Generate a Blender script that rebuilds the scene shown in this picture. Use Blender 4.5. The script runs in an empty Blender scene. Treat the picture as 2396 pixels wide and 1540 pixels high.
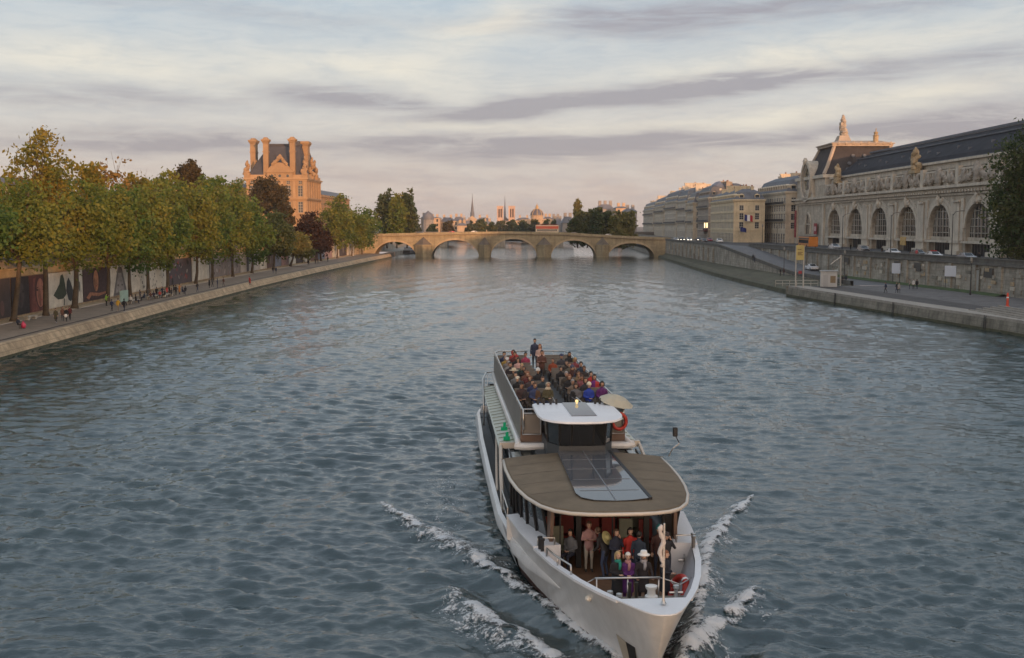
import bpy, bmesh, math, random
import numpy as np
from mathutils import Vector, Matrix, noise as mnoise
from math import sin, cos, tan, pi, radians, sqrt, exp, atan2

random.seed(7)
RNG = np.random.default_rng(11)
SC = bpy.context.scene
COL = SC.collection

# ------------------------------------------------------------------ camera, sky, sun, exposure
FPX = 2619.0                      # focal length in units of a 2396 wide picture
TH = math.atan(245.0 / FPX)       # downward tilt
CZ = 13.0                         # eye height above the water
cam_d = bpy.data.cameras.new('camera')
cam = bpy.data.objects.new('camera', cam_d)
COL.objects.link(cam)
cam.location = (0, 0, CZ)
cam.rotation_euler = (pi / 2 - TH, 0, 0)
cam_d.sensor_width = 36
cam_d.lens = 36 * FPX / 2396
cam_d.clip_end = 20000
cam_d.clip_start = 0.1
SC.camera = cam

SUN_AZ = radians(24)              # to the right of straight behind the camera
SUN_EL = radians(5.2)
TOSUN = Vector((sin(SUN_AZ) * cos(SUN_EL), -cos(SUN_AZ) * cos(SUN_EL), sin(SUN_EL)))
sd = bpy.data.lights.new('sun', 'SUN')
sd.energy = 2.3
sd.angle = radians(0.5)
sd.color = (1.0, 0.50, 0.235)
so = bpy.data.objects.new('sun', sd)
COL.objects.link(so)
so.rotation_euler = TOSUN.to_track_quat('Z', 'Y').to_euler()

SC.view_settings.view_transform = 'Standard'
SC.view_settings.look = 'None'
SC.view_settings.exposure = 0.72
SC.view_settings.gamma = 1.0
SC.cycles.max_bounces = 6
SC.cycles.diffuse_bounces = 2
SC.cycles.glossy_bounces = 3
SC.cycles.transmission_bounces = 3
SC.cycles.transparent_max_bounces = 12
SC.cycles.caustics_reflective = False
SC.cycles.caustics_refractive = False
SC.cycles.use_denoising = True
SC.cycles.sample_clamp_indirect = 6


class NT:
    """small helper for writing node trees"""
    def __init__(s, tree):
        s.t = tree
    def n(s, typ, ins=None, **props):
        nd = s.t.nodes.new(typ)
        for k, v in props.items():
            setattr(nd, k, v)
        if ins:
            for k, v in ins.items():
                s.set(nd.inputs[k], v)
        return nd
    def set(s, sock, v):
        if hasattr(v, 'is_output') or isinstance(v, bpy.types.NodeSocket):
            s.t.links.new(v, sock)
        else:
            if isinstance(v, (tuple, list)) and len(v) == 3 and sock.type == 'RGBA':
                v = (*v, 1)
            sock.default_value = v
    def m(s, op, a, b=None, c=None, clamp=False):
        nd = s.t.nodes.new('ShaderNodeMath')
        nd.operation = op
        nd.use_clamp = clamp
        s.set(nd.inputs[0], a)
        if b is not None: s.set(nd.inputs[1], b)
        if c is not None: s.set(nd.inputs[2], c)
        return nd.outputs[0]
    def mix(s, fac, a, b, mode='MIX'):
        nd = s.t.nodes.new('ShaderNodeMix')
        nd.data_type = 'RGBA'
        nd.blend_type = mode
        s.set(nd.inputs[0], fac)
        s.set(nd.inputs[6], a)
        s.set(nd.inputs[7], b)
        return nd.outputs[2]
    def ramp(s, fac, stops, interp='LINEAR'):
        nd = s.t.nodes.new('ShaderNodeValToRGB')
        cr = nd.color_ramp
        cr.interpolation = interp
        while len(cr.elements) < len(stops):
            cr.elements.new(0.5)
        for e, (p, c) in zip(cr.elements, stops):
            e.position = p
            e.color = (*c, 1) if len(c) == 3 else c
        s.set(nd.inputs[0], fac)
        return nd.outputs[0]
    def noise(s, vec, scale, detail=4, rough=0.55, dist=0.0, out=0):
        nd = s.n('ShaderNodeTexNoise', {'Scale': scale, 'Detail': detail, 'Roughness': rough, 'Distortion': dist})
        if vec is not None: s.set(nd.inputs['Vector'], vec)
        return nd.outputs[out]
    def mapping(s, vec, scale=(1, 1, 1), loc=(0, 0, 0), rot=(0, 0, 0)):
        nd = s.n('ShaderNodeMapping')
        s.set(nd.inputs['Vector'], vec)
        nd.inputs['Scale'].default_value = scale
        nd.inputs['Location'].default_value = loc
        nd.inputs['Rotation'].default_value = rot
        return nd.outputs[0]


def build_world():
    w = bpy.data.worlds.new('World')
    SC.world = w
    w.use_nodes = True
    t = w.node_tree
    t.nodes.clear()
    N = NT(t)
    sky = N.n('ShaderNodeTexSky', sky_type='NISHITA')
    sky.sun_disc = False
    sky.sun_elevation = SUN_EL
    sky.sun_rotation = pi - SUN_AZ
    sky.air_density = 1.0
    sky.dust_density = 2.0
    sky.ozone_density = 1.5
    d = N.n('ShaderNodeTexCoord').outputs['Generated']
    sep = N.n('ShaderNodeSeparateXYZ', {0: d})
    dx, dy, dz = sep.outputs
    az = N.m('ARCTAN2', dx, dy)
    el = N.m('ARCSINE', dz)
    deg = 180 / pi
    azd = N.m('MULTIPLY', az, deg)
    eld = N.m('MULTIPLY', el, deg)
    cv = N.n('ShaderNodeCombineXYZ', {0: azd, 1: eld}).outputs[0]
    # warp
    wn = N.noise(N.mapping(cv, (0.07, 0.28, 1)), 1.0, 4, 0.55, out=1)
    wsep = N.n('ShaderNodeSeparateColor', {0: wn})
    wx = N.m('MULTIPLY', N.m('SUBTRACT', wsep.outputs[0], 0.5), 7.0)
    wy = N.m('MULTIPLY', N.m('SUBTRACT', wsep.outputs[1], 0.5), 2.1)
    U = N.m('ADD', azd, wx)
    V = N.m('ADD', eld, wy)
    fine = N.noise(N.mapping(cv, (0.17, 1.45, 1), (3, 7, 0), (0, 0, .04)), 1.0, 6, 0.66, 0.6)
    fine2 = N.noise(N.mapping(cv, (0.22, 0.60, 1), (9, 2, 0), (0, 0, 0.10)), 1.0, 8, 0.62, 0.8)

    def streak(u, v, ru, rv, slope, amp):
        a0 = math.degrees(math.atan((u - 1198) / FPX))
        e0 = math.degrees(math.atan((525 - v) / FPX))
        ra = math.degrees(ru / FPX)
        rb = math.degrees(rv / FPX)
        du = N.m('SUBTRACT', U, a0)
        dv = N.m('SUBTRACT', V, e0)
        dv = N.m('MULTIPLY_ADD', du, slope, dv)
        q = N.m('ADD', N.m('POWER', N.m('ABSOLUTE', N.m('DIVIDE', du, ra)), 2.0), N.m('POWER', N.m('ABSOLUTE', N.m('DIVIDE', dv, rb)), 2.0))
        return N.m('MULTIPLY', N.m('EXPONENT', N.m('MULTIPLY', q, -1.0)), amp)

    def total(lst):
        acc = None
        for e in lst:
            s_ = streak(*e)
            acc = s_ if acc is None else N.m('ADD', acc, s_)
        return acc
    mauve = total([(1560, 220, 430, 20, -0.10, 1.9), (1190, 260, 130, 14, -0.06, 1.2), (840, 242, 190, 26, 0.08, 1.3),
                   (1350, 342, 700, 24, -0.02, 1.5), (1330, 378, 330, 14, 0, .6), (330, 350, 330, 24, 0.0, .85),
                   (2260, 302, 260, 40, -0.12, 1.0), (1950, 25, 560, 34, -0.04, .75), (1480, 62, 250, 40, 0.02, .6),
                   (2060, 190, 160, 16, -0.12, .45), (180, 250, 360, 34, 0.0, .6), (2330, 165, 130, 40, -0.2, .4),
                   (500, 40, 420, 26, 0.06, .35), (900, 420, 500, 16, 0.0, .35)])
    cream = total([(1130, 75, 150, 55, -0.3, .9), (190, 160, 300, 40, 0.0, .8), (1850, 150, 460, 40, -0.12, .75),
                   (2150, 235, 260, 26, -0.12, .8), (1100, 300, 330, 16, 0, .45), (900, 180, 260, 36, 0.1, .6),
                   (1750, 290, 300, 22, -0.05, .6), (560, 200, 260, 36, 0, .35), (2000, 350, 260, 18, -0.05, .4)])
    elc = N.m('DIVIDE', eld, 90.0, clamp=True)
    K = 10.0
    def c(r, g, b): return (r * K, g * K, b * K)
    base = N.ramp(elc, [(0.0, (.36, .30, .28)), (0.018, (.42, .345, .315)), (0.045, (.415, .375, .36)), (0.08, (.395, .40, .41)), (0.125, (.33, .385, .435)),
                        (0.25, (.30, .37, .445)), (0.5, (.265, .34, .43)), (1.0, (.27, .345, .44))])
    base = N.mix(1.0, base, (K, K, K), 'MULTIPLY')
    cr = N.m('MULTIPLY', cream, N.m('MULTIPLY_ADD', fine2, 2.6, -0.42), clamp=True)
    col = N.mix(N.m('MULTIPLY', cr, 0.9, clamp=True), base, c(.63, .565, .46))
    # thin blue gaps and general wisps high up
    gap = N.ramp(fine2, [(0.40, (0, 0, 0)), (0.66, (1, 1, 1))])
    hi = N.m('MULTIPLY', gap, 0.30)
    col = N.mix(hi, col, c(.50, .485, .46))
    fine3 = N.noise(N.mapping(cv, (0.42, 2.4, 1), (1, 5, 0), (0, 0, -.06)), 1.0, 6, 0.68, 0.7)
    col = N.mix(N.m('MULTIPLY', N.ramp(fine3, [(.42, (0, 0, 0)), (.64, (1, 1, 1))]), 0.16), col, c(.56, .53, .49))
    col = N.mix(N.m('MULTIPLY', N.ramp(fine3, [(.34, (1, 1, 1)), (.52, (0, 0, 0))]), 0.20), col, c(.30, .325, .375))
    mv = N.m('MULTIPLY', mauve, N.m('MULTIPLY_ADD', fine, 3.2, -0.72), clamp=True)
    col = N.mix(N.m('MULTIPLY', mv, 0.86, clamp=True), col, c(.235, .215, .245))
    # bright warm western sky around the sun (behind the viewer)
    caz = N.m('COSINE', N.m('SUBTRACT', az, pi - SUN_AZ))
    glow = N.m('MULTIPLY', N.m('POWER', N.m('MAXIMUM', N.m('MULTIPLY_ADD', caz, 0.5, 0.5), 0.0), 5.0),
               N.m('EXPONENT', N.m('MULTIPLY', N.m('ABSOLUTE', eld), -0.045)))
    col = N.mix(N.m('MULTIPLY', glow, 1.0, clamp=True), col, c(3.0, 2.05, 1.38))
    skyc = N.mix(1.0, sky.outputs[0], (0.9, 0.9, 0.9), 'MULTIPLY')
    col = N.mix(0.16, col, skyc)
    bg = N.n('ShaderNodeBackground', {0: col, 1: 0.1})
    out = N.n('ShaderNodeOutputWorld')
    t.links.new(bg.outputs[0], out.inputs[0])


build_world()

# ------------------------------------------------------------------ helpers
CT, ST = cos(TH), sin(TH)

def ray(u, v):
    x = (u - 1198) / FPX
    y = (770 - v) / FPX
    return Vector((x, CT + y * ST, -ST + y * CT))

def gp(u, v, z=0.0):
    d = ray(u, v)
    t = (z - CZ) / d.z
    return Vector((d.x * t, d.y * t, z))

def at(u, v, Y):
    d = ray(u, v)
    t = Y / d.y
    return Vector((d.x * t, Y, CZ + d.z * t))

def ux(u, Y):
    return at(u, 525, Y).x

def vz(v, Y):
    return at(1198, v, Y).z


class MB:
    def __init__(s):
        s.v = []; s.f = []; s.m = []
    def add(s, vs, fs, m=0):
        o = len(s.v)
        s.v.extend([tuple(p) for p in vs])
        for f in fs:
            s.f.append([i + o for i in f])
            s.m.append(m)
        return s
    def box(s, x0, x1, y0, y1, z0, z1, m=0):
        vs = [(x0, y0, z0), (x1, y0, z0), (x1, y1, z0), (x0, y1, z0), (x0, y0, z1), (x1, y0, z1), (x1, y1, z1), (x0, y1, z1)]
        return s.add(vs, [(3, 2, 1, 0), (4, 5, 6, 7), (0, 1, 5, 4), (1, 2, 6, 5), (2, 3, 7, 6), (3, 0, 4, 7)], m)
    def hexa(s, b4, t4, m=0):
        return s.add(list(b4) + list(t4), [(3, 2, 1, 0), (4, 5, 6, 7), (0, 1, 5, 4), (1, 2, 6, 5), (2, 3, 7, 6), (3, 0, 4, 7)], m)
    def cbox(s, c, sz, rz=0.0, m=0, rx=0.0, ry=0.0):
        M = Matrix.Rotation(rz, 3, 'Z') @ Matrix.Rotation(ry, 3, 'Y') @ Matrix.Rotation(rx, 3, 'X')
        hx, hy, hz = sz[0] / 2, sz[1] / 2, sz[2] / 2
        vs = []
        for z in (-hz, hz):
            for (x, y) in ((-hx, -hy), (hx, -hy), (hx, hy), (-hx, hy)):
                vs.append(M @ Vector((x, y, z)) + Vector(c))
        return s.add(vs, [(3, 2, 1, 0), (4, 5, 6, 7), (0, 1, 5, 4), (1, 2, 6, 5), (2, 3, 7, 6), (3, 0, 4, 7)], m)
    def slab(s, pts, vec, m=0):
        """extrude a planar polygon by a vector"""
        n = len(pts)
        vec = Vector(vec)
        a = [Vector(p) for p in pts]
        b = [p + vec for p in a]
        fs = [tuple(range(n))[::-1], tuple(range(n, 2 * n))]
        for i in range(n):
            j = (i + 1) % n
            fs.append((i, j, n + j, n + i))
        return s.add(a + b, fs, m)
    def prism(s, pts2, z0, z1, m=0):
        return s.slab([(x, y, z0) for x, y in pts2], (0, 0, z1 - z0), m)
    def loft(s, rings, m=0, closed=True, cap=True):
        n = len(rings[0])
        vs = [p for r in rings for p in r]
        fs = []
        for i in range(len(rings) - 1):
            for j in range(n if closed else n - 1):
                k = (j + 1) % n
                fs.append((i * n + j, i * n + k, (i + 1) * n + k, (i + 1) * n + j))
        if cap:
            fs.append(tuple(range(n))[::-1])
            fs.append(tuple((len(rings) - 1) * n + j for j in range(n)))
        return s.add(vs, fs, m)
    def tube(s, path, r, n=8, m=0, cap=True, flat=1.0):
        path = [Vector(p) for p in path]
        k = len(path)
        rr = [r] * k if isinstance(r, (int, float)) else list(r)
        rings = []
        up = None
        for i, p in enumerate(path):
            if i == 0: t = path[1] - path[0]
            elif i == k - 1: t = path[-1] - path[-2]
            else: t = (path[i + 1] - path[i]).normalized() + (path[i] - path[i - 1]).normalized()
            t = t.normalized() if t.length > 1e-9 else Vector((0, 0, 1))
            if up is None:
                ref = Vector((0, 0, 1)) if abs(t.z) < 0.9 else Vector((1, 0, 0))
                a = ref.cross(t).normalized()
            else:
                a = (up - t * up.dot(t))
                a = a.normalized() if a.length > 1e-6 else Vector((1, 0, 0))
            up = a
            b = t.cross(a)
            rings.append([p + (a * cos(2 * pi * j / n) + b * sin(2 * pi * j / n) * flat) * rr[i] for j in range(n)])
        return s.loft(rings, m, True, cap)
    def lathe(s, prof, c=(0, 0, 0), n=16, m=0):
        c = Vector(c)
        rings = [[c + Vector((r * cos(2 * pi * j / n), r * sin(2 * pi * j / n), z)) for j in range(n)] for r, z in prof]
        return s.loft(rings, m, True, True)
    def ell(s, c, r, n=12, k=8, m=0, M=None):
        c = Vector(c)
        rings = []
        for i in range(k + 1):
            a = -pi / 2 + pi * i / k
            rr = max(cos(a), 0.02)
            ring = []
            for j in range(n):
                p = Vector((r[0] * rr * cos(2 * pi * j / n), r[1] * rr * sin(2 * pi * j / n), r[2] * sin(a)))
                if M is not None: p = M @ p
                ring.append(c + p)
            rings.append(ring)
        return s.loft(rings, m, True, True)
    def blob(s, c, r, seed, amp=0.25, n=9, k=6, m=0):
        """lumpy ellipsoid, for carved stone groups"""
        o = len(s.v)
        s.ell(c, r, n, k, m)
        c = Vector(c)
        for i in range(o, len(s.v)):
            p = Vector(s.v[i])
            q = p - c
            f = 1 + amp * mnoise.noise(p * (1.2 / max(min(r), .05)) + Vector((seed * 3.1, seed, 0)))
            s.v[i] = tuple(c + q * f)
        return s
    def build(s, name, mats, parent=None, smooth=False, bevel=0.0):
        me = bpy.data.meshes.new(name)
        me.from_pydata(s.v, [], s.f)
        if not isinstance(mats, (list, tuple)): mats = [mats]
        for mt in mats: me.materials.append(mt)
        if len(mats) > 1:
            me.polygons.foreach_set('material_index', s.m)
        bm = bmesh.new()
        bm.from_mesh(me)
        bmesh.ops.recalc_face_normals(bm, faces=bm.faces)
        bm.to_mesh(me)
        bm.free()
        if smooth:
            me.polygons.foreach_set('use_smooth', [True] * len(me.polygons))
            if smooth != 'all':
                try:
                    me.set_sharp_from_angle(angle=radians(42))
                except Exception:
                    pass
        me.update()
        o = bpy.data.objects.new(name, me)
        COL.objects.link(o)
        if parent is not None: o.parent = parent
        if bevel > 0:
            b = o.modifiers.new('bevel', 'BEVEL')
            b.width = bevel
            b.segments = 2
            b.limit_method = 'ANGLE'
        return o


def tag(o, label=None, cat=None, group=None, kind=None):
    if label: o['label'] = label
    if cat: o['category'] = cat
    if group: o['group'] = group
    if kind: o['kind'] = kind
    return o

def thing(name, label, cat, loc=(0, 0, 0), rz=0.0, group=None):
    o = bpy.data.objects.new(name, None)
    COL.objects.link(o)
    o.empty_display_size = 0.3
    o.location = loc
    o.rotation_euler = (0, 0, rz)
    return tag(o, label, cat, group)

def struct(o):
    o['kind'] = 'structure'
    return o

def dup(root, loc=None, rz=None, label=None, group=None, scale=None):
    r = root.copy()
    COL.objects.link(r)
    if loc is not None: r.location = loc
    if rz is not None: r.rotation_euler = (0, 0, rz)
    if scale is not None: r.scale = (scale,) * 3 if isinstance(scale, (int, float)) else scale
    if label: r['label'] = label
    if group: r['group'] = group
    for ch in list(root.children):
        c = ch.copy()
        COL.objects.link(c)
        c.parent = r
        for g in list(ch.children):
            e = g.copy()
            COL.objects.link(e)
            e.parent = c
    return r

def part_copy(src, parent, loc):
    c = src.copy()
    COL.objects.link(c)
    c.parent = parent
    c.location = loc
    return c

# ------------------------------------------------------------------ materials
MATS = {}

def mat(name, base, rough=0.7, var=0.18, scale=0.6, bump=0.0, bscale=8.0, metal=0.0, spec=0.5, streak=0.0, streak_col=None,
        emit=None, estr=0.0, coat=0.0, brick=None, sub=0.0):
    if name in MATS: return MATS[name]
    m = bpy.data.materials.new(name)
    m.use_nodes = True
    t = m.node_tree
    t.nodes.clear()
    N = NT(t)
    out = N.n('ShaderNodeOutputMaterial')
    bs = N.n('ShaderNodeBsdfPrincipled')
    t.links.new(bs.outputs[0], out.inputs[0])
    co = N.n('ShaderNodeTexCoord').outputs['Object']
    if var > 0:
        nz = N.noise(co, scale, 6, 0.6)
        nz2 = N.noise(co, scale * 6.3, 3, 0.6)
        f = N.m('MULTIPLY_ADD', nz2, 0.35, N.m('MULTIPLY', nz, 0.75))
        lo = tuple(max(0, b * (1 - var * 1.6)) for b in base)
        hi = tuple(min(1, b * (1 + var * 1.1)) for b in base)
        col = N.ramp(f, [(0.32, lo), (0.72, hi)])
    else:
        col = (*base, 1)
    if brick:
        bw, bh, mortar = brick
        bt = N.n('ShaderNodeTexBrick', {'Scale': 1.0, 'Mortar Size': mortar, 'Brick Width': bw, 'Row Height': bh, 'Color1': (1, 1, 1, 1), 'Color2': (.74, .72, .7, 1), 'Mortar': (.38, .36, .34, 1)})
        geo = N.n('ShaderNodeNewGeometry')
        sp = N.n('ShaderNodeSeparateXYZ', {0: co})
        hx = N.m('ADD', sp.outputs[0], sp.outputs[1])
        cb = N.n('ShaderNodeCombineXYZ', {0: hx, 1: sp.outputs[2]}).outputs[0]
        t.links.new(cb, bt.inputs['Vector'])
        col = N.mix(0.8, col, bt.outputs[0], 'MULTIPLY')
    if streak > 0:
        sc_ = streak_col or tuple(b * 0.35 for b in base)
        sn = N.noise(N.mapping(co, (1.1, 1.1, 0.10)), 1.0, 6, 0.65)
        sf = N.m('MULTIPLY', N.ramp(sn, [(0.48, (0, 0, 0)), (0.70, (1, 1, 1))]), streak)
        col = N.mix(sf, col, sc_)
    N.set(bs.inputs['Base Color'], col)
    bs.inputs['Roughness'].default_value = rough
    bs.inputs['Metallic'].default_value = metal
    bs.inputs['Specular IOR Level'].default_value = spec
    if coat: bs.inputs['Coat Weight'].default_value = coat
    if emit:
        bs.inputs['Emission Color'].default_value = (*emit, 1)
        bs.inputs['Emission Strength'].default_value = estr
    if bump > 0:
        bn = N.noise(co, bscale, 5, 0.6)
        bp = N.n('ShaderNodeBump', {'Strength': bump, 'Distance': 0.05, 'Height': bn})
        t.links.new(bp.outputs[0], bs.inputs['Normal'])
    MATS[name] = m
    return m

def glass_mat(name, tint, rough=0.04, var=0.0):
    """dark window glass: mirror-like surface over a dark room"""
    return mat(name, tint, rough, var, 0.5, spec=0.6)
# ------------------------------------------------------------------ river water
BOAT_LOC = Vector((4.04, 28.55, 0))
BOAT_RZ = math.atan(0.072)

def boat_to_world(s, t, z=0.0):
    c, si = cos(BOAT_RZ), sin(BOAT_RZ)
    return Vector((BOAT_LOC.x + s * c - t * si, BOAT_LOC.y + s * si + t * c, z))

# bow wave crests, world plan coordinates
WAKES = [
    ([(3.7, 30.2), (2.45, 33.6), (1.1, 36.8), (-0.2, 39.6), (-1.9, 43.4), (-3.7, 46.8), (-6.0, 50.6)], 0.62, 1.0),
    ([(3.0, 29.8), (2.0, 31.4), (1.0, 33.0), (-0.2, 34.8), (-1.5, 36.9), (-2.2, 38.2)], 0.85, 0.95),
    ([(4.9, 31.2), (6.0, 35.2), (7.0, 40.0), (8.0, 44.4), (9.6, 48.4), (11.4, 52.0)], 0.66, 1.0),
    ([(4.6, 30.4), (5.4, 32.4), (6.4, 34.6), (7.6, 36.8), (8.7, 38.8)], 0.75, 0.95),
]

def wake_field(X, Y):
    """height and foam density of the bow waves"""
    h = np.zeros_like(X)
    d0 = np.full_like(X, 99.0)
    for pts, wdt, amp in WAKES:
        best = np.full_like(X, 1e9)
        frac = np.zeros_like(X)
        sgn = np.zeros_like(X)
        n = len(pts) - 1
        for i in range(n):
            ax, ay = pts[i]
            bx, by = pts[i + 1]
            ex, ey = bx - ax, by - ay
            L2 = ex * ex + ey * ey
            tt = np.clip(((X - ax) * ex + (Y - ay) * ey) / L2, 0, 1)
            qx, qy = X - (ax + tt * ex), Y - (ay + tt * ey)
            dd = np.sqrt(qx * qx + qy * qy)
            up = dd < best
            best = np.where(up, dd, best)
            frac = np.where(up, (i + tt) / n, frac)
            sgn = np.where(up, np.sign(ex * qy - ey * qx), sgn)
        sd = best * sgn
        fade = 1 - 0.55 * frac
        h += amp * fade * 0.20 * np.exp(-(best / 0.8) ** 2)
        h += amp * 0.14 * fade * np.cos(best * 2.3 + 0.6) * np.exp(-(best / 3.4) ** 2)
        d0 = np.minimum(d0, best / (wdt * 0.56 * (0.7 + 0.9 * frac) * np.clip((1.04 - frac) * 3.2, .12, 1)))
    return h, d0

def water_height(X, Y, spacing):
    r = np.random.default_rng(5)
    h = np.zeros_like(X)
    for i in range(74):
        lam = 0.30 * (8.0 ** (i / 73.0))         # 0.3 .. 2.4 m
        th = r.normal(1.35, 0.50)                  # mean travel direction, spread
        k = 2 * pi / lam
        ph = r.uniform(0, 2 * pi)
        amp = 0.0074 * lam ** 0.78
        att = np.clip((lam / spacing - 2.0) / 1.6, 0, 1)
        arg = k * (X * cos(th) + Y * sin(th)) + ph + 0.9 * np.sin(X * .11 + Y * .07 + i) + 0.8 * np.sin(X * .63 - Y * .47 + 2.1 * i)
        s_ = np.sin(arg)
        h += amp * att * (s_ + 0.30 * np.cos(2 * arg + 1.2 * np.sin(X * .9 + i)))
    # patches of stronger and weaker chop
    g = 0.98 + 0.30 * np.sin(X * 0.10 + 0.6 * np.sin(Y * 0.06)) * np.sin(Y * 0.055 + 1.3) + 0.12 * np.sin(X * .31 - Y * .23)
    h *= g
    # smoother ribbon of water left behind by the boat
    xc = 1.2 - 0.034 * (Y - 60)
    h *= 1 - 0.5 * np.exp(-((X - xc) / (3.5 + 0.018 * Y)) ** 2) * np.clip((Y - 70) / 40, 0, 1)
    # smooth long boat wakes running down the river
    wk = 0.10 * np.sin((X - 0.42 * Y) * 0.62 + 0.7 * np.sin(Y * 0.05)) * np.exp(-((X + 14) / 14) ** 2)
    wk += 0.09 * np.sin((X + 0.40 * Y) * 0.60) * np.exp(-((X - 24) / 12) ** 2)
    h += wk * np.clip(3.0 / spacing, 0, 1)
    # turbulent water close beside and behind the boat
    return h

def make_water():
    ys = [17.0]
    while ys[-1] < 900:
        ys.append(ys[-1] * 1.0032)
    ys = np.array(ys)
    xs = np.concatenate([np.linspace(-58, -21, 230, endpoint=False), np.linspace(-21, 21, 490, endpoint=False), np.linspace(21, 74, 300)])
    X, Y = np.meshgrid(xs, ys)
    sp = np.maximum(Y * 0.0032, np.where(np.abs(X) < 21, 0.086, 0.165))
    H = water_height(X, Y, sp)
    wh, d0 = wake_field(X, Y)
    H = H + wh
    rr, cc = X.shape
    co = np.stack([X, Y, H], -1).reshape(-1, 3).astype(np.float32)
    idx = np.arange(rr * cc).reshape(rr, cc)
    q = np.stack([idx[:-1, :-1], idx[:-1, 1:], idx[1:, 1:], idx[1:, :-1]], -1).reshape(-1, 4)
    me = np_mesh('water', co, q)
    o = bpy.data.objects.new('water', me)
    COL.objects.link(o)
    m = bpy.data.materials.new('river_water')
    m.use_nodes = True
    t = m.node_tree
    t.nodes.clear()
    N = NT(t)
    out = N.n('ShaderNodeOutputMaterial')
    bs = N.n('ShaderNodeBsdfPrincipled')
    t.links.new(bs.outputs[0], out.inputs[0])
    pos = N.n('ShaderNodeNewGeometry').outputs['Position']
    n1 = N.noise(N.mapping(pos, (1.0, 1.6, 1)), 2.9, 4, 0.62, 0.3)
    n2 = N.noise(N.mapping(pos, (0.55, 1.0, 1), (5, 0, 0), (0, 0, .35)), 0.75, 2, 0.55, 0.4)
    hh = N.m('ADD', N.m('MULTIPLY', n1, 0.042), N.m('MULTIPLY', n2, 0.060))
    bp = N.n('ShaderNodeBump', {'Strength': 1.0, 'Distance': 1.0, 'Height': hh})
    t.links.new(bp.outputs[0], bs.inputs['Normal'])
    murk = N.noise(pos, 0.05, 3, 0.5)
    N.set(bs.inputs['Base Color'], N.ramp(murk, [(0.35, (.007, .028, .033)), (0.7, (.012, .034, .034))]))
    bs.inputs['Roughness'].default_value = 0.035
    bs.inputs['IOR'].default_value = 1.88
    me.materials.append(m)
    struct(o)
    return o

def np_mesh(name, co, quads, smooth=True):
    me = bpy.data.meshes.new(name)
    nv, nf = len(co), len(quads)
    k = quads.shape[1]
    me.vertices.add(nv)
    me.vertices.foreach_set('co', np.ascontiguousarray(co, dtype=np.float32).ravel())
    me.loops.add(nf * k)
    me.loops.foreach_set('vertex_index', np.ascontiguousarray(quads, dtype=np.int32).ravel())
    me.polygons.add(nf)
    me.polygons.foreach_set('loop_start', np.arange(0, nf * k, k, dtype=np.int32))
    if smooth:
        me.polygons.foreach_set('use_smooth', np.ones(nf, dtype=bool))
    me.update(calc_edges=True)
    return me

make_water()
# river bed / deep water under and beyond the modelled surface
b = MB()
b.add([(-200, 880, 0.0), (200, 880, 0.0), (200, 2600, 0.0), (-200, 2600, 0.0)], [(0, 1, 2, 3)])
struct(b.build('far_water', bpy.data.materials['river_water']))

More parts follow.
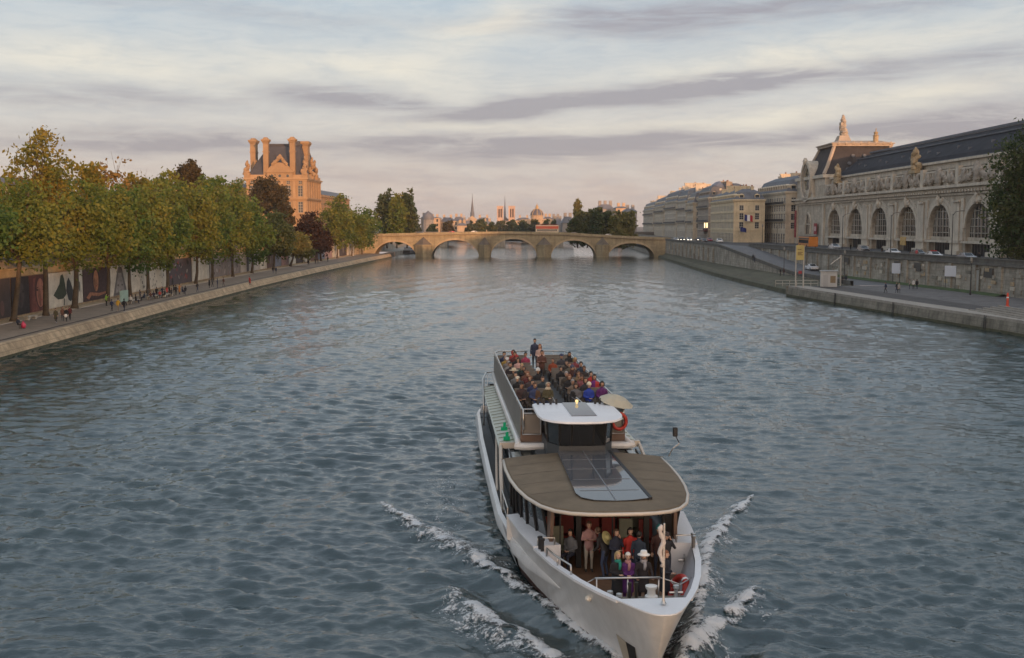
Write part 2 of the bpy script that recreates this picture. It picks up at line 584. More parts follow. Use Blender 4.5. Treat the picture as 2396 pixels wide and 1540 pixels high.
def make_foam():
    m = bpy.data.materials.new('white_foam')
    m.use_nodes = True
    t = m.node_tree
    t.nodes.clear()
    N = NT(t)
    out = N.n('ShaderNodeOutputMaterial')
    pos = N.n('ShaderNodeNewGeometry').outputs['Position']
    at_ = N.n('ShaderNodeAttribute', attribute_name='foam').outputs['Fac']
    n1 = N.noise(pos, 1.9, 6, 0.74, 1.2)
    n2 = N.noise(pos, 7.5, 4, 0.7, 0.6)
    nn = N.m('ADD', N.m('MULTIPLY', n1, 0.62), N.m('MULTIPLY', n2, 0.38))
    thr = N.m('SUBTRACT', 0.78, N.m('MULTIPLY', at_, 0.45))
    a = N.m('MULTIPLY', N.m('SUBTRACT', nn, thr), 9.0, clamp=True)
    df = N.n('ShaderNodeBsdfPrincipled', {'Base Color': (.82, .84, .85, 1), 'Roughness': 0.8})
    bp = N.n('ShaderNodeBump', {'Strength': 0.7, 'Distance': 0.3, 'Height': nn})
    t.links.new(bp.outputs[0], df.inputs['Normal'])
    tr = N.n('ShaderNodeBsdfTransparent')
    mx = N.n('ShaderNodeMixShader', {0: N.m('MULTIPLY', a, 0.94)})
    t.links.new(tr.outputs[0], mx.inputs[1])
    t.links.new(df.outputs[0], mx.inputs[2])
    t.links.new(mx.outputs[0], out.inputs[0])
    # a sheet that follows the surface wherever the boat has churned it
    xs = np.arange(-11, 17, 0.14)
    ys = np.arange(28, 76, 0.16)
    X, Y = np.meshgrid(xs, ys)
    wh, d0 = wake_field(X, Y)
    H = water_height(X, Y, np.maximum(Y * 0.0032, 0.086)) + wh
    foam = np.exp(-d0 ** 2 * 0.9)
    foam *= .90 + .28 * np.sin(X * 2.3 + 2 * np.sin(Y * 1.9)) * np.sin(Y * 2.9 + 1.3 * np.sin(X * 2.1))
    foam = np.maximum(foam, 0.64 * np.exp(-(d0 / 4.2) ** 2) * (.8 + .3 * np.sin(X * 1.1 + Y * .8)))
    # broken water along the hull sides
    c, si = cos(BOAT_RZ), sin(BOAT_RZ)
    lx = (X - BOAT_LOC.x) * c + (Y - BOAT_LOC.y) * si
    lt = -(X - BOAT_LOC.x) * si + (Y - BOAT_LOC.y) * c
    hw = np.interp(lt, [1.5, 4.4, 9.6, 15, 25, 43], [0.1, 1.1, 2.3, 3.05, 3.3, 3.3])
    gapd = np.abs(lx) - hw
    side = np.where((lt > 1.0) & (gapd > -0.6), np.exp(-np.clip(gapd, 0, None) / 0.5), 0) * np.clip(1.2 - lt / 40, .15, 1)
    foam = np.maximum(foam, 0.70 * side)
    streak = np.where((lt > 3) & (gapd > 0), 0.42 * np.exp(-((gapd - 1.6) / 2.2) ** 2) * np.clip(1.2 - lt / 34, 0, 1), 0)
    foam = np.maximum(foam, streak)
    behind = np.where(lt > 18, 0.52 * np.exp(-((np.abs(lx) - 5.4) / 2.2) ** 2) * np.clip((44 - lt) / 16, 0, 1), 0)
    foam = np.maximum(foam, behind)
    rr, cc = X.shape
    lump = 0.10 * np.clip(foam, 0, 1) * (0.5 + 0.5 * np.sin(X * 7.1 + 2 * np.sin(Y * 5.3)) * np.sin(Y * 6.7 + X * 2.2))
    co = np.stack([X, Y, H + 0.06 + lump], -1).reshape(-1, 3)
    idx = np.arange(rr * cc).reshape(rr, cc)
    q = np.stack([idx[:-1, :-1], idx[:-1, 1:], idx[1:, 1:], idx[1:, :-1]], -1).reshape(-1, 4)
    ff = foam.reshape(-1)
    inside = ((gapd < -0.7) & (lt > 2)).reshape(-1)
    keep = (ff[q].max(1) > 0.10) & (~inside[q].all(1))
    q = q[keep]
    used = np.unique(q)
    rm = -np.ones(rr * cc, dtype=np.int64)
    rm[used] = np.arange(len(used))
    me = np_mesh('wake_foam', co[used], rm[q])
    a_ = me.attributes.new('foam', 'FLOAT', 'POINT')
    a_.data.foreach_set('value', ff[used].astype(np.float32))
    me.materials.append(m)
    o = bpy.data.objects.new('wake_foam', me)
    COL.objects.link(o)
    tag(o, 'white foam of the bow wave and wake churned up beside the boat', 'foam', kind='stuff')

make_foam()
# ------------------------------------------------------------------ materials of the setting
STONE_WARM = mat('warm_limestone', (.50, .375, .235), .85, .24, .35, .5, 5.0, streak=.7, streak_col=(.16, .125, .075), brick=(1.5, .62, .022))
STONE_BAND = mat('golden_limestone', (.52, .38, .20), .85, .18, .5, .4, 5.0, streak=.25)
STONE_GREY = mat('grey_limestone', (.36, .33, .275), .85, .32, .3, .5, 5.0, streak=.65, streak_col=(.07, .065, .055), brick=(1.6, .6, .014))
STONE_PALE = mat('pale_limestone', (.52, .47, .39), .85, .20, .3, .4, 5.0, streak=.5, streak_col=(.14, .12, .10))
STONE_DARKW = mat('weathered_quay_stone', (.25, .23, .185), .85, .30, .35, .6, 4.0, streak=.6, streak_col=(.04, .042, .03), brick=(1.8, .5, .014))
MOSS = mat('mossy_stone', (.085, .085, .05), .95, .35, .5, .6, 4.0)
PAVING = mat('quay_paving', (.23, .185, .14), .9, .18, .5, .3, 12.0)
COBBLE = mat('dark_cobbles', (.155, .148, .145), .85, .28, .7, .6, 14.0, brick=(.9, .45, .03))
ASPHALT = mat('asphalt', (.06, .06, .062), .9, .15, .5)
SAND = mat('sandy_verge', (.42, .33, .215), .95, .18, .6, .4, 9.0)
GRASSM = mat('grass_green', (.055, .085, .03), .95, .35, .8, .5, 9.0)
SLATE = mat('slate_roof', (.085, .088, .10), .55, .25, .6, .3, 8.0)
ZINC = mat('zinc_roof', (.13, .142, .165), .65, .22, .5, spec=.25)
DARKIRON = mat('dark_iron', (.025, .025, .027), .6, .0)
GLASS = mat('window_glass', (.022, .026, .031), .06, 0, spec=.6)
WHITE = mat('white_paint', (.78, .77, .75), .45, .04, .6)
CITYG = mat('city_ground', (.13, .12, .105), .95, .2, .02)

def interp(poly, Y):
    ys = [p[0] for p in poly]
    xs = [p[1] for p in poly]
    return float(np.interp(Y, ys, xs))

def ribbon(rows, m=0):
    """rows: list of cross sections (list of points, same length) joined into a surface"""
    b = MB()
    n = len(rows[0])
    vs = [p for r in rows for p in r]
    fs = []
    for i in range(len(rows) - 1):
        for j in range(n - 1):
            fs.append((i * n + j, i * n + j + 1, (i + 1) * n + j + 1, (i + 1) * n + j))
    b.add(vs, fs, m)
    return b

# ------------------------------------------------------------------ ground
LQ = [(-80, -48.5), (60, -49.0), (110, -50), (170, -52), (230, -52.9), (300, -52.4), (380, -50.6), (445, -48.6), (520, -48.0), (900, -60), (1100, -60)]
RQ = [(-80, 62), (100, 61.5), (130, 59.5), (160, 55.2), (204, 50.4)]
RW = [(-80, 84), (100, 80), (150, 78), (185, 75.8), (212, 73.2), (238, 71), (300, 69.5), (440, 66)]
def lwall(Y): return interp(LQ, Y) - 10.0

YS = list(range(-80, 60, 20)) + list(range(60, 446, 8)) + [446]
# left lower quay: walkway, its sloping river wall, sandy verge
rows = [[(interp(LQ, y) - 0.0 - 8.0, y, 1.52), (interp(LQ, y) - 4.0, y, 1.42), (interp(LQ, y) - .55, y, 1.3)] for y in YS]
struct(ribbon(rows).build('quay_walkway', PAVING))
rows = [[(interp(LQ, y) - .55, y, 1.3), (interp(LQ, y) - .55, y, 1.36), (interp(LQ, y) - .08, y, 1.36), (interp(LQ, y) + .05, y, 1.30), (interp(LQ, y) + .75, y, 0.28), (interp(LQ, y) + .95, y, -1.2)] for y in YS]
qw = ribbon(rows)
# bottom of the wall is wet and mossy: second material on the lowest band
for i, f in enumerate(qw.f):
    if i % 5 == 4: qw.m[i] = 1
struct(qw.build('quay_wall', [STONE_WARM, MOSS]))
rows = [[(lwall(y) - .2, y, 1.60), (interp(LQ, y) - 9.0, y, 1.60), (interp(LQ, y) - 7.9, y, 1.56)] for y in YS]
struct(ribbon(rows).build('sandy_verge', SAND))
# kerb line along the walkway
rows = [[(interp(LQ, y) - 1.55, y, 1.36), (interp(LQ, y) - 1.55, y, 1.39), (interp(LQ, y) - 1.35, y, 1.39), (interp(LQ, y) - 1.35, y, 1.36)] for y in YS]
struct(ribbon(rows).build('kerb', mat('dark_kerb', (.07, .062, .055), .9, .2)))

# upper street on the left and everything behind it
rows = [[(-2500, y, 7.5), (lwall(y) - .6, y, 7.55)] for y in YS]
struct(ribbon(rows).build('upper_street', ASPHALT))

# left retaining wall: a thing of its own with parapet, band
lw = thing('retaining_wall', 'long limestone retaining wall carrying the row of posters along the tree lined quay', 'wall', (lwall(150), 150, 1.6))
def rel(rows, o):
    return [[(x - o.location.x, y - o.location.y, z - o.location.z) for x, y, z in r] for r in rows]
YW = [y for y in YS if y >= 40]
ribbon(rel([[(lwall(y) + .18, y, 1.3), (lwall(y), y, 6.62)] for y in YW], lw)).build('wall_face', STONE_WARM, lw)
ribbon(rel([[(lwall(y), y, 6.62), (lwall(y) + .12, y, 6.64), (lwall(y) + .12, y, 7.42), (lwall(y) + .32, y, 7.46), (lwall(y) + .32, y, 7.66), (lwall(y) - .2, y, 7.66)] for y in YW], lw)).build('stone_band', STONE_BAND, lw)
ribbon(rel([[(lwall(y) - .1, y, 7.66), (lwall(y) - .1, y, 8.55), (lwall(y) + .05, y, 8.58), (lwall(y) + .05, y, 8.72), (lwall(y) - .55, y, 8.72), (lwall(y) - .5, y, 7.5)] for y in YW], lw)).build('parapet', STONE_GREY, lw)

# terrace wall of the garden beyond the street
tw = thing('garden_wall', 'long stone terrace wall standing back behind the street and the quay trees', 'wall', (-82, 200, 7.5))
ribbon(rel([[(-82, y, 7.4), (-82, y, 10.6), (-81.7, y, 10.7), (-81.7, y, 11.0), (-83, y, 11.0)] for y in YW if y < 400], tw)).build('wall_face', STONE_WARM, tw)
rows = [[(-2500, y, 10.4), (-83, y, 10.9)] for y in YW if y < 400]
struct(ribbon(rows).build('garden_ground', CITYG))

# right bank, lower quay (near part)
YR = [y for y in YS if y <= 204] + [204]
rows = [[(interp(RW, y) + .2, y, 1.9), (interp(RQ, y) + 3.2, y, 1.8)] for y in YR]
struct(ribbon(rows).build('cobbled_quay', COBBLE))
rows = [[(interp(RQ, y) + 3.25, y, 1.80), (interp(RQ, y) + 3.25, y, 1.84), (interp(RQ, y) - .02, y, 1.84), (interp(RQ, y) - .02, y, 1.5), (interp(RQ, y) - .10, y, 1.5), (interp(RQ, y) - .28, y, 0.35), (interp(RQ, y) - .3, y, -1.2)] for y in YR]
qw = ribbon(rows)
for i, f in enumerate(qw.f):
    if i % 6 == 5: qw.m[i] = 1
    if i % 6 < 3: qw.m[i] = 2
qb = struct(qw.build('stone_quay_wall', [STONE_DARKW, MOSS, mat('quay_coping', (.33, .30, .26), .85, .2, .8, .3, 9)]))
# end face of the quay where it steps back
b = MB()
b.slab([(50.1, 204, -1.2), (62.0, 204, -1.2), (62.0, 204, 1.8), (50.1, 204, 1.8)], (0, .5, 0))
struct(b.build('quay_end', STONE_DARKW))

# right bank, far part: mossy revetment, ledge, bank
RM = [(204.5, 51.6), (250, 51.0), (291, 51.3), (350, 53.6), (400, 55.6), (442, 57.6), (520, 62), (900, 75), (1100, 75)]
RR = [(204.5, 62), (250, 61.6), (320, 59.2), (370, 59.6), (442, 60.4)]
YM = [204.6] + list(range(212, 443, 8)) + [442]
rows = [[(interp(RM, y) - .3, y, -1), (interp(RM, y) + .2, y, .75), (interp(RM, y) + 1.6, y, .9), (interp(RM, y) + 2.4, y, 1.25), (interp(RR, y) + .1, y, 1.75)] for y in YM]
qw = ribbon(rows)
for i, f in enumerate(qw.f):
    if i % 4 == 2: qw.m[i] = 1
struct(qw.build('mossy_bank', [mat('mossy_revetment', (.075, .074, .045), .95, .4, .35, .6, 4.0), mat('revetment_ledge', (.095, .088, .058), .95, .4, .5, .5, 5)]))

# wall on the river side of the ramp, rising to street height towards the bridge
rwl = thing('ramp_wall', 'pale stained wall rising beside the ramp to the far bridge', 'wall', (60, 300, 1.7))
def ramp_z(y): return float(np.interp(y, [248, 322], [1.85, 6.6]))
rows = [[(interp(RR, y), y, 1.5), (interp(RR, y) + .1, y, ramp_z(y) + .1)] for y in YM]
ribbon(rel(rows, rwl)).build('wall_face', mat('stained_wall', (.37, .34, .285), .9, .28, .3, .5, 4, streak=.95, streak_col=(.09, .085, .07), brick=(1.7, .6, .02)), rwl)
rows = [[(interp(RR, y) - .08, y, ramp_z(y) + .1), (interp(RR, y) - .08, y, ramp_z(y) + .86), (interp(RR, y) + .45, y, ramp_z(y) + .86), (interp(RR, y) + .45, y, ramp_z(y) - .2)] for y in YM]
ribbon(rel(rows, rwl)).build('parapet', mat('dark_parapet', (.125, .118, .105), .9, .25, .5, streak=.4), rwl)
b = MB()
for y in range(330, 438, 9):
    b.box(interp(RR, y) - .35 - 60, interp(RR, y) - 60 + .1, y - .5 - 300, y + .5 - 300, 0, 4.3)
b.build('buttress', STONE_GREY, rwl)
rows = [[(interp(RR, y) + .4, y, ramp_z(y)), (interp(RW, y) + .2, y, ramp_z(y))] for y in YM]
struct(ribbon(rows).build('ramp_road', mat('ramp_cobbles', (.125, .125, .13), .8, .2, .6, .4, 10)))

# right retaining wall under the upper street
rrw = thing('embankment_wall', 'long dark stone embankment wall with recesses below the museum street', 'wall', (75, 200, 1.9))
YE = [y for y in YS if y >= 30 and y < 325] + [326]
rows = [[(interp(RW, y) - .15, y, 1.6), (interp(RW, y), y, 6.35)] for y in YE]
ribbon(rel(rows, rrw)).build('wall_face', STONE_GREY, rrw)
rows = [[(interp(RW, y), y, 6.35), (interp(RW, y) - .35, y, 6.42), (interp(RW, y) - .35, y, 6.72), (interp(RW, y) - .1, y, 6.75), (interp(RW, y) - .1, y, 7.40), (interp(RW, y) - .25, y, 7.42), (interp(RW, y) - .25, y, 7.62), (interp(RW, y) + .4, y, 7.62), (interp(RW, y) + .35, y, 6.5)] for y in YE]
ribbon(rel(rows, rrw)).build('parapet', mat('dark_parapet', (.125, .118, .105), .9, .25, .5, streak=.4), rrw)
# bays of the wall: dark slabs painting the shade of niches, and proud piers
rw_ = random.Random(4)
for k, y in enumerate(np.arange(158, 320, 8.4)):
    x = interp(RW, y)
    b = MB()
    b.box(x - .34 - 75, x + .1 - 75, y - .6 - 200, y + .6 - 200, -.2, 4.5)
    b.build('pier', STONE_GREY, rrw)
    for j in range(9):
        b = MB(); yy = y + rw_.uniform(1, 7) - 200; zz = rw_.uniform(.2, 3.6); w_ = rw_.uniform(.4, 1.3)
        x2 = interp(RW, yy + 200) - 75
        b.box(x2 - .17 - rw_.uniform(0, .05), x2 + .05, yy - w_, yy + w_, zz, zz + rw_.uniform(.4, .7))
        b.build('stone_block', [STONE_PALE, STONE_DARKW, STONE_WARM, STONE_GREY][rw_.choice((0, 3, 3, 1, 3, 2))], rrw) if k < 11 else None
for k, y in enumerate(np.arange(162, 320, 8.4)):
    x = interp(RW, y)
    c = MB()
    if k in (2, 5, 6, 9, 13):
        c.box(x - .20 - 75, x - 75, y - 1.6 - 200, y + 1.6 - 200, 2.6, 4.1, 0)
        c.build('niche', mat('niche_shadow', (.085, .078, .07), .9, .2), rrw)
rows = [[(interp(RW, y) + .35, y, 6.6), (2500, y, 6.6)] for y in YS]
struct(ribbon(rows).build('museum_street', ASPHALT))

# cobbled ramp climbing to the right in front, with stepped edge
b = MB()
b.add([(66.5, 150, 1.95), (66.5, 96, 1.95), (84, 96, 5.6), (84, 128, 5.6), (77.4, 152, 3.3)], [(0, 1, 2, 3, 4)])
b.add([(66.5, 150, 1.95), (77.4, 152, 3.3), (77.4, 152, 1.5), (66.5, 150, 1.5)], [(0, 1, 2, 3)])
struct(b.build('cobbled_ramp', COBBLE))
STEPM = mat('step_stone', (.30, .275, .24), .85, .2, .8, .3, 9)
b = MB()
for k in range(5):
    b.hexa([(62.6 + k * .75, 60, 1.7 + .13 * k), (63.35 + k * .75, 60, 1.7 + .13 * k), (60.6 + k * .95, 146, 1.7 + .13 * k), (59.7 + k * .95, 146, 1.7 + .13 * k)],
           [(62.6 + k * .75, 60, 1.95 + .13 * k), (62.9 + k * .75, 60, 1.95 + .13 * k), (60.0 + k * .95, 146, 1.95 + .13 * k), (59.7 + k * .95, 146, 1.95 + .13 * k)])
struct(b.build('quay_steps', STEPM))
# grass strip at the foot of the embankment wall
rows = [[(interp(RW, y) - .1, y, 2.1), (interp(RW, y) - 1.0, y, 2.25), (interp(RW, y) - 2.2, y, 1.9)] for y in range(172, 262, 6)]
g = ribbon(rows).build('grass_verge', GRASSM)
tag(g, 'strip of green grass growing at the foot of the embankment wall', 'grass', kind='stuff')

# city ground far beyond and around
b = MB()
b.add([(-2500, 900, 3.0), (-60, 900, 3.0), (-60, 445, 3.0), (-2500, 445, 7.4)], [(0, 1, 2, 3)])
b.add([(75, 900, 3.0), (2500, 900, 3.0), (2500, 446, 6.4), (58, 446, 3.0)], [(0, 1, 2, 3)])
b.add([(-2500, 900, 3.0), (2500, 900, 3.0), (2500, 4200, 3.0), (-2500, 4200, 3.0)], [(0, 1, 2, 3)])
struct(b.build('ground', CITYG))
# far quays
for nm, P, sg in (('far_quay', LQ, -1), ('far_quay', RM, 1)):
    rows = [[(interp(P, y), y, -1), (interp(P, y), y, 1.6), (interp(P, y) + sg * 7, y, 1.7), (interp(P, y) + sg * 7.1, y, 6.6), (interp(P, y) + sg * 40, y, 6.6)] for y in range(462, 1001, 20)]
    struct(ribbon(rows).build(nm, STONE_GREY))

# ------------------------------------------------------------------ the stone bridge
def build_bridge():
    Y0, TKN = 445.0, 15.0
    br = thing('stone_bridge', 'old stone bridge of five low arches with pointed piers crossing the river', 'bridge', (0, Y0, 0))
    SB = mat('bridge_stone', (.34, .285, .18), .85, .2, .25, .4, 5.0, streak=.75, streak_col=(.17, .13, .09), brick=(1.6, .6, .01))
    arches = [(-54.6, -38.2, 6.1), (-31.9, -13.2, 6.75), (-8.6, 10.0, 7.15), (15.5, 33.3, 6.6), (38.3, 56.3, 5.5)]
    def top(x):
        return float(np.interp(x, [-62, -52, -20, 0, 20, 45, 64], [8.1, 8.2, 8.9, 9.05, 8.75, 7.3, 6.6]))
    def arcz(a, x):
        x0, x1, zt = a
        q = (2 * x - x0 - x1) / (x1 - x0)
        return 0.6 + (zt - 0.6) * (max(0, 1 - abs(q) ** 2.25)) ** 0.62
    xs = []
    edges = [-61.5]
    for a in arches: edges += [a[0], a[1]]
    edges.append(63.0)
    b = MB()
    n = 22
    for a in arches:
        px = [a[0] + (a[1] - a[0]) * (0.5 - 0.5 * cos(pi * i / n)) for i in range(n + 1)]
        for i in range(n):
            xa, xb = px[i], px[i + 1]
            za, zb = arcz(a, xa), arcz(a, xb)
            b.hexa([(xa, 0, za), (xb, 0, zb), (xb, TKN, zb), (xa, TKN, za)], [(xa, 0, top(xa)), (xb, 0, top(xb)), (xb, TKN, top(xb)), (xa, TKN, top(xa))])
    segs = [(-61.5, arches[0][0])] + [(arches[i][1], arches[i + 1][0]) for i in range(4)] + [(arches[4][1], 63.0)]
    for xa, xb in segs:
        m_ = (xa + xb) / 2
        for (p, q) in ((xa, m_), (m_, xb)):
            b.hexa([(p, 0, -2), (q, 0, -2), (q, TKN, -2), (p, TKN, -2)], [(p, 0, top(p)), (q, 0, top(q)), (q, TKN, top(q)), (p, TKN, top(p))])
    b.build('arch_wall', SB, br)
    # voussoir ring standing slightly proud
    for a in arches:
        v = MB()
        px = [a[0] + (a[1] - a[0]) * (0.5 - 0.5 * cos(pi * i / n)) for i in range(n + 1)]
        for i in range(n):
            xa, xb = px[i], px[i + 1]
            za, zb = arcz(a, xa), arcz(a, xb)
            v.hexa([(xa, -.14, za + .01), (xb, -.14, zb + .01), (xb, -.002, zb + .01), (xa, -.002, za + .01)], [(xa, -.14, min(za + .75, top(xa))), (xb, -.14, min(zb + .75, top(xb))), (xb, -.002, min(zb + .75, top(xb))), (xa, -.002, min(za + .75, top(xa)))])
        v.build('arch_ring', mat('arch_ring_stone', (.40, .31, .20), .85, .18, .5, streak=.3), br)
    # piers with pointed cutwaters and pyramid caps
    for i in range(4):
        x0, x1 = arches[i][1], arches[i + 1][0]
        c = (x0 + x1) / 2
        hw = max((x1 - x0) / 2, 2.2)
        p = MB()
        p.prism([(c - hw, -.01), (c - hw, -1.6), (c, -4.6), (c + hw, -1.6), (c + hw, -.01)], -2, 4.6)
        p.prism([(c - hw - .25, -.012), (c - hw - .25, -1.8), (c, -4.6), (c + hw + .25, -1.8), (c + hw + .25, -.012)], 4.6, 5.0)
        p.build('pier', SB, br)
        q = MB()
        ring = [(c - hw - .1, -.02, 5.0), (c - hw - .1, -1.7, 5.0), (c, -4.4, 5.0), (c + hw + .1, -1.7, 5.0), (c + hw + .1, -.02, 5.0)]
        q.add(ring + [(c, -.03, 8.0)], [(0, 1, 5), (1, 2, 5), (2, 3, 5), (3, 4, 5), (0, 4, 3, 2, 1), (4, 0, 5)])
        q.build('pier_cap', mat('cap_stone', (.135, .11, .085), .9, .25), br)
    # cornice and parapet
    px = list(np.linspace(-61.5, 63, 60))
    co, pas = MB(), (MB(), MB())
    for xa, xb in zip(px[:-1], px[1:]):
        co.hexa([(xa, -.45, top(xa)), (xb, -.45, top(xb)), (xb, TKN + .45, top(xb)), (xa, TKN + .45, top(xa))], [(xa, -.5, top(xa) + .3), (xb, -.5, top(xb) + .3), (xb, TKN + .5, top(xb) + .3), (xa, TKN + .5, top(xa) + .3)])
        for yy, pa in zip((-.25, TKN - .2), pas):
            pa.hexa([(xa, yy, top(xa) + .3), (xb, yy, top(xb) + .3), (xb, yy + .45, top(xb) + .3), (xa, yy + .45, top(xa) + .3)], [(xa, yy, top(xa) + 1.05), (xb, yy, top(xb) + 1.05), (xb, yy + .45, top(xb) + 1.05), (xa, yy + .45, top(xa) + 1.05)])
    co.build('cornice', mat('cornice_shadow_stone', (.25, .20, .14), .9, .2), br)  # cornice stone darker than the arch walls
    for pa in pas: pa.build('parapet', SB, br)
    return top
bridge_top = build_bridge()

# second bridge farther up the river, seen only through the arches
b2 = thing('road_bridge', 'low dark bridge farther upriver glimpsed through the arches of the stone bridge', 'bridge', (0, 660, 0))
for x in (-42, -8, 26, 58):
    b = MB()
    b.prism([(x - 4, -5), (x, -9), (x + 4, -5), (x + 4, 14), (x - 4, 14)], -2, 4.6)
    b.build('pier', STONE_GREY, b2)
b = MB()
for x0 in (-78, -42, -8, 26, 58):
    for i in range(10):
        xa, xb = x0 + 34 * i / 10, x0 + 34 * (i + 1) / 10
        f = lambda q: 4.6 + 2.4 * (1 - (2 * q - 1) ** 2)
        b.hexa([(xa, 0, f(i / 10)), (xb, 0, f((i + 1) / 10)), (xb, 12, f((i + 1) / 10)), (xa, 12, f(i / 10))], [(xa, 0, 8.6), (xb, 0, 8.6), (xb, 12, 8.6), (xa, 12, 8.6)])
b.build('deck', mat('dark_bridge_stone', (.14, .125, .11), .9, .2), b2)
# ------------------------------------------------------------------ building helpers
def grid_wall(b, x0, x1, z0, z1, holes, y=0.0, depth=0.12, m=0):
    """front wall in the local x-z plane facing -y with recessed rectangular openings"""
    xs = sorted(set([x0, x1] + [h[0] for h in holes] + [h[1] for h in holes]))
    zs = sorted(set([z0, z1] + [h[2] for h in holes] + [h[3] for h in holes]))
    for i in range(len(xs) - 1):
        cx = (xs[i] + xs[i + 1]) / 2
        hh = [h for h in holes if h[0] < cx < h[1]]
        run = None
        for j in range(len(zs) - 1):
            cz = (zs[j] + zs[j + 1]) / 2
            if any(h[2] < cz < h[3] for h in hh):
                continue
            b.add([(xs[i], y, zs[j]), (xs[i + 1], y, zs[j]), (xs[i + 1], y, zs[j + 1]), (xs[i], y, zs[j + 1])], [(0, 1, 2, 3)], m)
    for h in holes:
        a, c, d, e = h
        b.add([(a, y, d), (c, y, d), (c, y, e), (a, y, e), (a, y + depth, d), (c, y + depth, d), (c, y + depth, e), (a, y + depth, e)],
              [(0, 1, 5, 4), (1, 2, 6, 5), (2, 3, 7, 6), (3, 0, 4, 7)], m)

WINMESH = {}
def window_obj(w, h, parent, loc, frame=None, glass=None, cols=2, rws=3, rz=0.0):
    """a window part: pane with frame and glazing bars; equal sizes share one mesh"""
    frame = frame or mat('window_frame', (.42, .40, .37), .6, .1)
    glass = glass or GLASS
    key = (round(w, 2), round(h, 2), frame.name, glass.name, cols, rws)
    if key not in WINMESH:
        b = MB()
        b.add([(-w / 2, 0, 0), (w / 2, 0, 0), (w / 2, 0, h), (-w / 2, 0, h)], [(0, 1, 2, 3)], 0)
        t = min(.11, w * .09)
        for i in range(cols + 1):
            x = -w / 2 + w * i / cols
            x = min(max(x, -w / 2 + t / 2), w / 2 - t / 2)
            b.box(x - t / 2, x + t / 2, -.07, -.005, 0, h, 1)
        for j in range(rws + 1):
            z = min(max(h * j / rws, t / 2), h - t / 2)
            b.box(-w / 2 + t, w / 2 - t, -.06, -.006, z - t / 2, z + t / 2, 1)
        o = b.build('window', [glass, frame], parent)
        WINMESH[key] = o.data
    else:
        o = bpy.data.objects.new('window', WINMESH[key])
        COL.objects.link(o)
        o.parent = parent
    o.location = loc
    o.rotation_euler = (0, 0, rz)
    return o

def cornice(b, x0, x1, z, h, out, m=0, y=0.0, ret=0.0):
    """stepped cornice along a facade"""
    b.box(x0 - out * .4, x1 + out * .4, y - out * .45, y - .003, z, z + h * .45, m)
    b.box(x0 - out, x1 + out, y - out, y - .003, z + h * .45, z + h, m)

def mansard(b, x0, x1, y0, y1, z0, z1, inset, ztop=None, m=0, cap=1.0):
    """steep roof of four slopes with a low top"""
    a = [(x0, y0, z0), (x1, y0, z0), (x1, y1, z0), (x0, y1, z0)]
    c = [(x0 + inset, y0 + inset, z1), (x1 - inset, y0 + inset, z1), (x1 - inset, y1 - inset, z1), (x0 + inset, y1 - inset, z1)]
    b.hexa(a, c, m)
    if ztop:
        i2 = inset + min(x1 - x0, y1 - y0) * .22
        d = [(x0 + i2, y0 + i2, ztop), (x1 - i2, y0 + i2, ztop), (x1 - i2, y1 - i2, ztop), (x0 + i2, y1 - i2, ztop)]
        b.hexa([(p[0], p[1], p[2] + .02) for p in c], d, m)

def chimney_obj(parent, x, y, z0, z1, w=1.6, d=.9, stone=None, pots=3, name='chimney'):
    b = MB()
    b.box(x - w / 2, x + w / 2, y - d / 2, y + d / 2, z0, z1 - .35, 0)
    b.box(x - w / 2 - .12, x + w / 2 + .12, y - d / 2 - .12, y + d / 2 + .12, z1 - .35, z1, 0)
    for i in range(pots):
        px = x - w / 2 + w * (i + .5) / pots
        b.lathe([(.17, z1), (.15, z1 + .5), (.19, z1 + .55)], (px, y, 0), 7, 1)
    return b.build(name, [stone or STONE_WARM, mat('chimney_pot', (.33, .14, .075), .8, .2)], parent)

def dormer_obj(parent, x, y, z, w=1.3, h=1.9, stone=None, depth=1.8):
    b = MB()
    b.box(x - w / 2 - .22, x - w / 2, y, y + depth, z, z + h, 0)
    b.box(x + w / 2, x + w / 2 + .22, y, y + depth, z, z + h, 0)
    b.slab([(x - w / 2 - .35, y - .08, z + h), (x + w / 2 + .35, y - .08, z + h), (x + w / 2 * .6, y - .08, z + h + .4), (x, y - .08, z + h + .55), (x - w / 2 * .6, y - .08, z + h + .4)], (0, depth + .1, 0), 0)
    b.box(x - w / 2, x + w / 2, y + .2, y + depth, z, z + h - .003, 1)
    return b.build('dormer', [stone or STONE_PALE, GLASS], parent)

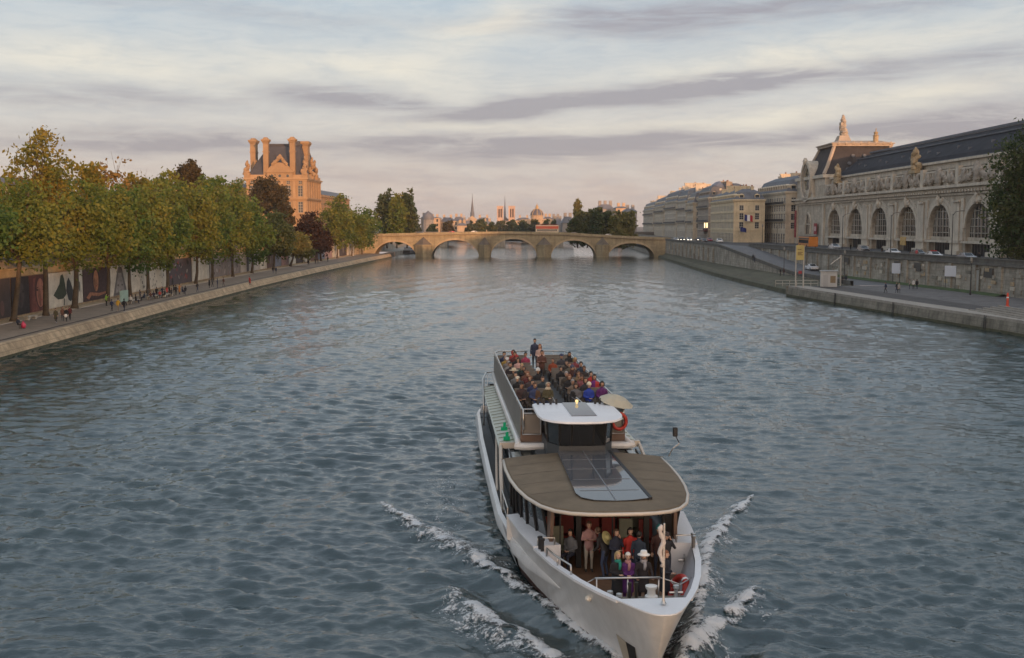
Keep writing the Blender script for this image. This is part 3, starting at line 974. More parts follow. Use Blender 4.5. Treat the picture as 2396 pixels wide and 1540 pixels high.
def block_building(name, label, loc, rz, L, D, eaves, floors, stone, roof_h=4.0, roof_m=None, bays=None, win_w=1.25, win_h=2.3,
                   ground_h=4.5, z0=0.0, chims=(), dormers=True, side=True, side_holes=None, group=None, balcony=True, inset=1.6, ridge=1.6,
                   frame=None, stringm=None):
    """city block: wall with recessed windows on the front (local -y) and on the end at local x = L, mansard roof, dormers, chimneys"""
    t = thing(name, label, 'building', loc, rz, group)
    roof_m = roof_m or ZINC
    bays = bays or max(2, int(L / 3.2))
    wall, trim = MB(), MB()
    fh = (eaves - ground_h - z0 - .8) / floors
    holes = []
    pitch = L / bays
    wins = []
    for i in range(bays):
        cx = pitch * (i + .5)
        gw = win_w * 1.35
        holes.append((cx - gw / 2, cx + gw / 2, z0 + .1, z0 + ground_h - 1.1))
        wins.append((cx, z0 + .1, gw, ground_h - 1.2, 0))
        for k in range(floors):
            zb = z0 + ground_h + fh * k + fh * .16
            hh = min(win_h, fh * .72) * (1.0 if k < floors - 1 else .82)
            holes.append((cx - win_w / 2, cx + win_w / 2, zb, zb + hh))
            wins.append((cx, zb, win_w, hh, 0))
    grid_wall(wall, 0, L, z0, eaves, holes)
    # end wall at x = L, faces +x
    sh, swins = [], []
    if side:
        sb = max(2, int(D / 4.2))
        sp = D / sb
        for i in range(sb):
            cy = sp * (i + .5)
            for k in range(floors):
                zb = z0 + ground_h + fh * k + fh * .16
                hh = min(win_h, fh * .72) * (1.0 if k < floors - 1 else .82)
                sh.append((cy - win_w / 2, cy + win_w / 2, zb, zb + hh))
                swins.append((cy, zb, win_w, hh))
    tmp = MB()
    grid_wall(tmp, 0, D, z0, eaves, sh)
    wall.add([(L - y, x, z) for (x, y, z) in tmp.v], tmp.f)
    wall.add([(0, 0, z0), (0, D, z0), (0, D, eaves), (0, 0, eaves), (L, D, z0), (L, D, eaves)], [(0, 1, 2, 3), (1, 4, 5, 2)])
    wall.add([(0, .5, z0 + .02), (L - .5, .5, z0 + .02), (L - .5, .5, eaves), (0, .5, eaves)], [(0, 1, 2, 3)])
    wall.build('wall', stone, t)
    for (cx, zb, w_, h_, y_) in wins[:70]:
        window_obj(w_, h_, t, (cx, .075, zb), frame)
    for (cy, zb, w_, h_) in swins[:28]:
        window_obj(w_, h_, t, (L - .10, cy, zb), frame, rz=pi / 2)
    for k in range(floors):
        zz = z0 + ground_h + fh * k
        for e in (0, 1):
            pass
        trim.box(-.12, L + .12, -.16, -.003, zz - .28, zz, 0)
        trim.box(L + .003, L + .16, -.12, D, zz - .28, zz, 0)
        if balcony and k in (1, floors - 1):
            trim.box(.3, L - .3, -.75, -.18, zz - .12, zz, 0)
            trim.box(.3, L - .3, -.75, -.70, zz, zz + .85, 1)
    trim.box(-.5, L + .5, -.55, D + .3, eaves + .004, eaves + .5, 0)
    trim.box(-.25, L + .25, -.3, -.003, eaves - .45, eaves + .003, 0)
    trim.build('cornice', [stringm or stone, DARKIRON], t)
    r = MB()
    mansard(r, 0, L, 0, D, eaves + .5, eaves + .5 + roof_h, inset, eaves + .5 + roof_h + ridge)
    ro = r.build('roof', roof_m, t)
    if dormers:
        for i in range(0, bays):
            dormer_obj(ro, pitch * (i + .5), .35, eaves + .55, win_w * .9, min(1.9, roof_h * .55), stone)
        if side:
            sb = max(2, int(D / 4.2))
            for i in range(sb):
                d_ = dormer_obj(ro, 0, 0, 0, win_w * .9, min(1.9, roof_h * .55), stone)
                d_.location = (L - .35, D / sb * (i + .5), eaves + .55)
                d_.rotation_euler = (0, 0, pi / 2)
    rc = random.Random(int(L * 10))
    chims = list(chims) + [(5 + 8.5 * i + rc.uniform(-1.5, 1.5), D * rc.uniform(.3, .6), rc.uniform(1.6, 3.4), 1.1, rc.uniform(3, 5)) for i in range(int(L / 9))]
    for (cx, cy, ht, w_, d_) in chims:
        chimney_obj(ro, cx, cy, eaves + .4, eaves + .5 + roof_h + ht, w_, d_, stone if ht < 99 else None, 4)
    return t

# ------------------------------------------------------------------ palace pavilion on the left
def build_pavilion():
    Yf = 470.0
    x0, x1 = ux(578, Yf), ux(718, Yf)
    L = x1 - x0
    D = 34.0
    ZB = 7.5
    ez = vz(418, Yf)            # cornice
    st = mat('palace_stone', (.30, .19, .10), .8, .16, .25, .4, 4, streak=.35, streak_col=(.26, .19, .12))
    stt = mat('palace_trim', (.36, .235, .13), .8, .12, .5)
    t = thing('palace_pavilion', 'sunlit orange stone palace pavilion with steep slate roof and tall chimneys above the trees', 'palace', (x0, Yf, 0))
    wall, trim = MB(), MB()
    nb = 5
    pitch = L / nb
    levels = [(ZB + .6, 5.0), (vz(498, Yf), 4.6), (vz(463, Yf) + .5, 4.6), (vz(431, Yf), 1.6)]
    holes, wins = [], []
    for i in range(nb):
        cx = pitch * (i + .5)
        for (zb, h) in levels:
            w = 2.0 if h > 3 else 1.5
            holes.append((cx - w / 2, cx + w / 2, zb, zb + h))
            wins.append((cx, zb, w, h))
    grid_wall(wall, 0, L, ZB, ez, holes, depth=.3)
    sh, sw = [], []
    nb2 = 6
    for i in range(nb2):
        cy = D / nb2 * (i + .5)
        for (zb, h) in levels:
            w = 1.9 if h > 3 else 1.5
            sh.append((cy - w / 2, cy + w / 2, zb, zb + h))
            sw.append((cy, zb, w, h))
    tmp = MB()
    grid_wall(tmp, 0, D, ZB, ez, sh, depth=.3)
    wall.add([(L - y, x, z) for (x, y, z) in tmp.v], tmp.f)
    wall.add([(0, 0, ZB), (0, D, ZB), (0, D, ez), (0, 0, ez), (L, D, ZB), (L, D, ez)], [(0, 1, 2, 3), (1, 4, 5, 2)])
    wall.add([(0, .75, ZB), (L - .75, .75, ZB), (L - .75, .75, ez), (0, .75, ez), (L - .75, D, ZB), (L - .75, D, ez)], [(0, 1, 2, 3), (1, 4, 5, 2)])
    wall.build('wall', st, t)
    pf = mat('palace_window_frame', (.40, .34, .27), .7, .1)
    for (cx, zb, w, h) in wins: window_obj(w, h, t, (cx, .26, zb), pf, None, 2, 4 if h > 3 else 2)
    for (cy, zb, w, h) in sw: window_obj(w, h, t, (L - .26, cy, zb), pf, None, 2, 4 if h > 3 else 2, rz=pi / 2)
    # pilasters, string courses, main cornice with brackets
    for i in range(nb + 1):
        cx = min(max(pitch * i, .7), L - .7)
        for (za, zz) in ((ZB, vz(470, Yf)), (vz(465, Yf), ez - .6)):
            trim.box(cx - .55, cx + .55, -.35, -.003, za, zz)
            trim.box(cx - .75, cx + .75, -.45, -.004, zz - .6, zz + .003)
    for i in range(nb2 + 1):
        cy = min(max(D / nb2 * i, .7), D - .7)
        for (za, zz) in ((ZB, vz(470, Yf)), (vz(465, Yf), ez - .6)):
            trim.box(L + .003, L + .35, cy - .55, cy + .55, za, zz)
    for zc, hh, ou in ((vz(468, Yf), .9, .8), (vz(502, Yf), .5, .45), (ez - .9, 1.2, 1.0)):
        trim.box(-ou, L + ou, -ou, D + ou, zc + hh * .5, zc + hh)
        trim.box(-ou * .5, L + ou * .5, -ou * .5, D + ou * .5, zc, zc + hh * .5 - .003)
    # round window surrounds under the pediment
    trim.build('cornice', stt, t)
    # attic parapet
    a = MB()
    a.box(-.2, L + .2, -.2, .5, ez + .3, vz(409, Yf))
    a.box(L - .5, L + .2, .5, D, ez + .3, vz(409, Yf))
    a.box(-.2, .5, .5, D, ez + .3, vz(409, Yf))
    a.build('parapet', stt, t)
    zr0, zr1 = vz(411, Yf), vz(338, Yf)
    r = MB()
    mx0, mx1 = ux(634, Yf + 8) - x0, ux(706, Yf + 8) - x0
    r.hexa([(.6, .8, zr0), (L - .5, .8, zr0), (L - .5, D - .8, zr0), (.6, D - .8, zr0)], [(mx0, 8, zr1), (mx1, 8, zr1), (mx1, D - 8, zr1), (mx0, D - 8, zr1)])
    r.box(mx0 - .3, mx1 + .3, 7.7, D - 7.7, zr1 + .004, zr1 + .8)
    r.box(mx0 + 8, mx0 + 12.5, 8.5, 12, zr1 + .8, zr1 + 2.0)
    # hips with lead rolls
    for (p, q) in (((.6, .8, zr0), (mx0, 8, zr1)), ((L - .5, .8, zr0), (mx1, 8, zr1)), ((L - .5, D - .8, zr0), (mx1, D - 8, zr1))):
        r.tube([p, q], .22, 6)
    for k in range(3):
        for j in range(4 - k):
            zz = zr0 + 2.5 + 3.0 * k
            yy = .8 + (zz - zr0) / (zr1 - zr0) * 7.2
            r.cbox((9 + 2.2 * j + k * 1.1, yy - .1, zz), (.55, .5, .6))
    ro = r.build('roof', mat('palace_slate', (.055, .055, .066), .7, .22, .5, .3, 7), t)
    # chimneys: two on the front, two at the sides
    zt = vz(321, Yf)
    def stack(cx, cy, w, d, z0, z1, finial=True):
        c = MB()
        c.box(cx - w / 2, cx + w / 2, cy - d / 2, cy + d / 2, z0, z1 - 2.6)
        c.box(cx - w / 2 - .2, cx + w / 2 + .2, cy - d / 2 - .2, cy + d / 2 + .2, z1 - 6.2, z1 - 5.7)
        c.hexa([(cx - w / 2, cy - d / 2, z1 - 2.6), (cx + w / 2, cy - d / 2, z1 - 2.6), (cx + w / 2, cy + d / 2, z1 - 2.6), (cx - w / 2, cy + d / 2, z1 - 2.6)],
               [(cx - w / 2 - .6, cy - d / 2 - .6, z1 - 1.5), (cx + w / 2 + .6, cy - d / 2 - .6, z1 - 1.5), (cx + w / 2 + .6, cy + d / 2 + .6, z1 - 1.5), (cx - w / 2 - .6, cy + d / 2 + .6, z1 - 1.5)])
        c.box(cx - w / 2 - .7, cx + w / 2 + .7, cy - d / 2 - .7, cy + d / 2 + .7, z1 - 1.5, z1 - .9)
        if finial:
            c.hexa([(cx - w / 2 - .3, cy - d / 2, z1 - .9), (cx + w / 2 + .3, cy - d / 2, z1 - .9), (cx + w / 2 + .3, cy + d / 2, z1 - .9), (cx - w / 2 - .3, cy + d / 2, z1 - .9)],
                   [(cx - w * .3, cy - d * .3, z1), (cx + w * .3, cy - d * .3, z1), (cx + w * .3, cy + d * .3, z1), (cx - w * .3, cy + d * .3, z1)])
        else:
            c.box(cx - w / 2 - .5, cx + w / 2 + .5, cy - d / 2 - .5, cy + d / 2 + .5, z1 - .9, z1 - .5)
        c.build('chimney', st, t)
    c1 = ux(624.5, Yf) - x0
    c2 = ux(686.5, Yf) - x0
    stack(c1, 1.2, 2.1, 2.1, zr0 + .4, zt)
    stack(c2, 1.2, 2.1, 2.1, zr0 + .4, zt + .2)
    stack(ux(598, Yf + 16) - x0, 16, 2.2, 5.0, zr0 + 1, vz(324, Yf + 16))
    stack(ux(714, Yf + 14) - x0, 14, 4.2, 5.0, zr0 + 1, vz(329, Yf + 14), False)
    # pedimented frontispiece between the chimneys
    fx0, fx1 = ux(627, Yf) - x0, ux(688, Yf) - x0
    fm = (fx0 + fx1) / 2
    f = MB()
    fz0, fz1 = ez + .31, vz(404, Yf)
    f.box(fx0, fx1, -.7, .9, fz0, fz1)
    f.box(fx0 - .5, fx1 + .5, -1.1, 1.0, fz1, fz1 + .55)
    n = 12
    arc = [(fx0 + (fx1 - fx0) * i / n, -.9, fz1 + .56 + 3.6 * sin(pi * i / n) ** .75) for i in range(n + 1)]
    f.slab([(fx0, -.9, fz1 + .56)] + arc[1:-1] + [(fx1, -.9, fz1 + .56)], (0, 1.6, 0))
    f.build('pediment', st, t)
    for k in (-1, 0, 1):
        w_ = MB()
        cx = fm + k * 3.3
        rg = [(cx + .72 * cos(a * pi / 8), -.71 - .002, (fz0 + fz1) / 2 - .3 + .72 * sin(a * pi / 8)) for a in range(16)]
        w_.slab(rg, (0, -.02, 0), 0)
        for a in range(16):
            p, q = Vector(rg[a]), Vector(rg[(a + 1) % 16])
            w_.tube([p, q], .16, 5, 1)
        w_.build('round_window', [GLASS, stt], t)
    sc = MB()
    for i in range(16):
        a = i / 15
        sc.blob((fx0 + 2.6 + (fx1 - fx0 - 5.2) * a, -.7, fz1 + 3.4 + 3.9 * (1 - abs(2 * a - 1)) * random.uniform(.65, 1)), (.8, .7, random.uniform(.6, 1.0)), i, .4, 8, 5)
    sc.build('crest_sculpture', st, t)
    # seated stone groups on the corners
    for (gx, gy, hgt, n) in ((L - .5, .5, 6.2, 9), (L + .2, 12, 6.4, 9), (L, 22, 5.8, 8), (.5, .4, 4.6, 7), (2.6, 8, 5.0, 6)):
        g = MB()
        g.box(gx - 1.2, gx + 1.2, gy - 1.2, gy + 1.2, ez + .31, ez + 2.3)
        for i in range(n):
            a = i / (n - 1)
            g.blob((gx + random.uniform(-1, 1) * (1 - a * .7), gy + random.uniform(-.8, .8), ez + 2.2 + a * hgt), (1.15 - a * .6, 1.0 - a * .4, 1.0), i + gx, .45, 8, 5)
        g.build('statue_group', st, t)
    # lower wing running back along the river
    w2 = thing('palace_wing', 'long lower palace wing with grey roof running back beside the sunlit pavilion', 'palace', (x1 - 3, Yf + D + .5, 0))
    m_ = MB()
    h2 = []
    for i in range(14):
        cy = 3 + 6.2 * i
        for (zb, h) in ((ZB + .6, 4.2), (vz(498, Yf), 4.0), (vz(470, Yf), 3.6)):
            h2.append((cy - 1, cy + 1, zb, zb + h))
    tmp = MB()
    grid_wall(tmp, 0, 90, ZB, vz(455, Yf), h2, depth=.5)
    m_.add([(3 - y, x, z) for (x, y, z) in tmp.v], tmp.f)
    m_.box(-22, 2.4, 0, 90, ZB, vz(455, Yf) - .1)
    m_.build('wall', st, w2)
    m_ = MB()
    m_.box(-22.4, 3.5, -.3, 90, vz(455, Yf) - .09, vz(453, Yf))
    m_.build('cornice', stt, w2)
    for i in range(14):
        for (zb, h) in ((ZB + .6, 4.2), (vz(498, Yf), 4.0), (vz(470, Yf), 3.6)):
            window_obj(2, h, w2, (2.55, 3 + 6.2 * i, zb), pf, None, 2, 4, rz=pi / 2)
    m_ = MB()
    m_.slab([(-22, 0, vz(453, Yf)), (3, 0, vz(453, Yf)), (-3, 0, vz(433, Yf)), (-16, 0, vz(433, Yf))], (0, 90, 0))
    m_.build('roof', SLATE, w2)
    # grey roofed building to the left behind the trees
    w3 = thing('palace_wing', 'dark roof and wall just visible left of the sunlit pavilion', 'palace', (x0 - 62, Yf + 22, 0))
    m_ = MB()
    m_.box(0, 62, 0, 18, ZB, vz(440, Yf + 22)); m_.build('wall', st, w3)
    m_ = MB()
    m_.slab([(0, -.4, vz(440, Yf + 22)), (0, 18.4, vz(440, Yf + 22)), (0, 13, vz(430, Yf + 22)), (0, 5, vz(430, Yf + 22))], (62, 0, 0)); m_.build('roof', SLATE, w3)
build_pavilion()
# domed grey roof at the far left edge
p = at(-6, 525, 330)
w4 = thing('domed_building', 'grey domed roof rising at the left edge behind the tall golden tree', 'building', (p.x, 330, 7.5))
b = MB(); b.box(-14, 14, -10, 10, 0, vz(440, 330) - 7.5); b.build('wall', STONE_GREY, w4)
b = MB(); b.lathe([(13, vz(440, 330) - 7.5), (12.4, vz(432, 330) - 7.5), (10, vz(423, 330) - 7.5), (6, vz(416, 330) - 7.5), (1, vz(413, 330) - 7.5)], (0, 0, 0), 20); b.build('roof', SLATE, w4, smooth=True)
# ------------------------------------------------------------------ the museum in the former railway station
def build_museum():
    XF = 93.0
    slope = .0076
    YA = 379.0                                  # far corner of the facade
    rz = -pi / 2 - math.atan(slope)
    org = Vector((XF + slope * YA, YA, 0))
    t = thing('railway_museum', 'vast grey stone former station with arched windows, clock gable and slate roof', 'museum', org, rz)
    S = lambda Y: (YA - Y)                      # local x, grows towards the viewer
    ZB = 6.6
    st = mat('museum_stone', (.50, .44, .355), .85, .20, .22, .45, 4.0, streak=.55, streak_col=(.12, .105, .09), brick=(2.2, .8, .008))
    stt = mat('museum_trim', (.55, .485, .395), .8, .18, .5, .3, 6, streak=.4, streak_col=(.13, .11, .095))
    carve = mat('museum_carving', (.34, .295, .245), .9, .3, .8, .5, 5)
    bronze = mat('gilt_stone', (.36, .27, .16), .75, .25, .6)
    slate = mat('museum_slate', (.034, .036, .044), .8, .22, .35, .2, 6, spec=.12)
    frame = mat('museum_window_frame', (.36, .33, .28), .6, .1)
    zsill, zspring, zapex, zcor = 10.3, 12.2, 17.3, 20.3
    centres = [S(333 - 20.9 * k) for k in range(11)]
    pitch, hw = 20.9, 6.3
    x_end = centres[-1] + pitch / 2
    x_p = centres[0] - pitch / 2                # end of the clock pavilion
    wall, trim = MB(), MB()
    n = 16
    for cx in centres:
        # pier parts either side, spandrel over the arch
        for (a, b_) in ((cx - pitch / 2, cx - hw), (cx + hw, cx + pitch / 2)):
            wall.add([(a, 0, ZB), (b_, 0, ZB), (b_, 0, zcor), (a, 0, zcor)], [(0, 1, 2, 3)])
        arc = [(cx - hw * cos(pi * i / n), zspring + (zapex - zspring) * sin(pi * i / n)) for i in range(n + 1)]
        for i in range(n):
            (xa, za), (xb, zb) = arc[i], arc[i + 1]
            wall.add([(xa, 0, za), (xb, 0, zb), (xb, 0, zcor), (xa, 0, zcor)], [(0, 1, 2, 3)])
            wall.add([(xa, 0, za), (xb, 0, zb), (xb, 1.1, zb), (xa, 1.1, za)], [(0, 1, 2, 3)])
        for sx in (-1, 1):
            wall.add([(cx + sx * hw, 0, ZB), (cx + sx * hw, 1.1, ZB), (cx + sx * hw, 1.1, zspring), (cx + sx * hw, 0, zspring)], [(0, 1, 2, 3)])
        # band between door and window
        wall.add([(cx - hw, .5, 9.0), (cx + hw, .5, 9.0), (cx + hw, .5, zsill), (cx - hw, .5, zsill)], [(0, 1, 2, 3)])
        wall.add([(cx - hw, 1.05, ZB), (cx - hw + 1.7, 1.05, ZB), (cx - hw + 1.7, 1.05, 9.0), (cx - hw, 1.05, 9.0)], [(0, 1, 2, 3)])
        wall.add([(cx + hw, 1.05, ZB), (cx + hw - 1.7, 1.05, ZB), (cx + hw - 1.7, 1.05, 9.0), (cx + hw, 1.05, 9.0)], [(0, 1, 2, 3)])
        trim.box(cx - hw - .3, cx + hw + .3, -.9, .55, 9.05, 9.5)
        # archivolt: two stepped rings
        for (ro, ri, yo) in ((1.0, .12, -.28), (1.9, 1.05, -.16)):
            for i in range(n):
                q = []
                for j in (i, i + 1):
                    ca, sa = -cos(pi * j / n), sin(pi * j / n)
                    q.append(((cx + (hw + ri) * ca), zspring + (zapex - zspring + ri) * sa, (cx + (hw + ro) * ca), zspring + (zapex - zspring + ro) * sa))
                trim.slab([(q[0][0], yo, q[0][1]), (q[1][0], yo, q[1][1]), (q[1][2], yo, q[1][3]), (q[0][2], yo, q[0][3])], (0, -yo - .003, 0))
        # keystone cartouche
        trim.blob((cx, -.5, zapex + 1.0), (.9, .6, 1.3), cx, .35, 9, 6)
        trim.blob((cx - 1.2, -.35, zapex + .8), (.8, .4, .7), cx + 3, .4, 8, 5)
        trim.blob((cx + 1.2, -.35, zapex + .8), (.8, .4, .7), cx + 5, .4, 8, 5)
        # pilaster strips between the bays with bracket capitals
        px = cx + pitch / 2
        for dx in (-2.7, 2.7):
            trim.box(px + dx - .75, px + dx + .75, -.35, -.004, 9.6, zcor - 1.9)
        trim.box(px - 1.5, px + 1.5, -.5, -.003, 9.6, zcor - 2.6)
        trim.box(px - 1.9, px + 1.9, -.9, -.0035, zcor - 2.6, zcor - 2.2)
        trim.box(px - 2.6, px + 2.6, -.7, -.002, ZB, 9.0)
        trim.box(px - 2.9, px + 2.9, -1.0, -.001, 9.0, 9.6)
        trim.box(px - 3.2, px + 3.2, -1.4, -.0045, ZB, 7.5)
    # clock pavilion wall and back of everything
    wall.add([(0, 0, ZB), (x_p, 0, ZB), (x_p, 0, 25), (0, 0, 25)], [(0, 1, 2, 3)])
    wall.add([(0, 0, ZB), (0, 32, ZB), (0, 32, 28), (0, 0, 28)], [(0, 1, 2, 3)])
    wall.box(x_p - .3, x_end, 2.3, 40, ZB, 26.2)
    wall.add([(x_end, 0, ZB), (x_end, 40, ZB), (x_end, 40, 26), (x_end, 0, 26)], [(0, 1, 2, 3)])
    wall.add([(x_p, 0, zcor), (x_end, 0, zcor), (x_end, 0, 22.2), (x_p, 0, 22.2)], [(0, 1, 2, 3)])
    wall.build('wall', st, t)
    # cornices
    cornice(trim, 0, x_end, zcor, 1.1, 1.5)
    trim.box(0, x_end, -.4, -.003, zcor - 1.1, zcor - .7)
    for i in range(int(x_end / 1.6)):
        trim.box(i * 1.6, i * 1.6 + .8, -1.1, -.41, zcor - .5, zcor - .003)
    trim.box(x_p, x_end, 1.6, 2.29, 25.3, 26.6)
    trim.box(x_p, x_end, .9, 2.28, 26.6, 27.1)
    # balustrade rail at attic
    trim.box(x_p, x_end, -.35, .2, 22.2, 22.6)
    trim.box(x_p, x_end, -.3, .15, 24.5, 24.9)
    for i in range(int((x_end - x_p) / 1.5)):
        xx = x_p + .7 + i * 1.5
        trim.lathe([(.18, 22.6), (.30, 23.2), (.16, 24.0), (.22, 24.5)], (xx, -.08, 0), 6)
    for cx in centres:
        px = cx + pitch / 2
        trim.box(px - .9, px + .9, -.7, .3, zcor + 1.1, 25.4)
        trim.box(px - 5.9, px - 5.1, -.5, .3, zcor + 1.1, 25.0)
    trim.build('cornice', stt, t)
    # carved garlands and shields on the attic
    for k, cx in enumerate(centres[:9]):
        ca = MB()
        ca.blob((cx, -.6, 23.5), (1.5, .7, 2.2), k, .35, 10, 7)
        for sx in (-1, 1):
            for j in range(4):
                ca.blob((cx + sx * (1.9 + j * 1.05), -.55, 22.4 + 1.5 * (1 - j / 3.0) ** 1.4 + random.uniform(-.15, .2)), (.85, .5, .62 + .2 * random.random()), k * 7 + j + sx, .45, 8, 5)
            ca.blob((cx + sx * 7.0, -.5, 23.1), (1.2, .5, 1.3), k + 40 + sx, .45, 8, 6)
            ca.blob((cx + sx * 8.6, -.5, 22.5), (.9, .45, .7), k + 60 + sx, .45, 8, 5)
        ca.build('carved_panel', carve, t)
    # glazing, doors
    for k, cx in enumerate(centres[:9]):
        g = MB()
        arc = [(cx - (hw - .15) * cos(pi * i / n), 0.9, zspring + (zapex - zspring - .15) * sin(pi * i / n)) for i in range(n + 1)]
        g.add([(cx - hw + .15, 0.9, zsill)] + arc + [(cx + hw - .15, 0.9, zsill)], [tuple(range(n + 3))], 0)
        for xx in (-3.6, 0, 3.6):
            zt = zspring + (zapex - zspring - .2) * sqrt(max(0, 1 - (xx / hw) ** 2))
            w_ = .28 if xx else .12
            g.box(cx + xx - w_ / 2, cx + xx + w_ / 2, 0.62, 0.88, zsill, zt, 1)
        for xx in (-5, -1.8, 1.8, 5):
            zt = zspring + (zapex - zspring - .2) * sqrt(max(0, 1 - (xx / hw) ** 2))
            g.box(cx + xx - .05, cx + xx + .05, 0.72, 0.88, zsill, zt, 1)
        for zz in (11.2, 12.6, 14.2, 15.8):
            q = hw if zz < zspring else hw * sqrt(max(0, 1 - ((zz - zspring) / (zapex - zspring)) ** 2))
            g.box(cx - q + .2, cx + q - .2, 0.70, 0.87, zz - .07, zz + .07, 1)
        # lower inside screen visible behind the glass
        g.add([(cx - 3.4, 0.895, zsill + .1), (cx + 3.4, 0.895, zsill + .1), (cx + 3.4, 0.895, zsill + 2.6), (cx - 3.4, 0.895, zsill + 2.6)], [(0, 1, 2, 3)], 2)
        gm = mat('museum_glass', (.045, .05, .052), .10, .3, .3, spec=.5)
        if k == 3: gm = mat('museum_glass_warm', (.10, .075, .045), .15, .3, .3, spec=.5)
        if k == 0: gm = mat('museum_glass_brown', (.085, .065, .052), .15, .3, .3, spec=.5)
        o = g.build('arched_window', [gm, frame, mat('museum_glass_dark', (.02, .022, .025), .12, .2, spec=.5)], t)
        d = MB()
        d.add([(cx - hw + 1.7, 1.0, ZB), (cx + hw - 1.7, 1.0, ZB), (cx + hw - 1.7, 1.0, 9.0), (cx - hw + 1.7, 1.0, 9.0)], [(0, 1, 2, 3)], 0)
        for q in range(7):
            xx = cx - hw + 1.7 + q * (2 * hw - 3.4) / 6
            d.box(xx - .07, xx + .07, .88, .99, ZB, 9.0, 1)
        d.build('doorway', [mat('doorway_dark', (.018, .019, .026), .3, .2), DARKIRON], t)
    # statue groups above the cornice
    for Ysg, ht in ((331, 5.0), (266, 5.4), (205, 5.6)):
        cx = S(Ysg)
        g = MB()
        g.box(cx - 2.2, cx + 2.2, -.9, .8, 24.91, 25.6)
        for i in range(22):
            a = i / 21
            g.blob((cx + random.uniform(-1.7, 1.7) * (1 - .75 * a), -.1 + random.uniform(-.5, .5), 25.5 + a * ht * .86), (1.0 - .5 * a, .8 - .3 * a, .95 - .35 * a), i + Ysg, .5, 8, 6)
        g.ell((cx + .1, -.1, 25.5 + ht * .95), (.36, .36, .48), 8, 6)
        g.build('statue_group', bronze if Ysg != 205 else carve, t)
    # clock gable
    ccx, ccz, cr = S(363), 26.7, 4.1
    g = MB()
    m_ = 20
    for (ro, ri, y0, y1, mm) in ((6.6, 5.4, -1.5, 3.2, 0), (5.4, 4.5, -1.1, 1.2, 1), (4.5, cr, -.8, .8, 0)):
        for i in range(m_):
            a0, a1 = 2 * pi * i / m_, 2 * pi * (i + 1) / m_
            q = [(ccx + r_ * cos(a), y0, ccz + r_ * sin(a)) for (r_, a) in ((ri, a0), (ri, a1), (ro, a1), (ro, a0))]
            g.slab(q, (0, y1 - y0, 0), mm)
    g.box(ccx - 7.4, ccx + 7.4, -.8, 5, zcor + 1.1, 23.0, 0)
    g.box(ccx - 6.6, ccx - 4.6, -1.0, 5, 23.0, 26.5, 0)
    g.box(ccx + 4.6, ccx + 6.6, -1.0, 5, 23.0, 26.5, 0)
    g.box(ccx - 4.6, ccx + 4.6, -.6, 5, 23.0, 24.0, 0)
    g.blob((ccx, -1.5, ccz + 6.4), (1.5, .8, 1.1), 2, .4)
    g.slab([(ccx + 6.2 * cos(a), 3.0, ccz + 6.2 * sin(a)) for a in np.linspace(0, pi, 17)], (0, 5.0, 0), 0)
    go = g.build('clock_gable', [stt, carve], t)
    c = MB()
    c.slab([(ccx + cr * cos(2 * pi * i / 28), -.35, ccz + cr * sin(2 * pi * i / 28)) for i in range(28)], (0, .3, 0), 0)
    for i in range(12):
        a = 2 * pi * i / 12
        c.cbox((ccx + 3.3 * sin(a), -.42, ccz + 3.3 * cos(a)), (.28, .08, .95), 0, 1, 0, a)
    for i in range(28):
        a0, a1 = 2 * pi * i / 28, 2 * pi * (i + 1) / 28
        for r_ in (2.55, 4.0):
            c.tube([(ccx + r_ * cos(a0), -.42, ccz + r_ * sin(a0)), (ccx + r_ * cos(a1), -.42, ccz + r_ * sin(a1))], .07, 4, 1, False)
    cl = c.build('clock_face', [mat('clock_glass', (.10, .115, .125), .15, .1), mat('clock_gilding', (.40, .33, .20), .4, .1)], t)
    h = MB()
    h.cbox((ccx + .7, -.5, ccz + 1.0), (.22, .06, 2.6), 0, 0, 0, radians(35))
    h.cbox((ccx - .5, -.52, ccz - 1.4), (.16, .06, 3.2), 0, 0, 0, radians(20))
    h.build('clock_hand', DARKIRON, cl)
    # small arched window and banners of the clock pavilion
    g = MB()
    wa = [(ccx - 3.0 * cos(pi * i / 12), -.05, 13.2 + 3.4 * sin(pi * i / 12)) for i in range(13)]
    g.add([(ccx - 3.0, -.05, 9.9)] + wa + [(ccx + 3.0, -.05, 9.9)], [tuple(range(15))], 0)
    for i in range(12):
        p, q = Vector(wa[i]), Vector(wa[i + 1])
        g.tube([p, q], .45, 6, 1)
    g.box(ccx - 3.5, ccx - 3.0, -.5, -.004, 9.9, 13.2, 1)
    g.box(ccx + 3.0, ccx + 3.5, -.5, -.004, 9.9, 13.2, 1)
    g.box(ccx - .12, ccx + .12, -.16, -.06, 9.9, 16.4, 1)
    g.box(ccx - 3, ccx + 3, -.16, -.06, 12.9, 13.2, 1)
    g.build('arched_window', [GLASS, stt], t)
    for s_ in (0.2, x_p - 2.2):
        c = MB(); c.box(s_, s_ + 2.0, -.5, -.003, ZB, zcor - .9); c.build('pilaster', stt, t)
    # long slate roof of the nave
    r = MB()
    prof = [(3.4, 27.1), (4.2, 28.6), (9.0, 32.3), (13.0, 34.2), (17.0, 34.9), (21, 35.1)]
    prof += [(42 - y, z) for (y, z) in prof[::-1][1:]]
    xa, xb = x_p + 2, x_end
    r.loft([[(x, y, z) for (y, z) in prof] for x in (xa, xb)], 0, True, True)
    for i in range(1, 3):
        pass
    ro = r.build('roof', slate, t)
    v = MB()
    v.box(xa, xb, 12.3, 12.9, 34.2, 34.75)
    v.box(xa, xb, 8.6, 9.0, 32.35, 32.6)
    v.box(xa, xb, 3.3, 3.6, 27.15, 27.6)
    v.build('roof_gutter', ZINC, ro)
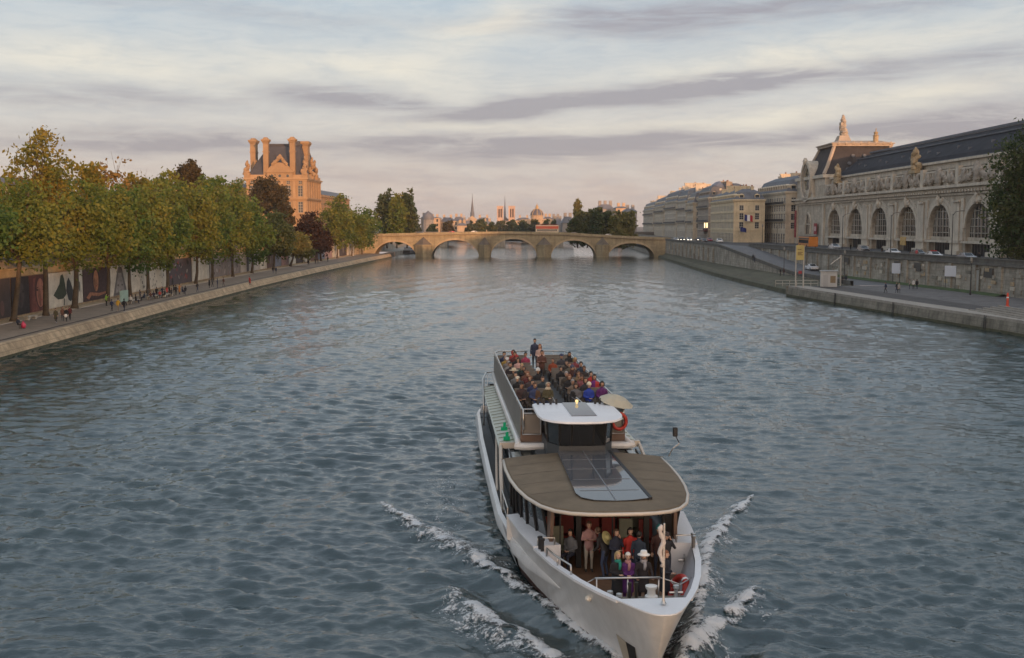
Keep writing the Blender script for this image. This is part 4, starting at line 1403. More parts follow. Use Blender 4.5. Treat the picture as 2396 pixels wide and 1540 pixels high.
    for k, cx in enumerate(np.arange(xa + 10, x_end - 4, 9.3)):
        d = MB()
        zz = 29.6 if k % 2 else 30.5
        yy = 4.2 + (zz - 28.6) / (32.3 - 28.6) * 4.8
        d.box(cx - .22, cx + .22, yy - .45, yy + .5, zz - .3, zz + .3)
        d.build('vent', ZINC, ro)
    # square dome over the clock pavilion
    dx0, dx1 = 9.5, S(345.0)
    dd0, dd1 = -.3, 25.0
    z0, z1 = 28.2, 37.0
    base = MB()
    base.box(.5, dx1 + .6, dd0 + .2, dd1 + 1.2, 25.0, 27.2)
    base.box(.2, dx1 + 1.3, dd0 - .6, dd1 + 2.0, 27.2, 28.2)
    base.build('dome_base', stt, t)
    rings = []
    for (f, z) in ((0, z0), (.30, z0 + 2.2), (.56, z0 + 4.6), (.82, z0 + 7.0), (1, z1)):
        i_ = 4.1 * f
        rings.append([(dx0 + i_, dd0 + i_, z), (dx1 - i_, dd0 + i_, z), (dx1 - i_, dd1 - i_, z), (dx0 + i_, dd1 - i_, z)])
    d = MB()
    d.loft(rings, 0)
    do = d.build('dome_roof', mat('dome_slate', (.050, .046, .048), .8, .25, .5, .3, 7, spec=.15), t)
    e = MB()
    for c_ in range(4):
        e.tube([Vector(r_[c_]) for r_ in rings], .6, 6)
    i_ = 4.1
    e.box(dx0 + i_ - .8, dx1 - i_ + .8, dd0 + i_ - .8, dd1 - i_ + .8, z1, z1 + .7)
    e.box(dx0 + i_ - 1.2, dx1 - i_ + 1.2, dd0 + i_ - 1.2, dd1 - i_ + 1.2, z1 + .7, z1 + 1.0)
    e.hexa([(dx0 + i_ - .6, dd0 + i_ - .6, z1 + 1.0), (dx1 - i_ + .6, dd0 + i_ - .6, z1 + 1.0), (dx1 - i_ + .6, dd1 - i_ + .6, z1 + 1.0), (dx0 + i_ - .6, dd1 - i_ + .6, z1 + 1.0)],
           [(dx0 + i_ + 3, dd0 + i_ + 2, z1 + 1.9), (dx1 - i_ - 3, dd0 + i_ + 2, z1 + 1.9), (dx1 - i_ - 3, dd1 - i_ - 2, z1 + 1.9), (dx0 + i_ + 3, dd1 - i_ - 2, z1 + 1.9)])
    for j in range(8):
        e.blob((dx1 - i_ + .9, dd0 + i_ + 1 + j * 2.3, z1 + .9), (.35, .4, .5), j, .3, 7, 5)
    e.build('dome_crown', mat('dome_crown_stone', (.36, .30, .24), .8, .15, .5), t)
    # round dormers on the dome slopes
    for (a, zz) in ((.25, 3.4), (.5, 3.4), (.35, 5.8), (.6, 5.8), (.2, 1.6), (.42, 1.6)):
        f = zz / (z1 - z0)
        w_ = MB()
        yy = dd0 + 4.6 + a * 14
        w_.lathe([(.55, -.5), (.55, .35), (.4, .4)], (0, 0, 0), 9)
        q = w_.build('round_dormer', ZINC, do)
        q.location = (dx1 - 4.1 * f, yy, z0 + zz)
        q.rotation_euler = (0, pi / 2, 0)
    # statue and finials on top
    s_ = MB()
    cx, cy = 24.0, 8.0
    s_.hexa([(cx - 2.8, cy - 2.2, z1 + 1.2), (cx + 2.8, cy - 2.2, z1 + 1.2), (cx + 2.8, cy + 2.2, z1 + 1.2), (cx - 2.8, cy + 2.2, z1 + 1.2)],
            [(cx - 1.5, cy - 1.4, z1 + 3.6), (cx + 1.5, cy - 1.4, z1 + 3.6), (cx + 1.5, cy + 1.4, z1 + 3.6), (cx - 1.5, cy + 1.4, z1 + 3.6)], 0)
    for i in range(14):
        a = i / 13
        s_.blob((cx + random.uniform(-.6, .6) * (1 - a), cy + random.uniform(-.4, .4), z1 + 3.8 + a * 5.6), (1.55 - 1.0 * a, 1.3 - .8 * a, 1.0 - .3 * a), i * 3, .4, 9, 6, 1)
    s_.build('roof_statue', [mat('dome_crown_stone', (.44, .35, .27)), carve], t)
    s_ = MB()
    cx2, cy2 = dx1 - i_ - 1, dd0 + i_ + 13
    s_.lathe([(.8, z1 + 1.0), (.8, z1 + 3.2), (1.0, z1 + 3.3), (.5, z1 + 3.6), (.7, z1 + 4.4), (.25, z1 + 3.6), (.1, z1 + 5.6)], (cx2, cy2, 0), 10)
    s_.build('finial', bronze, t)
    # things hung on the facade
    def on_facade(s, out, z):
        c_, si = cos(rz), sin(rz)
        return Vector((org.x + s * c_ + out * si, org.y + s * si - out * c_, z))
    return rz, on_facade, S, x_end
MUS_RZ, on_museum, MUS_S, MUS_END = build_museum()

# banners on the museum front
RED = mat('red_banner_cloth', (.30, .045, .05), .8, .15, .8)
RED2 = mat('faded_banner_print', (.42, .14, .13), .8, .25, 1.2)
bn = thing('banner', 'tall narrow red banner hanging on the museum corner below the clock', 'banner', on_museum(1.2, .62, 8.6), MUS_RZ)
b = MB(); b.box(-1.1, 1.1, -.12, 0, 0, 9.0, 0); b.build('cloth', [RED], bn)
b = MB()
for i in range(5): b.box(-.5, .3 + .12 * (i % 3), -.135, -.123, 1.0 + i * 1.5, 1.9 + i * 1.5, 0)
b.build('print', [RED2], bn)
bn = thing('banner', 'short red and white banner beside the small arched window under the clock', 'banner', on_museum(MUS_S(352), .62, 9.9), MUS_RZ)
b = MB(); b.box(-1.7, 1.7, -.12, 0, 0, 3.4, 0); b.build('cloth', [RED], bn)
b = MB(); b.box(-1.2, 1.2, -.135, -.123, 1.0, 2.4, 0); b.build('print', [mat('pink_print', (.55, .38, .36), .8, .2)], bn)
sg = thing('banner', 'square yellow sign hanging over a dark museum doorway', 'sign', on_museum(MUS_S(270.3), .8, 8.0), MUS_RZ)
b = MB(); b.box(-1.9, 1.9, -.2, 0, 0, 2.0, 0); b.build('panel', [mat('yellow_sign', (.50, .33, .12), .7, .25, 1.5)], sg)

# ------------------------------------------------------------------ street front beyond the museum
TANW = mat('tan_limestone', (.56, .485, .375), .85, .18, .3, .3, 5, streak=.35)
TAN2 = mat('buff_limestone', (.60, .50, .34), .85, .16, .3, .3, 5, streak=.3)
GREYW = mat('grey_facade', (.55, .49, .40), .85, .2, .3, .3, 5, streak=.5)
DARKW = mat('sooty_facade', (.29, .25, .21), .85, .25, .3, .3, 5, streak=.5)
def rowb(name, label, x_near, y_near, x_far, y_far, D, eaves, floors, stone, **kw):
    """block whose river front runs from the far point to the near point; the gable faces the viewer"""
    v = Vector((x_near - x_far, y_near - y_far, 0))
    rz = atan2(v.y, v.x)
    return block_building(name, label, (x_far, y_far, 0), rz, v.length, D, eaves, floors, stone, z0=6.5, **kw)

rowb('stone_building', 'grey stone building with tall rows of windows adjoining the clock end of the museum', 92.5, 380.5, 92.0, 424, 16, 23.6, 4, TANW, bays=13, win_w=1.7, win_h=2.9, roof_h=4.0, roof_m=ZINC,
     chims=((38, 6, 1.2, 5, 1.2), (30, 7, .8, 4, 1.2), (12, 7, 1.0, 4, 1.2)), dormers=True, inset=2.2)
rowb('stone_building', 'buff stone mansion with hipped roof and two flags on its end wall', 78.4, 398, 79.8, 452, 11, 21.3, 3, TAN2, bays=17, win_w=1.5, win_h=2.6, roof_h=2.6, roof_m=ZINC, ridge=1.2,
     chims=((20, 5, 1.8, 3, 1), (44, 6, 2.4, 2.4, 1.1), (50, 7, 2.0, 2, 1)), balcony=False)
rowb('stone_building', 'dark sooty building with small round roof dome and lit ground floor', 80.5, 461, 80.5, 488, 18, 23.6, 4, DARKW, bays=9, win_w=1.3, roof_h=4.2, roof_m=SLATE,
     chims=((25.5, 8, 2.2, 2.0, 1.6), (1, 8, 2.4, 2.0, 1.6)), stringm=GREYW)
rowb('stone_building', 'tan corner building with blue shop front beside the dark domed building', 79.2, 492, 79.6, 513, 17, 22.0, 4, TANW, bays=6, roof_h=4.2, roof_m=SLATE, chims=((20, 8, 2.5, 4, 1.4),))
rowb('stone_building', 'grey building with tall mansard roof and sunlit chimney wall', 79.8, 517, 80.2, 546, 17, 23.4, 4, GREYW, bays=9, roof_h=4.6, roof_m=ZINC, chims=((28, 8, 3.0, 1.4, 7), (3, 8, 3, 4, 1.2)))
rowb('stone_building', 'long grey riverside block with a bright sunlit gable above the roofs', 80.4, 550, 81.4, 600, 18, 24.0, 5, GREYW, bays=15, roof_h=4.4, roof_m=ZINC, chims=((49, 9, 4.2, 1.6, 10), (24, 9, 2.6, 1.4, 7)))
rowb('stone_building', 'pale building with stacked roof terraces farther along the quay', 81.8, 606, 83.5, 660, 18, 22.6, 5, TANW, bays=15, roof_h=4.2, roof_m=ZINC, chims=((52, 9, 3.6, 1.6, 11), (20, 9, 2.6, 4, 1.2)))
rowb('stone_building', 'last visible block of the quay front partly hidden by the willow trees', 84, 668, 87, 745, 18, 21.5, 5, GREYW, bays=20, roof_h=4.0, roof_m=SLATE, chims=((70, 9, 4.0, 1.6, 12), (30, 9, 2.6, 4, 1.2)))
# roof pavilion with small dome on the dark building
bd = [o for o in bpy.data.objects if o.get('label', '').startswith('dark sooty')][0]
b = MB(); b.lathe([(3.4, 24.1), (3.4, 26.0), (3.9, 26.1), (3.7, 27.4), (2.9, 29.2), (1.5, 30.3), (.3, 30.7)], (22, 5, 0), 14, 0)
for a in range(7): b.cbox((22 + 3.5 * cos(a * pi / 3.5), 5 + 3.5 * sin(a * pi / 3.5), 26.3), (.9, .9, 2.6), a * pi / 3.5, 1)
b.build('roof_dome', [mat('dome_zinc', (.13, .15, .20), .4, .2), STONE_PALE], bd)
b = MB(); b.box(16.5, 26.6, -.5, -.06, 10.4, 11.2, 0); b.box(16.5, 26.6, -2.2, -.1, 10.1, 10.3, 0); b.build('awning', [mat('dark_red_awning', (.10, .025, .022), .8, .2)], bd)
for sx in (19.0, 24.5):
    b = MB(); b.box(sx - .55, sx + .55, -.16, -.02, 11.6, 13.6, 0)
    b.build('lit_window', [mat('lit_window_glow', (.9, .7, .4), .5, 0, emit=(1, .72, .36), estr=2.2)], bd)
tb = [o for o in bpy.data.objects if o.get('label', '').startswith('tan corner')][0]
b = MB(); b.box(21.02, 21.2, 2.0, 8.5, 8.0, 13.4, 0); b.build('shop_front', [mat('blue_shop_front', (.10, .17, .24), .4, .3, .8)], tb)

# flags on the buff mansion
def flag(label, p, cols, w=2.2, h=1.5):
    f = thing('flag', label, 'flag', p, 0)
    b = MB(); b.tube([(0, 0, 0), (-.2, -1.6, 2.6)], .06, 6); b.build('pole', WHITE, f)
    n = 12
    c = MB()
    rows_ = []
    for i in range(n + 1):
        a = i / n
        x = a * w
        dz = -.55 * a - .08 * sin(a * 7)
        rows_.append((x, -1.55 + .16 * sin(a * 8), dz))
    for i in range(n):
        p0, p1 = rows_[i], rows_[i + 1]
        k = min(int((i / n) * len(cols)), len(cols) - 1)
        c.slab([(p0[0] - .2, p0[1], 1.05 + p0[2]), (p1[0] - .2, p1[1], 1.05 + p1[2]), (p1[0] - .2, p1[1], 1.05 + h + p1[2]), (p0[0] - .2, p0[1], 1.05 + h + p0[2])], (0, .03, 0), k)
    c.build('cloth', cols, f)
    return f
NAVY = mat('flag_blue', (.02, .03, .16), .8, .1)
flag('blue white and red tricolour flag flying from the buff mansion wall', at(1741, 523, 396.5), [NAVY, WHITE, mat('flag_red', (.42, .03, .04), .8, .1)], 2.9, 2.2)
flag('dark blue flag flying just below the tricolour on the buff mansion', at(1731, 548, 396.5), [NAVY], 2.2, 1.5)

# ------------------------------------------------------------------ unseen blocks by the museum, added to keep the low sun off the river
for k, (y0, y1, ez) in enumerate(((60, 128, 27), (-8, 55, 30), (-80, -14, 36), (-152, -86, 38), (-224, -158, 38), (-300, -230, 36))):
    tt = thing('stone_building', ['stone town house row next to the near end of the museum, outside the view', 'stone block two doors along from the museum towards the viewer', 'stone block level with the viewer on the museum bank',
               'first stone block behind the viewer on the museum bank', 'second stone block behind the viewer on the museum bank', 'third stone block behind the viewer on the museum bank'][k], 'building', (96, y0, 6.5))
    b = MB(); b.box(0, 22, 0, y1 - y0, 0, ez - 6.5); b.build('wall', TANW, tt)
    b = MB(); mansard(b, -.3, 22.3, -.3, y1 - y0 + .3, ez - 6.49, ez - 6.5 + 4.5, 3, ez - 6.5 + 6); b.build('roof', ZINC, tt)
# ------------------------------------------------------------------ skyline far up the river
SKY_ST = mat('skyline_stone', (.46, .34, .235), .85, .2, .1)
SKY_GR = mat('skyline_grey', (.27, .25, .235), .85, .2, .1)
SKY_RF = mat('skyline_roof', (.13, .135, .155), .6, .2, .1)

def far_house(label, u0, u1, vt, vr, Y, D=25, stone=None, name='far_building', chim=2, wins=True):
    """house seen far off: vt = eaves line, vr = ridge line"""
    xa, xb = ux(u0, Y), ux(u1, Y)
    t = thing(name, label, 'building', (xa, Y, 3.0))
    L = xb - xa
    e = vz(vt, Y) - 3.0
    r = vz(vr, Y) - 3.0
    w = MB()
    hol = []
    if wins and L > 8:
        nb = max(2, int(L / 5))
        for i in range(nb):
            for k in range(3):
                cz = e - 3.6 - k * 4.0
                if cz > 3: hol.append((L / nb * (i + .5) - .9, L / nb * (i + .5) + .9, cz, cz + 2.5))
    grid_wall(w, 0, L, 0, e, hol, depth=.6)
    w.box(0, L, .61, D, 0, e - .02)
    w.add([(0, 0, 0), (0, .61, 0), (0, .61, e), (0, 0, e)], [(0, 1, 2, 3)])
    w.build('wall', stone or SKY_ST, t)
    for h in hol: window_obj(h[1] - h[0], h[3] - h[2], t, ((h[0] + h[1]) / 2, .5, h[2]), None, None, 1, 2)
    if vr < vt:
        m = MB()
        i_ = min(L, D) * .28
        m.hexa([(-.4, -.4, e), (L + .4, -.4, e), (L + .4, D + .4, e), (-.4, D + .4, e)], [(i_, i_, r), (L - i_, i_, r), (L - i_, D - i_, r), (i_, D - i_, r)])
        ro = m.build('roof', SKY_RF, t)
        for k in range(chim):
            c = MB(); cx = L * (k + .6) / (chim + .2)
            c.box(cx - 1, cx + 1, 4, 7, e, r + 2.6); c.build('chimney', stone or SKY_ST, ro)
    return t

far_house('far grey building at the left end of the skyline beside the big tree', 985, 1006, 510, 505, 980, stone=SKY_GR)
far_house('far orange sunlit block with low flat roof on the left skyline', 1005, 1029, 510, 508, 1010)
far_house('far long building with dark slate roof next to the orange block', 1029, 1064, 519, 509, 1030)
far_house('far sunlit gabled building right of the long slate roof', 1060, 1086, 517, 507, 1000)
far_house('far pale building below the thin dark spire', 1080, 1104, 526, 516, 980, stone=SKY_GR)
far_house('far sunlit front with tall wall above the bridge parapet', 1070, 1092, 528, 522, 900)
far_house('far orange house row between the spire and the twin towers', 1112, 1150, 519, 509, 1080)
far_house('far low orange house in front of the row before the twin towers', 1128, 1152, 526, 518, 990)
far_house('far low roof running just right of the twin towers', 1206, 1244, 516, 509, 1200)
far_house('far pink stone house to the right of the ribbed dome', 1272, 1292, 512, 507, 980)
far_house('far grey house with steep roof right of the pink house', 1290, 1312, 518, 508, 940, stone=SKY_GR)
far_house('far grey quay house showing between the dark far trees and the poplars', 1292, 1318, 527, 514, 800, stone=SKY_GR)
far_house('far dark roofed house just left of the tall feathery tree', 1316, 1342, 522, 507, 760, stone=SKY_GR)
far_house('red brown roofed house rising above the riverside poplars', 1397, 1437, 489, 478, 800, stone=SKY_GR, chim=3)
far_house('orange sunlit house on the skyline right of the red brown roof', 1441, 1468, 487, 483, 820)
far_house('low grey house showing right of the poplars before the quay front', 1462, 1490, 495, 488, 770, stone=SKY_GR)

# small ribbed grey dome at the left of the skyline
d = thing('domed_tower', 'small grey domed roof at the left end of the far skyline', 'tower', (ux(999, 960), 975, 3.0))
z = lambda v, Y=960: vz(v, Y) - 3
b = MB(); b.lathe([(4.6, 0), (4.6, z(514))], n=10); b.build('wall', SKY_GR, d)
b = MB(); b.lathe([(5.0, z(514)), (4.8, z(507)), (3.6, z(500)), (1.5, z(496)), (.3, z(493))], n=12); b.build('dome', SKY_RF, d, smooth=True)

# chapel with slender spire
d = thing('chapel', 'far chapel with tall thin dark spire standing alone on the skyline', 'church', (ux(1104.6, 1200), 1200, 3.0))
z = lambda v, Y=1200: vz(v, Y) - 3
b = MB(); b.box(-9, 9, 0, 26, 0, z(519)); b.slab([(-9, -.01, z(519)), (9, -.01, z(519)), (0, -.01, z(505))], (0, .5, 0)); b.build('wall', SKY_ST, d)
for sx in (-8.5, 8.5):
    b = MB(); b.lathe([(1.3, 0), (1.3, z(513)), (.2, z(503))], (sx, .5, 0), 8); b.build('turret', SKY_ST, d)
b = MB(); b.slab([(-9, .6, z(519)), (9, .6, z(519)), (0, .6, z(507))], (0, 25, 0)); b.build('roof', SKY_RF, d)
b = MB(); b.lathe([(2.4, z(508)), (2.2, z(497)), (1.6, z(495)), (1.3, z(486)), (.5, z(470)), (.12, z(452))], (0, 9, 0), 8); b.build('spire', SKY_RF, d)

# cathedral with two square towers and a spire between
Yc = 1500
c = thing('cathedral', 'far cathedral with two square towers and a thin spire, pink in the evening sun', 'church', (ux(1184, Yc), Yc, 3.0))
z = lambda v, Y=Yc: vz(v, Y) - 3
CAT = mat('cathedral_stone', (.47, .33, .255), .85, .15, .1)
for (ua, ub) in ((1163, 1177.5), (1190, 1205)):
    xa, xb = ux(ua, Yc) - c.location.x, ux(ub, Yc) - c.location.x
    w = xb - xa
    b = MB()
    grid_wall(b, xa, xb, 0, z(484), [(xa + w * .22, xa + w * .44, z(509), z(489)), (xa + w * .56, xa + w * .78, z(509), z(489))], depth=2)
    b.box(xa, xb, 2.01, 11, 0, z(484))
    b.add([(xa, 0, 0), (xa, 2.01, 0), (xa, 2.01, z(484)), (xa, 0, z(484))], [(0, 1, 2, 3)])
    b.box(xa - .5, xb + .5, -.5, 11.4, z(484) + .01, z(482))
    for sx in (xa + .4, xb - .4): b.box(sx - .5, sx + .5, -.7, -.01, 0, z(485))
    tw_ = b.build('tower', CAT, c)
    b = MB()
    b.box(xa + w * .2, xa + w * .8, 1.9, 2.0, z(509), z(489)); b.build('belfry_opening', mat('belfry_dark', (.06, .045, .045), .9, .1), tw_)
xa, xb = ux(1177, Yc) - c.location.x, ux(1190.5, Yc) - c.location.x
b = MB(); b.box(xa, xb, 1, 60, 0, z(517)); b.slab([(xa - 2, 14, z(517)), (xb + 2, 14, z(517)), ((xa + xb) / 2, 14, z(508))], (0, 50, 0)); b.build('nave', SKY_GR, c)
b = MB(); sx = ux(1181, Yc) - c.location.x; b.lathe([(1.7, z(516)), (1.4, z(500)), (.8, z(482)), (.15, z(456))], (sx, 40, 0), 8); b.build('spire', SKY_RF, c)

# institute dome
Yi = 930
c = thing('domed_institute', 'far ribbed dark dome with golden lantern on the skyline', 'building', (ux(1257, Yi), Yi, 3.0))
z = lambda v, Y=Yi: vz(v, Y) - 3
b = MB(); b.box(-13, 13, 4, 24, 0, z(513)); b.lathe([(5.3, z(513)), (5.3, z(505)), (5.7, z(504.5)), (5.7, z(503.5))], (0, 10, 0), 16); b.build('drum', SKY_ST, c)
b = MB(); b.lathe([(5.3, z(503.4)), (5.1, z(499)), (4.2, z(494)), (2.6, z(490)), (1.4, z(488.6))], (0, 10, 0), 16); do = b.build('dome', mat('ribbed_dome', (.10, .10, .125), .5, .2), c, smooth=True)
b = MB()
for a in range(8):
    q = 2 * pi * a / 8
    b.tube([(r * 1.02 * cos(q), 10 + r * 1.02 * sin(q), zz) for r, zz in ((5.3, z(503.4)), (5.1, z(499)), (4.2, z(494)), (2.6, z(490)), (1.4, z(488.6)))], .28, 5)
b.build('dome_rib', mat('gilded_rib', (.45, .30, .13), .5, .1), do)
b = MB(); b.lathe([(1.3, z(488.6)), (1.2, z(484)), (1.5, z(483.6)), (.8, z(481)), (.25, z(478)), (.05, z(474.5))], (0, 10, 0), 10); b.build('lantern', mat('gilded_rib', (.45, .30, .13)), c)
# ------------------------------------------------------------------ trees
BARK = mat('bark', (.10, .075, .05), .95, .35, 1.2, .6, 9)
BARKP = mat('pale_bark', (.17, .135, .095), .95, .35, 1.2, .6, 9)

def leaf_mat(name, cols):
    """cols: colours met from clump to clump (autumn mixture)"""
    if name in MATS: return MATS[name]
    m = bpy.data.materials.new(name)
    m.use_nodes = True
    t = m.node_tree
    t.nodes.clear()
    N = NT(t)
    out = N.n('ShaderNodeOutputMaterial')
    a = N.n('ShaderNodeAttribute', attribute_name='tint').outputs['Fac']
    pos = N.n('ShaderNodeNewGeometry').outputs['Position']
    nz = N.noise(pos, 0.16, 2, 0.5)
    f = N.m('ADD', N.m('MULTIPLY', a, 0.55), N.m('MULTIPLY_ADD', nz, 1.5, -0.52), clamp=True)
    col = N.ramp(f, [(i / (len(cols) - 1), c) for i, c in enumerate(cols)])
    d = N.n('ShaderNodeBsdfPrincipled', {'Base Color': col, 'Roughness': 0.6, 'Specular IOR Level': 0.25})
    tr = N.n('ShaderNodeBsdfTranslucent', {'Color': col})
    mx = N.n('ShaderNodeMixShader', {0: 0.40})
    t.links.new(d.outputs[0], mx.inputs[1])
    t.links.new(tr.outputs[0], mx.inputs[2])
    t.links.new(mx.outputs[0], out.inputs[0])
    MATS[name] = m
    return m

L_OLIVE = leaf_mat('olive_leaves', [(0.062, 0.114, 0.023), (0.118, 0.158, 0.031), (0.183, 0.194, 0.037), (0.220, 0.194, 0.037)])
L_GREEN = leaf_mat('green_leaves', [(0.043, 0.106, 0.027), (0.076, 0.142, 0.033), (0.131, 0.172, 0.037), (0.168, 0.177, 0.042)])
L_GOLD = leaf_mat('golden_leaves', [(0.113, 0.135, 0.024), (0.187, 0.162, 0.026), (0.244, 0.184, 0.030), (0.282, 0.212, 0.047)])
L_ORANGE = leaf_mat('orange_leaves', [(0.139, 0.107, 0.023), (0.214, 0.132, 0.026), (0.255, 0.150, 0.038), (0.218, 0.163, 0.078)])
L_BROWN = leaf_mat('brown_leaves', [(0.036, 0.040, 0.016), (0.068, 0.054, 0.022), (0.096, 0.067, 0.024), (0.080, 0.078, 0.033)])
L_RED = leaf_mat('deep_red_leaves', [(0.022, 0.012, 0.009), (0.046, 0.022, 0.014), (0.062, 0.032, 0.018), (0.048, 0.032, 0.018)])
L_DARK = leaf_mat('dark_green_leaves', [(0.033, 0.062, 0.025), (0.054, 0.082, 0.031), (0.085, 0.103, 0.035), (0.125, 0.121, 0.039)])
L_WILLOW = leaf_mat('willow_leaves', [(0.091, 0.123, 0.037), (0.152, 0.156, 0.044), (0.213, 0.189, 0.060), (0.228, 0.196, 0.068)])
L_FAR = leaf_mat('far_tree_leaves', [(0.051, 0.068, 0.037), (0.077, 0.090, 0.044), (0.101, 0.108, 0.051), (0.136, 0.114, 0.051)])

def make_crown(name, parent, blobs, n_clumps, per, leaf, lm, seed, spread=.55, droop=0.0, sparse=0.0):
    r = np.random.default_rng(seed)
    vol = np.array([(b[1][0] * b[1][1] * b[1][2]) ** .72 for b in blobs])
    pick = r.choice(len(blobs), n_clumps, p=vol / vol.sum())
    C = np.array([b[0] for b in blobs])[pick]
    R = np.array([b[1] for b in blobs])[pick]
    d = r.normal(size=(n_clumps, 3))
    d /= np.linalg.norm(d, axis=1, keepdims=True)
    rad = r.uniform(.25, 1.0, n_clumps) ** .45 * r.uniform(.88, 1.12, n_clumps)
    cc = C + d * R * rad[:, None]
    # gaps
    ph = r.uniform(0, 6, 3)
    g = np.sin(cc[:, 0] * 1.15 + ph[0]) * np.sin(cc[:, 1] * 1.05 + ph[1]) * np.sin(cc[:, 2] * 1.25 + ph[2])
    keep = g > (-.24 + sparse)
    cc = cc[keep]
    tint = np.clip(r.normal(.5, .28, len(cc)), 0, 1)
    k = len(cc)
    csize = spread * r.uniform(.6, 1.35, k)
    off = r.normal(size=(k, per, 3)) * csize[:, None, None]
    off[:, :, 2] *= .75
    if droop: off[:, :, 2] -= np.abs(off[:, :, 2]) * droop
    P = (cc[:, None, :] + off).reshape(-1, 3)
    n = len(P)
    a = r.normal(size=(n, 3)); a /= np.linalg.norm(a, axis=1, keepdims=True)
    b_ = r.normal(size=(n, 3)); b_ -= a * (a * b_).sum(1, keepdims=True); b_ /= np.linalg.norm(b_, axis=1, keepdims=True)
    s = leaf * r.uniform(.6, 1.3, (n, 1))
    V = np.stack([P - a * s, P + b_ * s * .62, P + a * s, P - b_ * s * .62], 1).reshape(-1, 3)
    q = np.arange(n * 4).reshape(-1, 4)
    me = np_mesh(name, V, q, smooth=False)
    at_ = me.attributes.new('tint', 'FLOAT', 'FACE')
    lt = np.clip(np.repeat(tint, per) + r.normal(0, .12, n), 0, 1)
    at_.data.foreach_set('value', lt.astype(np.float32))
    me.materials.append(lm)
    o = bpy.data.objects.new(name, me)
    COL.objects.link(o)
    o.parent = parent
    return o

def tree(label, loc, H, W, cb, lm, seed, name='plane_tree', group=None, lean=(0, 0), n=260, per=20, leaf=.24, bark=None, tr=.32, shape='round', sparse=0.0, D=None, nb=None, spread=None):
    """trunk with limbs that carry the clumps of the crown. H height, W crown width, cb height where the crown begins"""
    r = random.Random(seed)
    t = thing(name, label, 'tree', loc, 0, group)
    D = D or W
    cb = min(cb, H * .62)
    ch = H - cb
    lx, ly = lean
    top = Vector((lx, ly, cb + ch * .25))
    blobs = []
    nb = nb or 9
    for i in range(nb):
        f = (i + .5) / nb
        if shape == 'round': wr = .95 * sin(pi * (0.16 + .74 * f)) ** .8
        elif shape == 'poplar': wr = .85 * (sin(pi * (0.10 + .86 * f)) ** .55)
        elif shape == 'willow': wr = .95 * (1 - .45 * f)
        else: wr = .9
        a = i * 2.4 + r.uniform(-.4, .4)
        rr = wr * .5 * r.uniform(.6, 1.1)
        c = Vector((lx * (1 + .2 * f) + cos(a) * rr * W * .55, ly + sin(a) * rr * D * .55, cb + ch * (.10 + .80 * f)))
        s = wr * r.uniform(.40, .62)
        blobs.append((tuple(c), (W * .5 * s, D * .5 * s, ch * r.uniform(.15, .22) * (1.3 if shape != 'round' else 1.12))))
    b = MB()
    mid = Vector((lx * .45 + r.uniform(-.15, .15), ly * .45 + r.uniform(-.15, .15), cb * .55))
    b.tube([(0, 0, -.1), (lx * .1, ly * .1, .5), mid, top], [tr * 1.35, tr * 1.02, tr * .82, tr * .55], 9)
    for (c, rad) in blobs[::1]:
        c = Vector(c)
        st_ = mid.lerp(top, r.uniform(.35, 1.0))
        m1 = st_.lerp(c, .5) + Vector((r.uniform(-.3, .3), r.uniform(-.3, .3), -.35))
        b.tube([st_, m1, c], [tr * .42, tr * .26, tr * .10], 6)
        for k in range(3):
            e = c + Vector((r.uniform(-1, 1) * rad[0], r.uniform(-1, 1) * rad[1], r.uniform(.1, 1) * rad[2])) * .85
            b.tube([m1.lerp(c, .6), e], [tr * .13, tr * .04], 4)
    b.build('trunk', bark or BARK, t, smooth='all')
    make_crown('crown', t, blobs, n, per, leaf, lm, seed, spread or max(.36, W * .058), .5 if shape == 'willow' else 0.0, sparse)
    return t

QG = 'trees along the left quay'
def quay_tree(u, vtop, vbot, W, lm, seed, label, lean=(0, 0), dx=0.0, n=300, leaf=None, **kw):
    Y = (-58.6) * FPX / (u - 1198)
    for _ in range(3):
        X = lwall(Y) + 1.6 + dx
        Y = X * FPX / (u - 1198)
    H = vz(vtop, Y) - 1.6
    W *= 1.12
    n = int(n * 1.15)
    cb = max(3.4, vz(vbot - 17, Y) - 1.6)
    leaf = leaf or (.165 + .0007 * Y)
    return tree(label, (X, Y, 1.58), H, W, cb, lm, seed, group=QG, lean=lean, n=n, leaf=leaf, **kw)

# nearest, leaning trunk; dark green skirt below, golden top
QG = 'trees along the left quay'
tree('golden topped tree rearing above all the others at the left edge', (-58.9, 141, 1.58), vz(303, 141) - 1.58, 9.4, 8.5, L_GOLD, 21, n=430, per=16, leaf=.25, sparse=.10, group=QG, nb=13, tr=.36)
quay_tree(26, 425, 628, 13.5, L_OLIVE, 1, 'nearest quay tree, trunk leaning right in front of the first dark poster', lean=(1.2, .4), n=520, tr=.36, nb=11)
quay_tree(-90, 430, 600, 12, L_GREEN, 2, 'broad green tree cut by the left edge of the view', n=380)
quay_tree(172, 425, 640, 10.5, L_OLIVE, 3, 'olive tree with broad trunk in front of the poster of clasped hands', lean=(.4, .2), n=420, tr=.42, nb=10)
quay_tree(250, 440, 640, 9.0, L_OLIVE, 4, 'olive and gold tree just left of the grey face poster', n=360, lean=(.3, 0))
quay_tree(303, 440, 648, 9.0, L_GREEN, 5, 'green tree with thin dark trunk before the dotted white poster', n=360)
quay_tree(346, 430, 640, 8.8, L_OLIVE, 6, 'olive tree standing behind the seated crowd on the quay', n=360)
quay_tree(392, 436, 640, 9.2, L_GREEN, 7, 'green tree above the dark and red collage poster', n=340)
quay_tree(458, 425, 632, 9.6, L_OLIVE, 8, 'forked olive tree in front of the long blank white panels', n=360, lean=(.3, .3))
quay_tree(497, 420, 628, 9.6, L_GREEN, 9, 'green tree right of the long blank white panels', n=340)
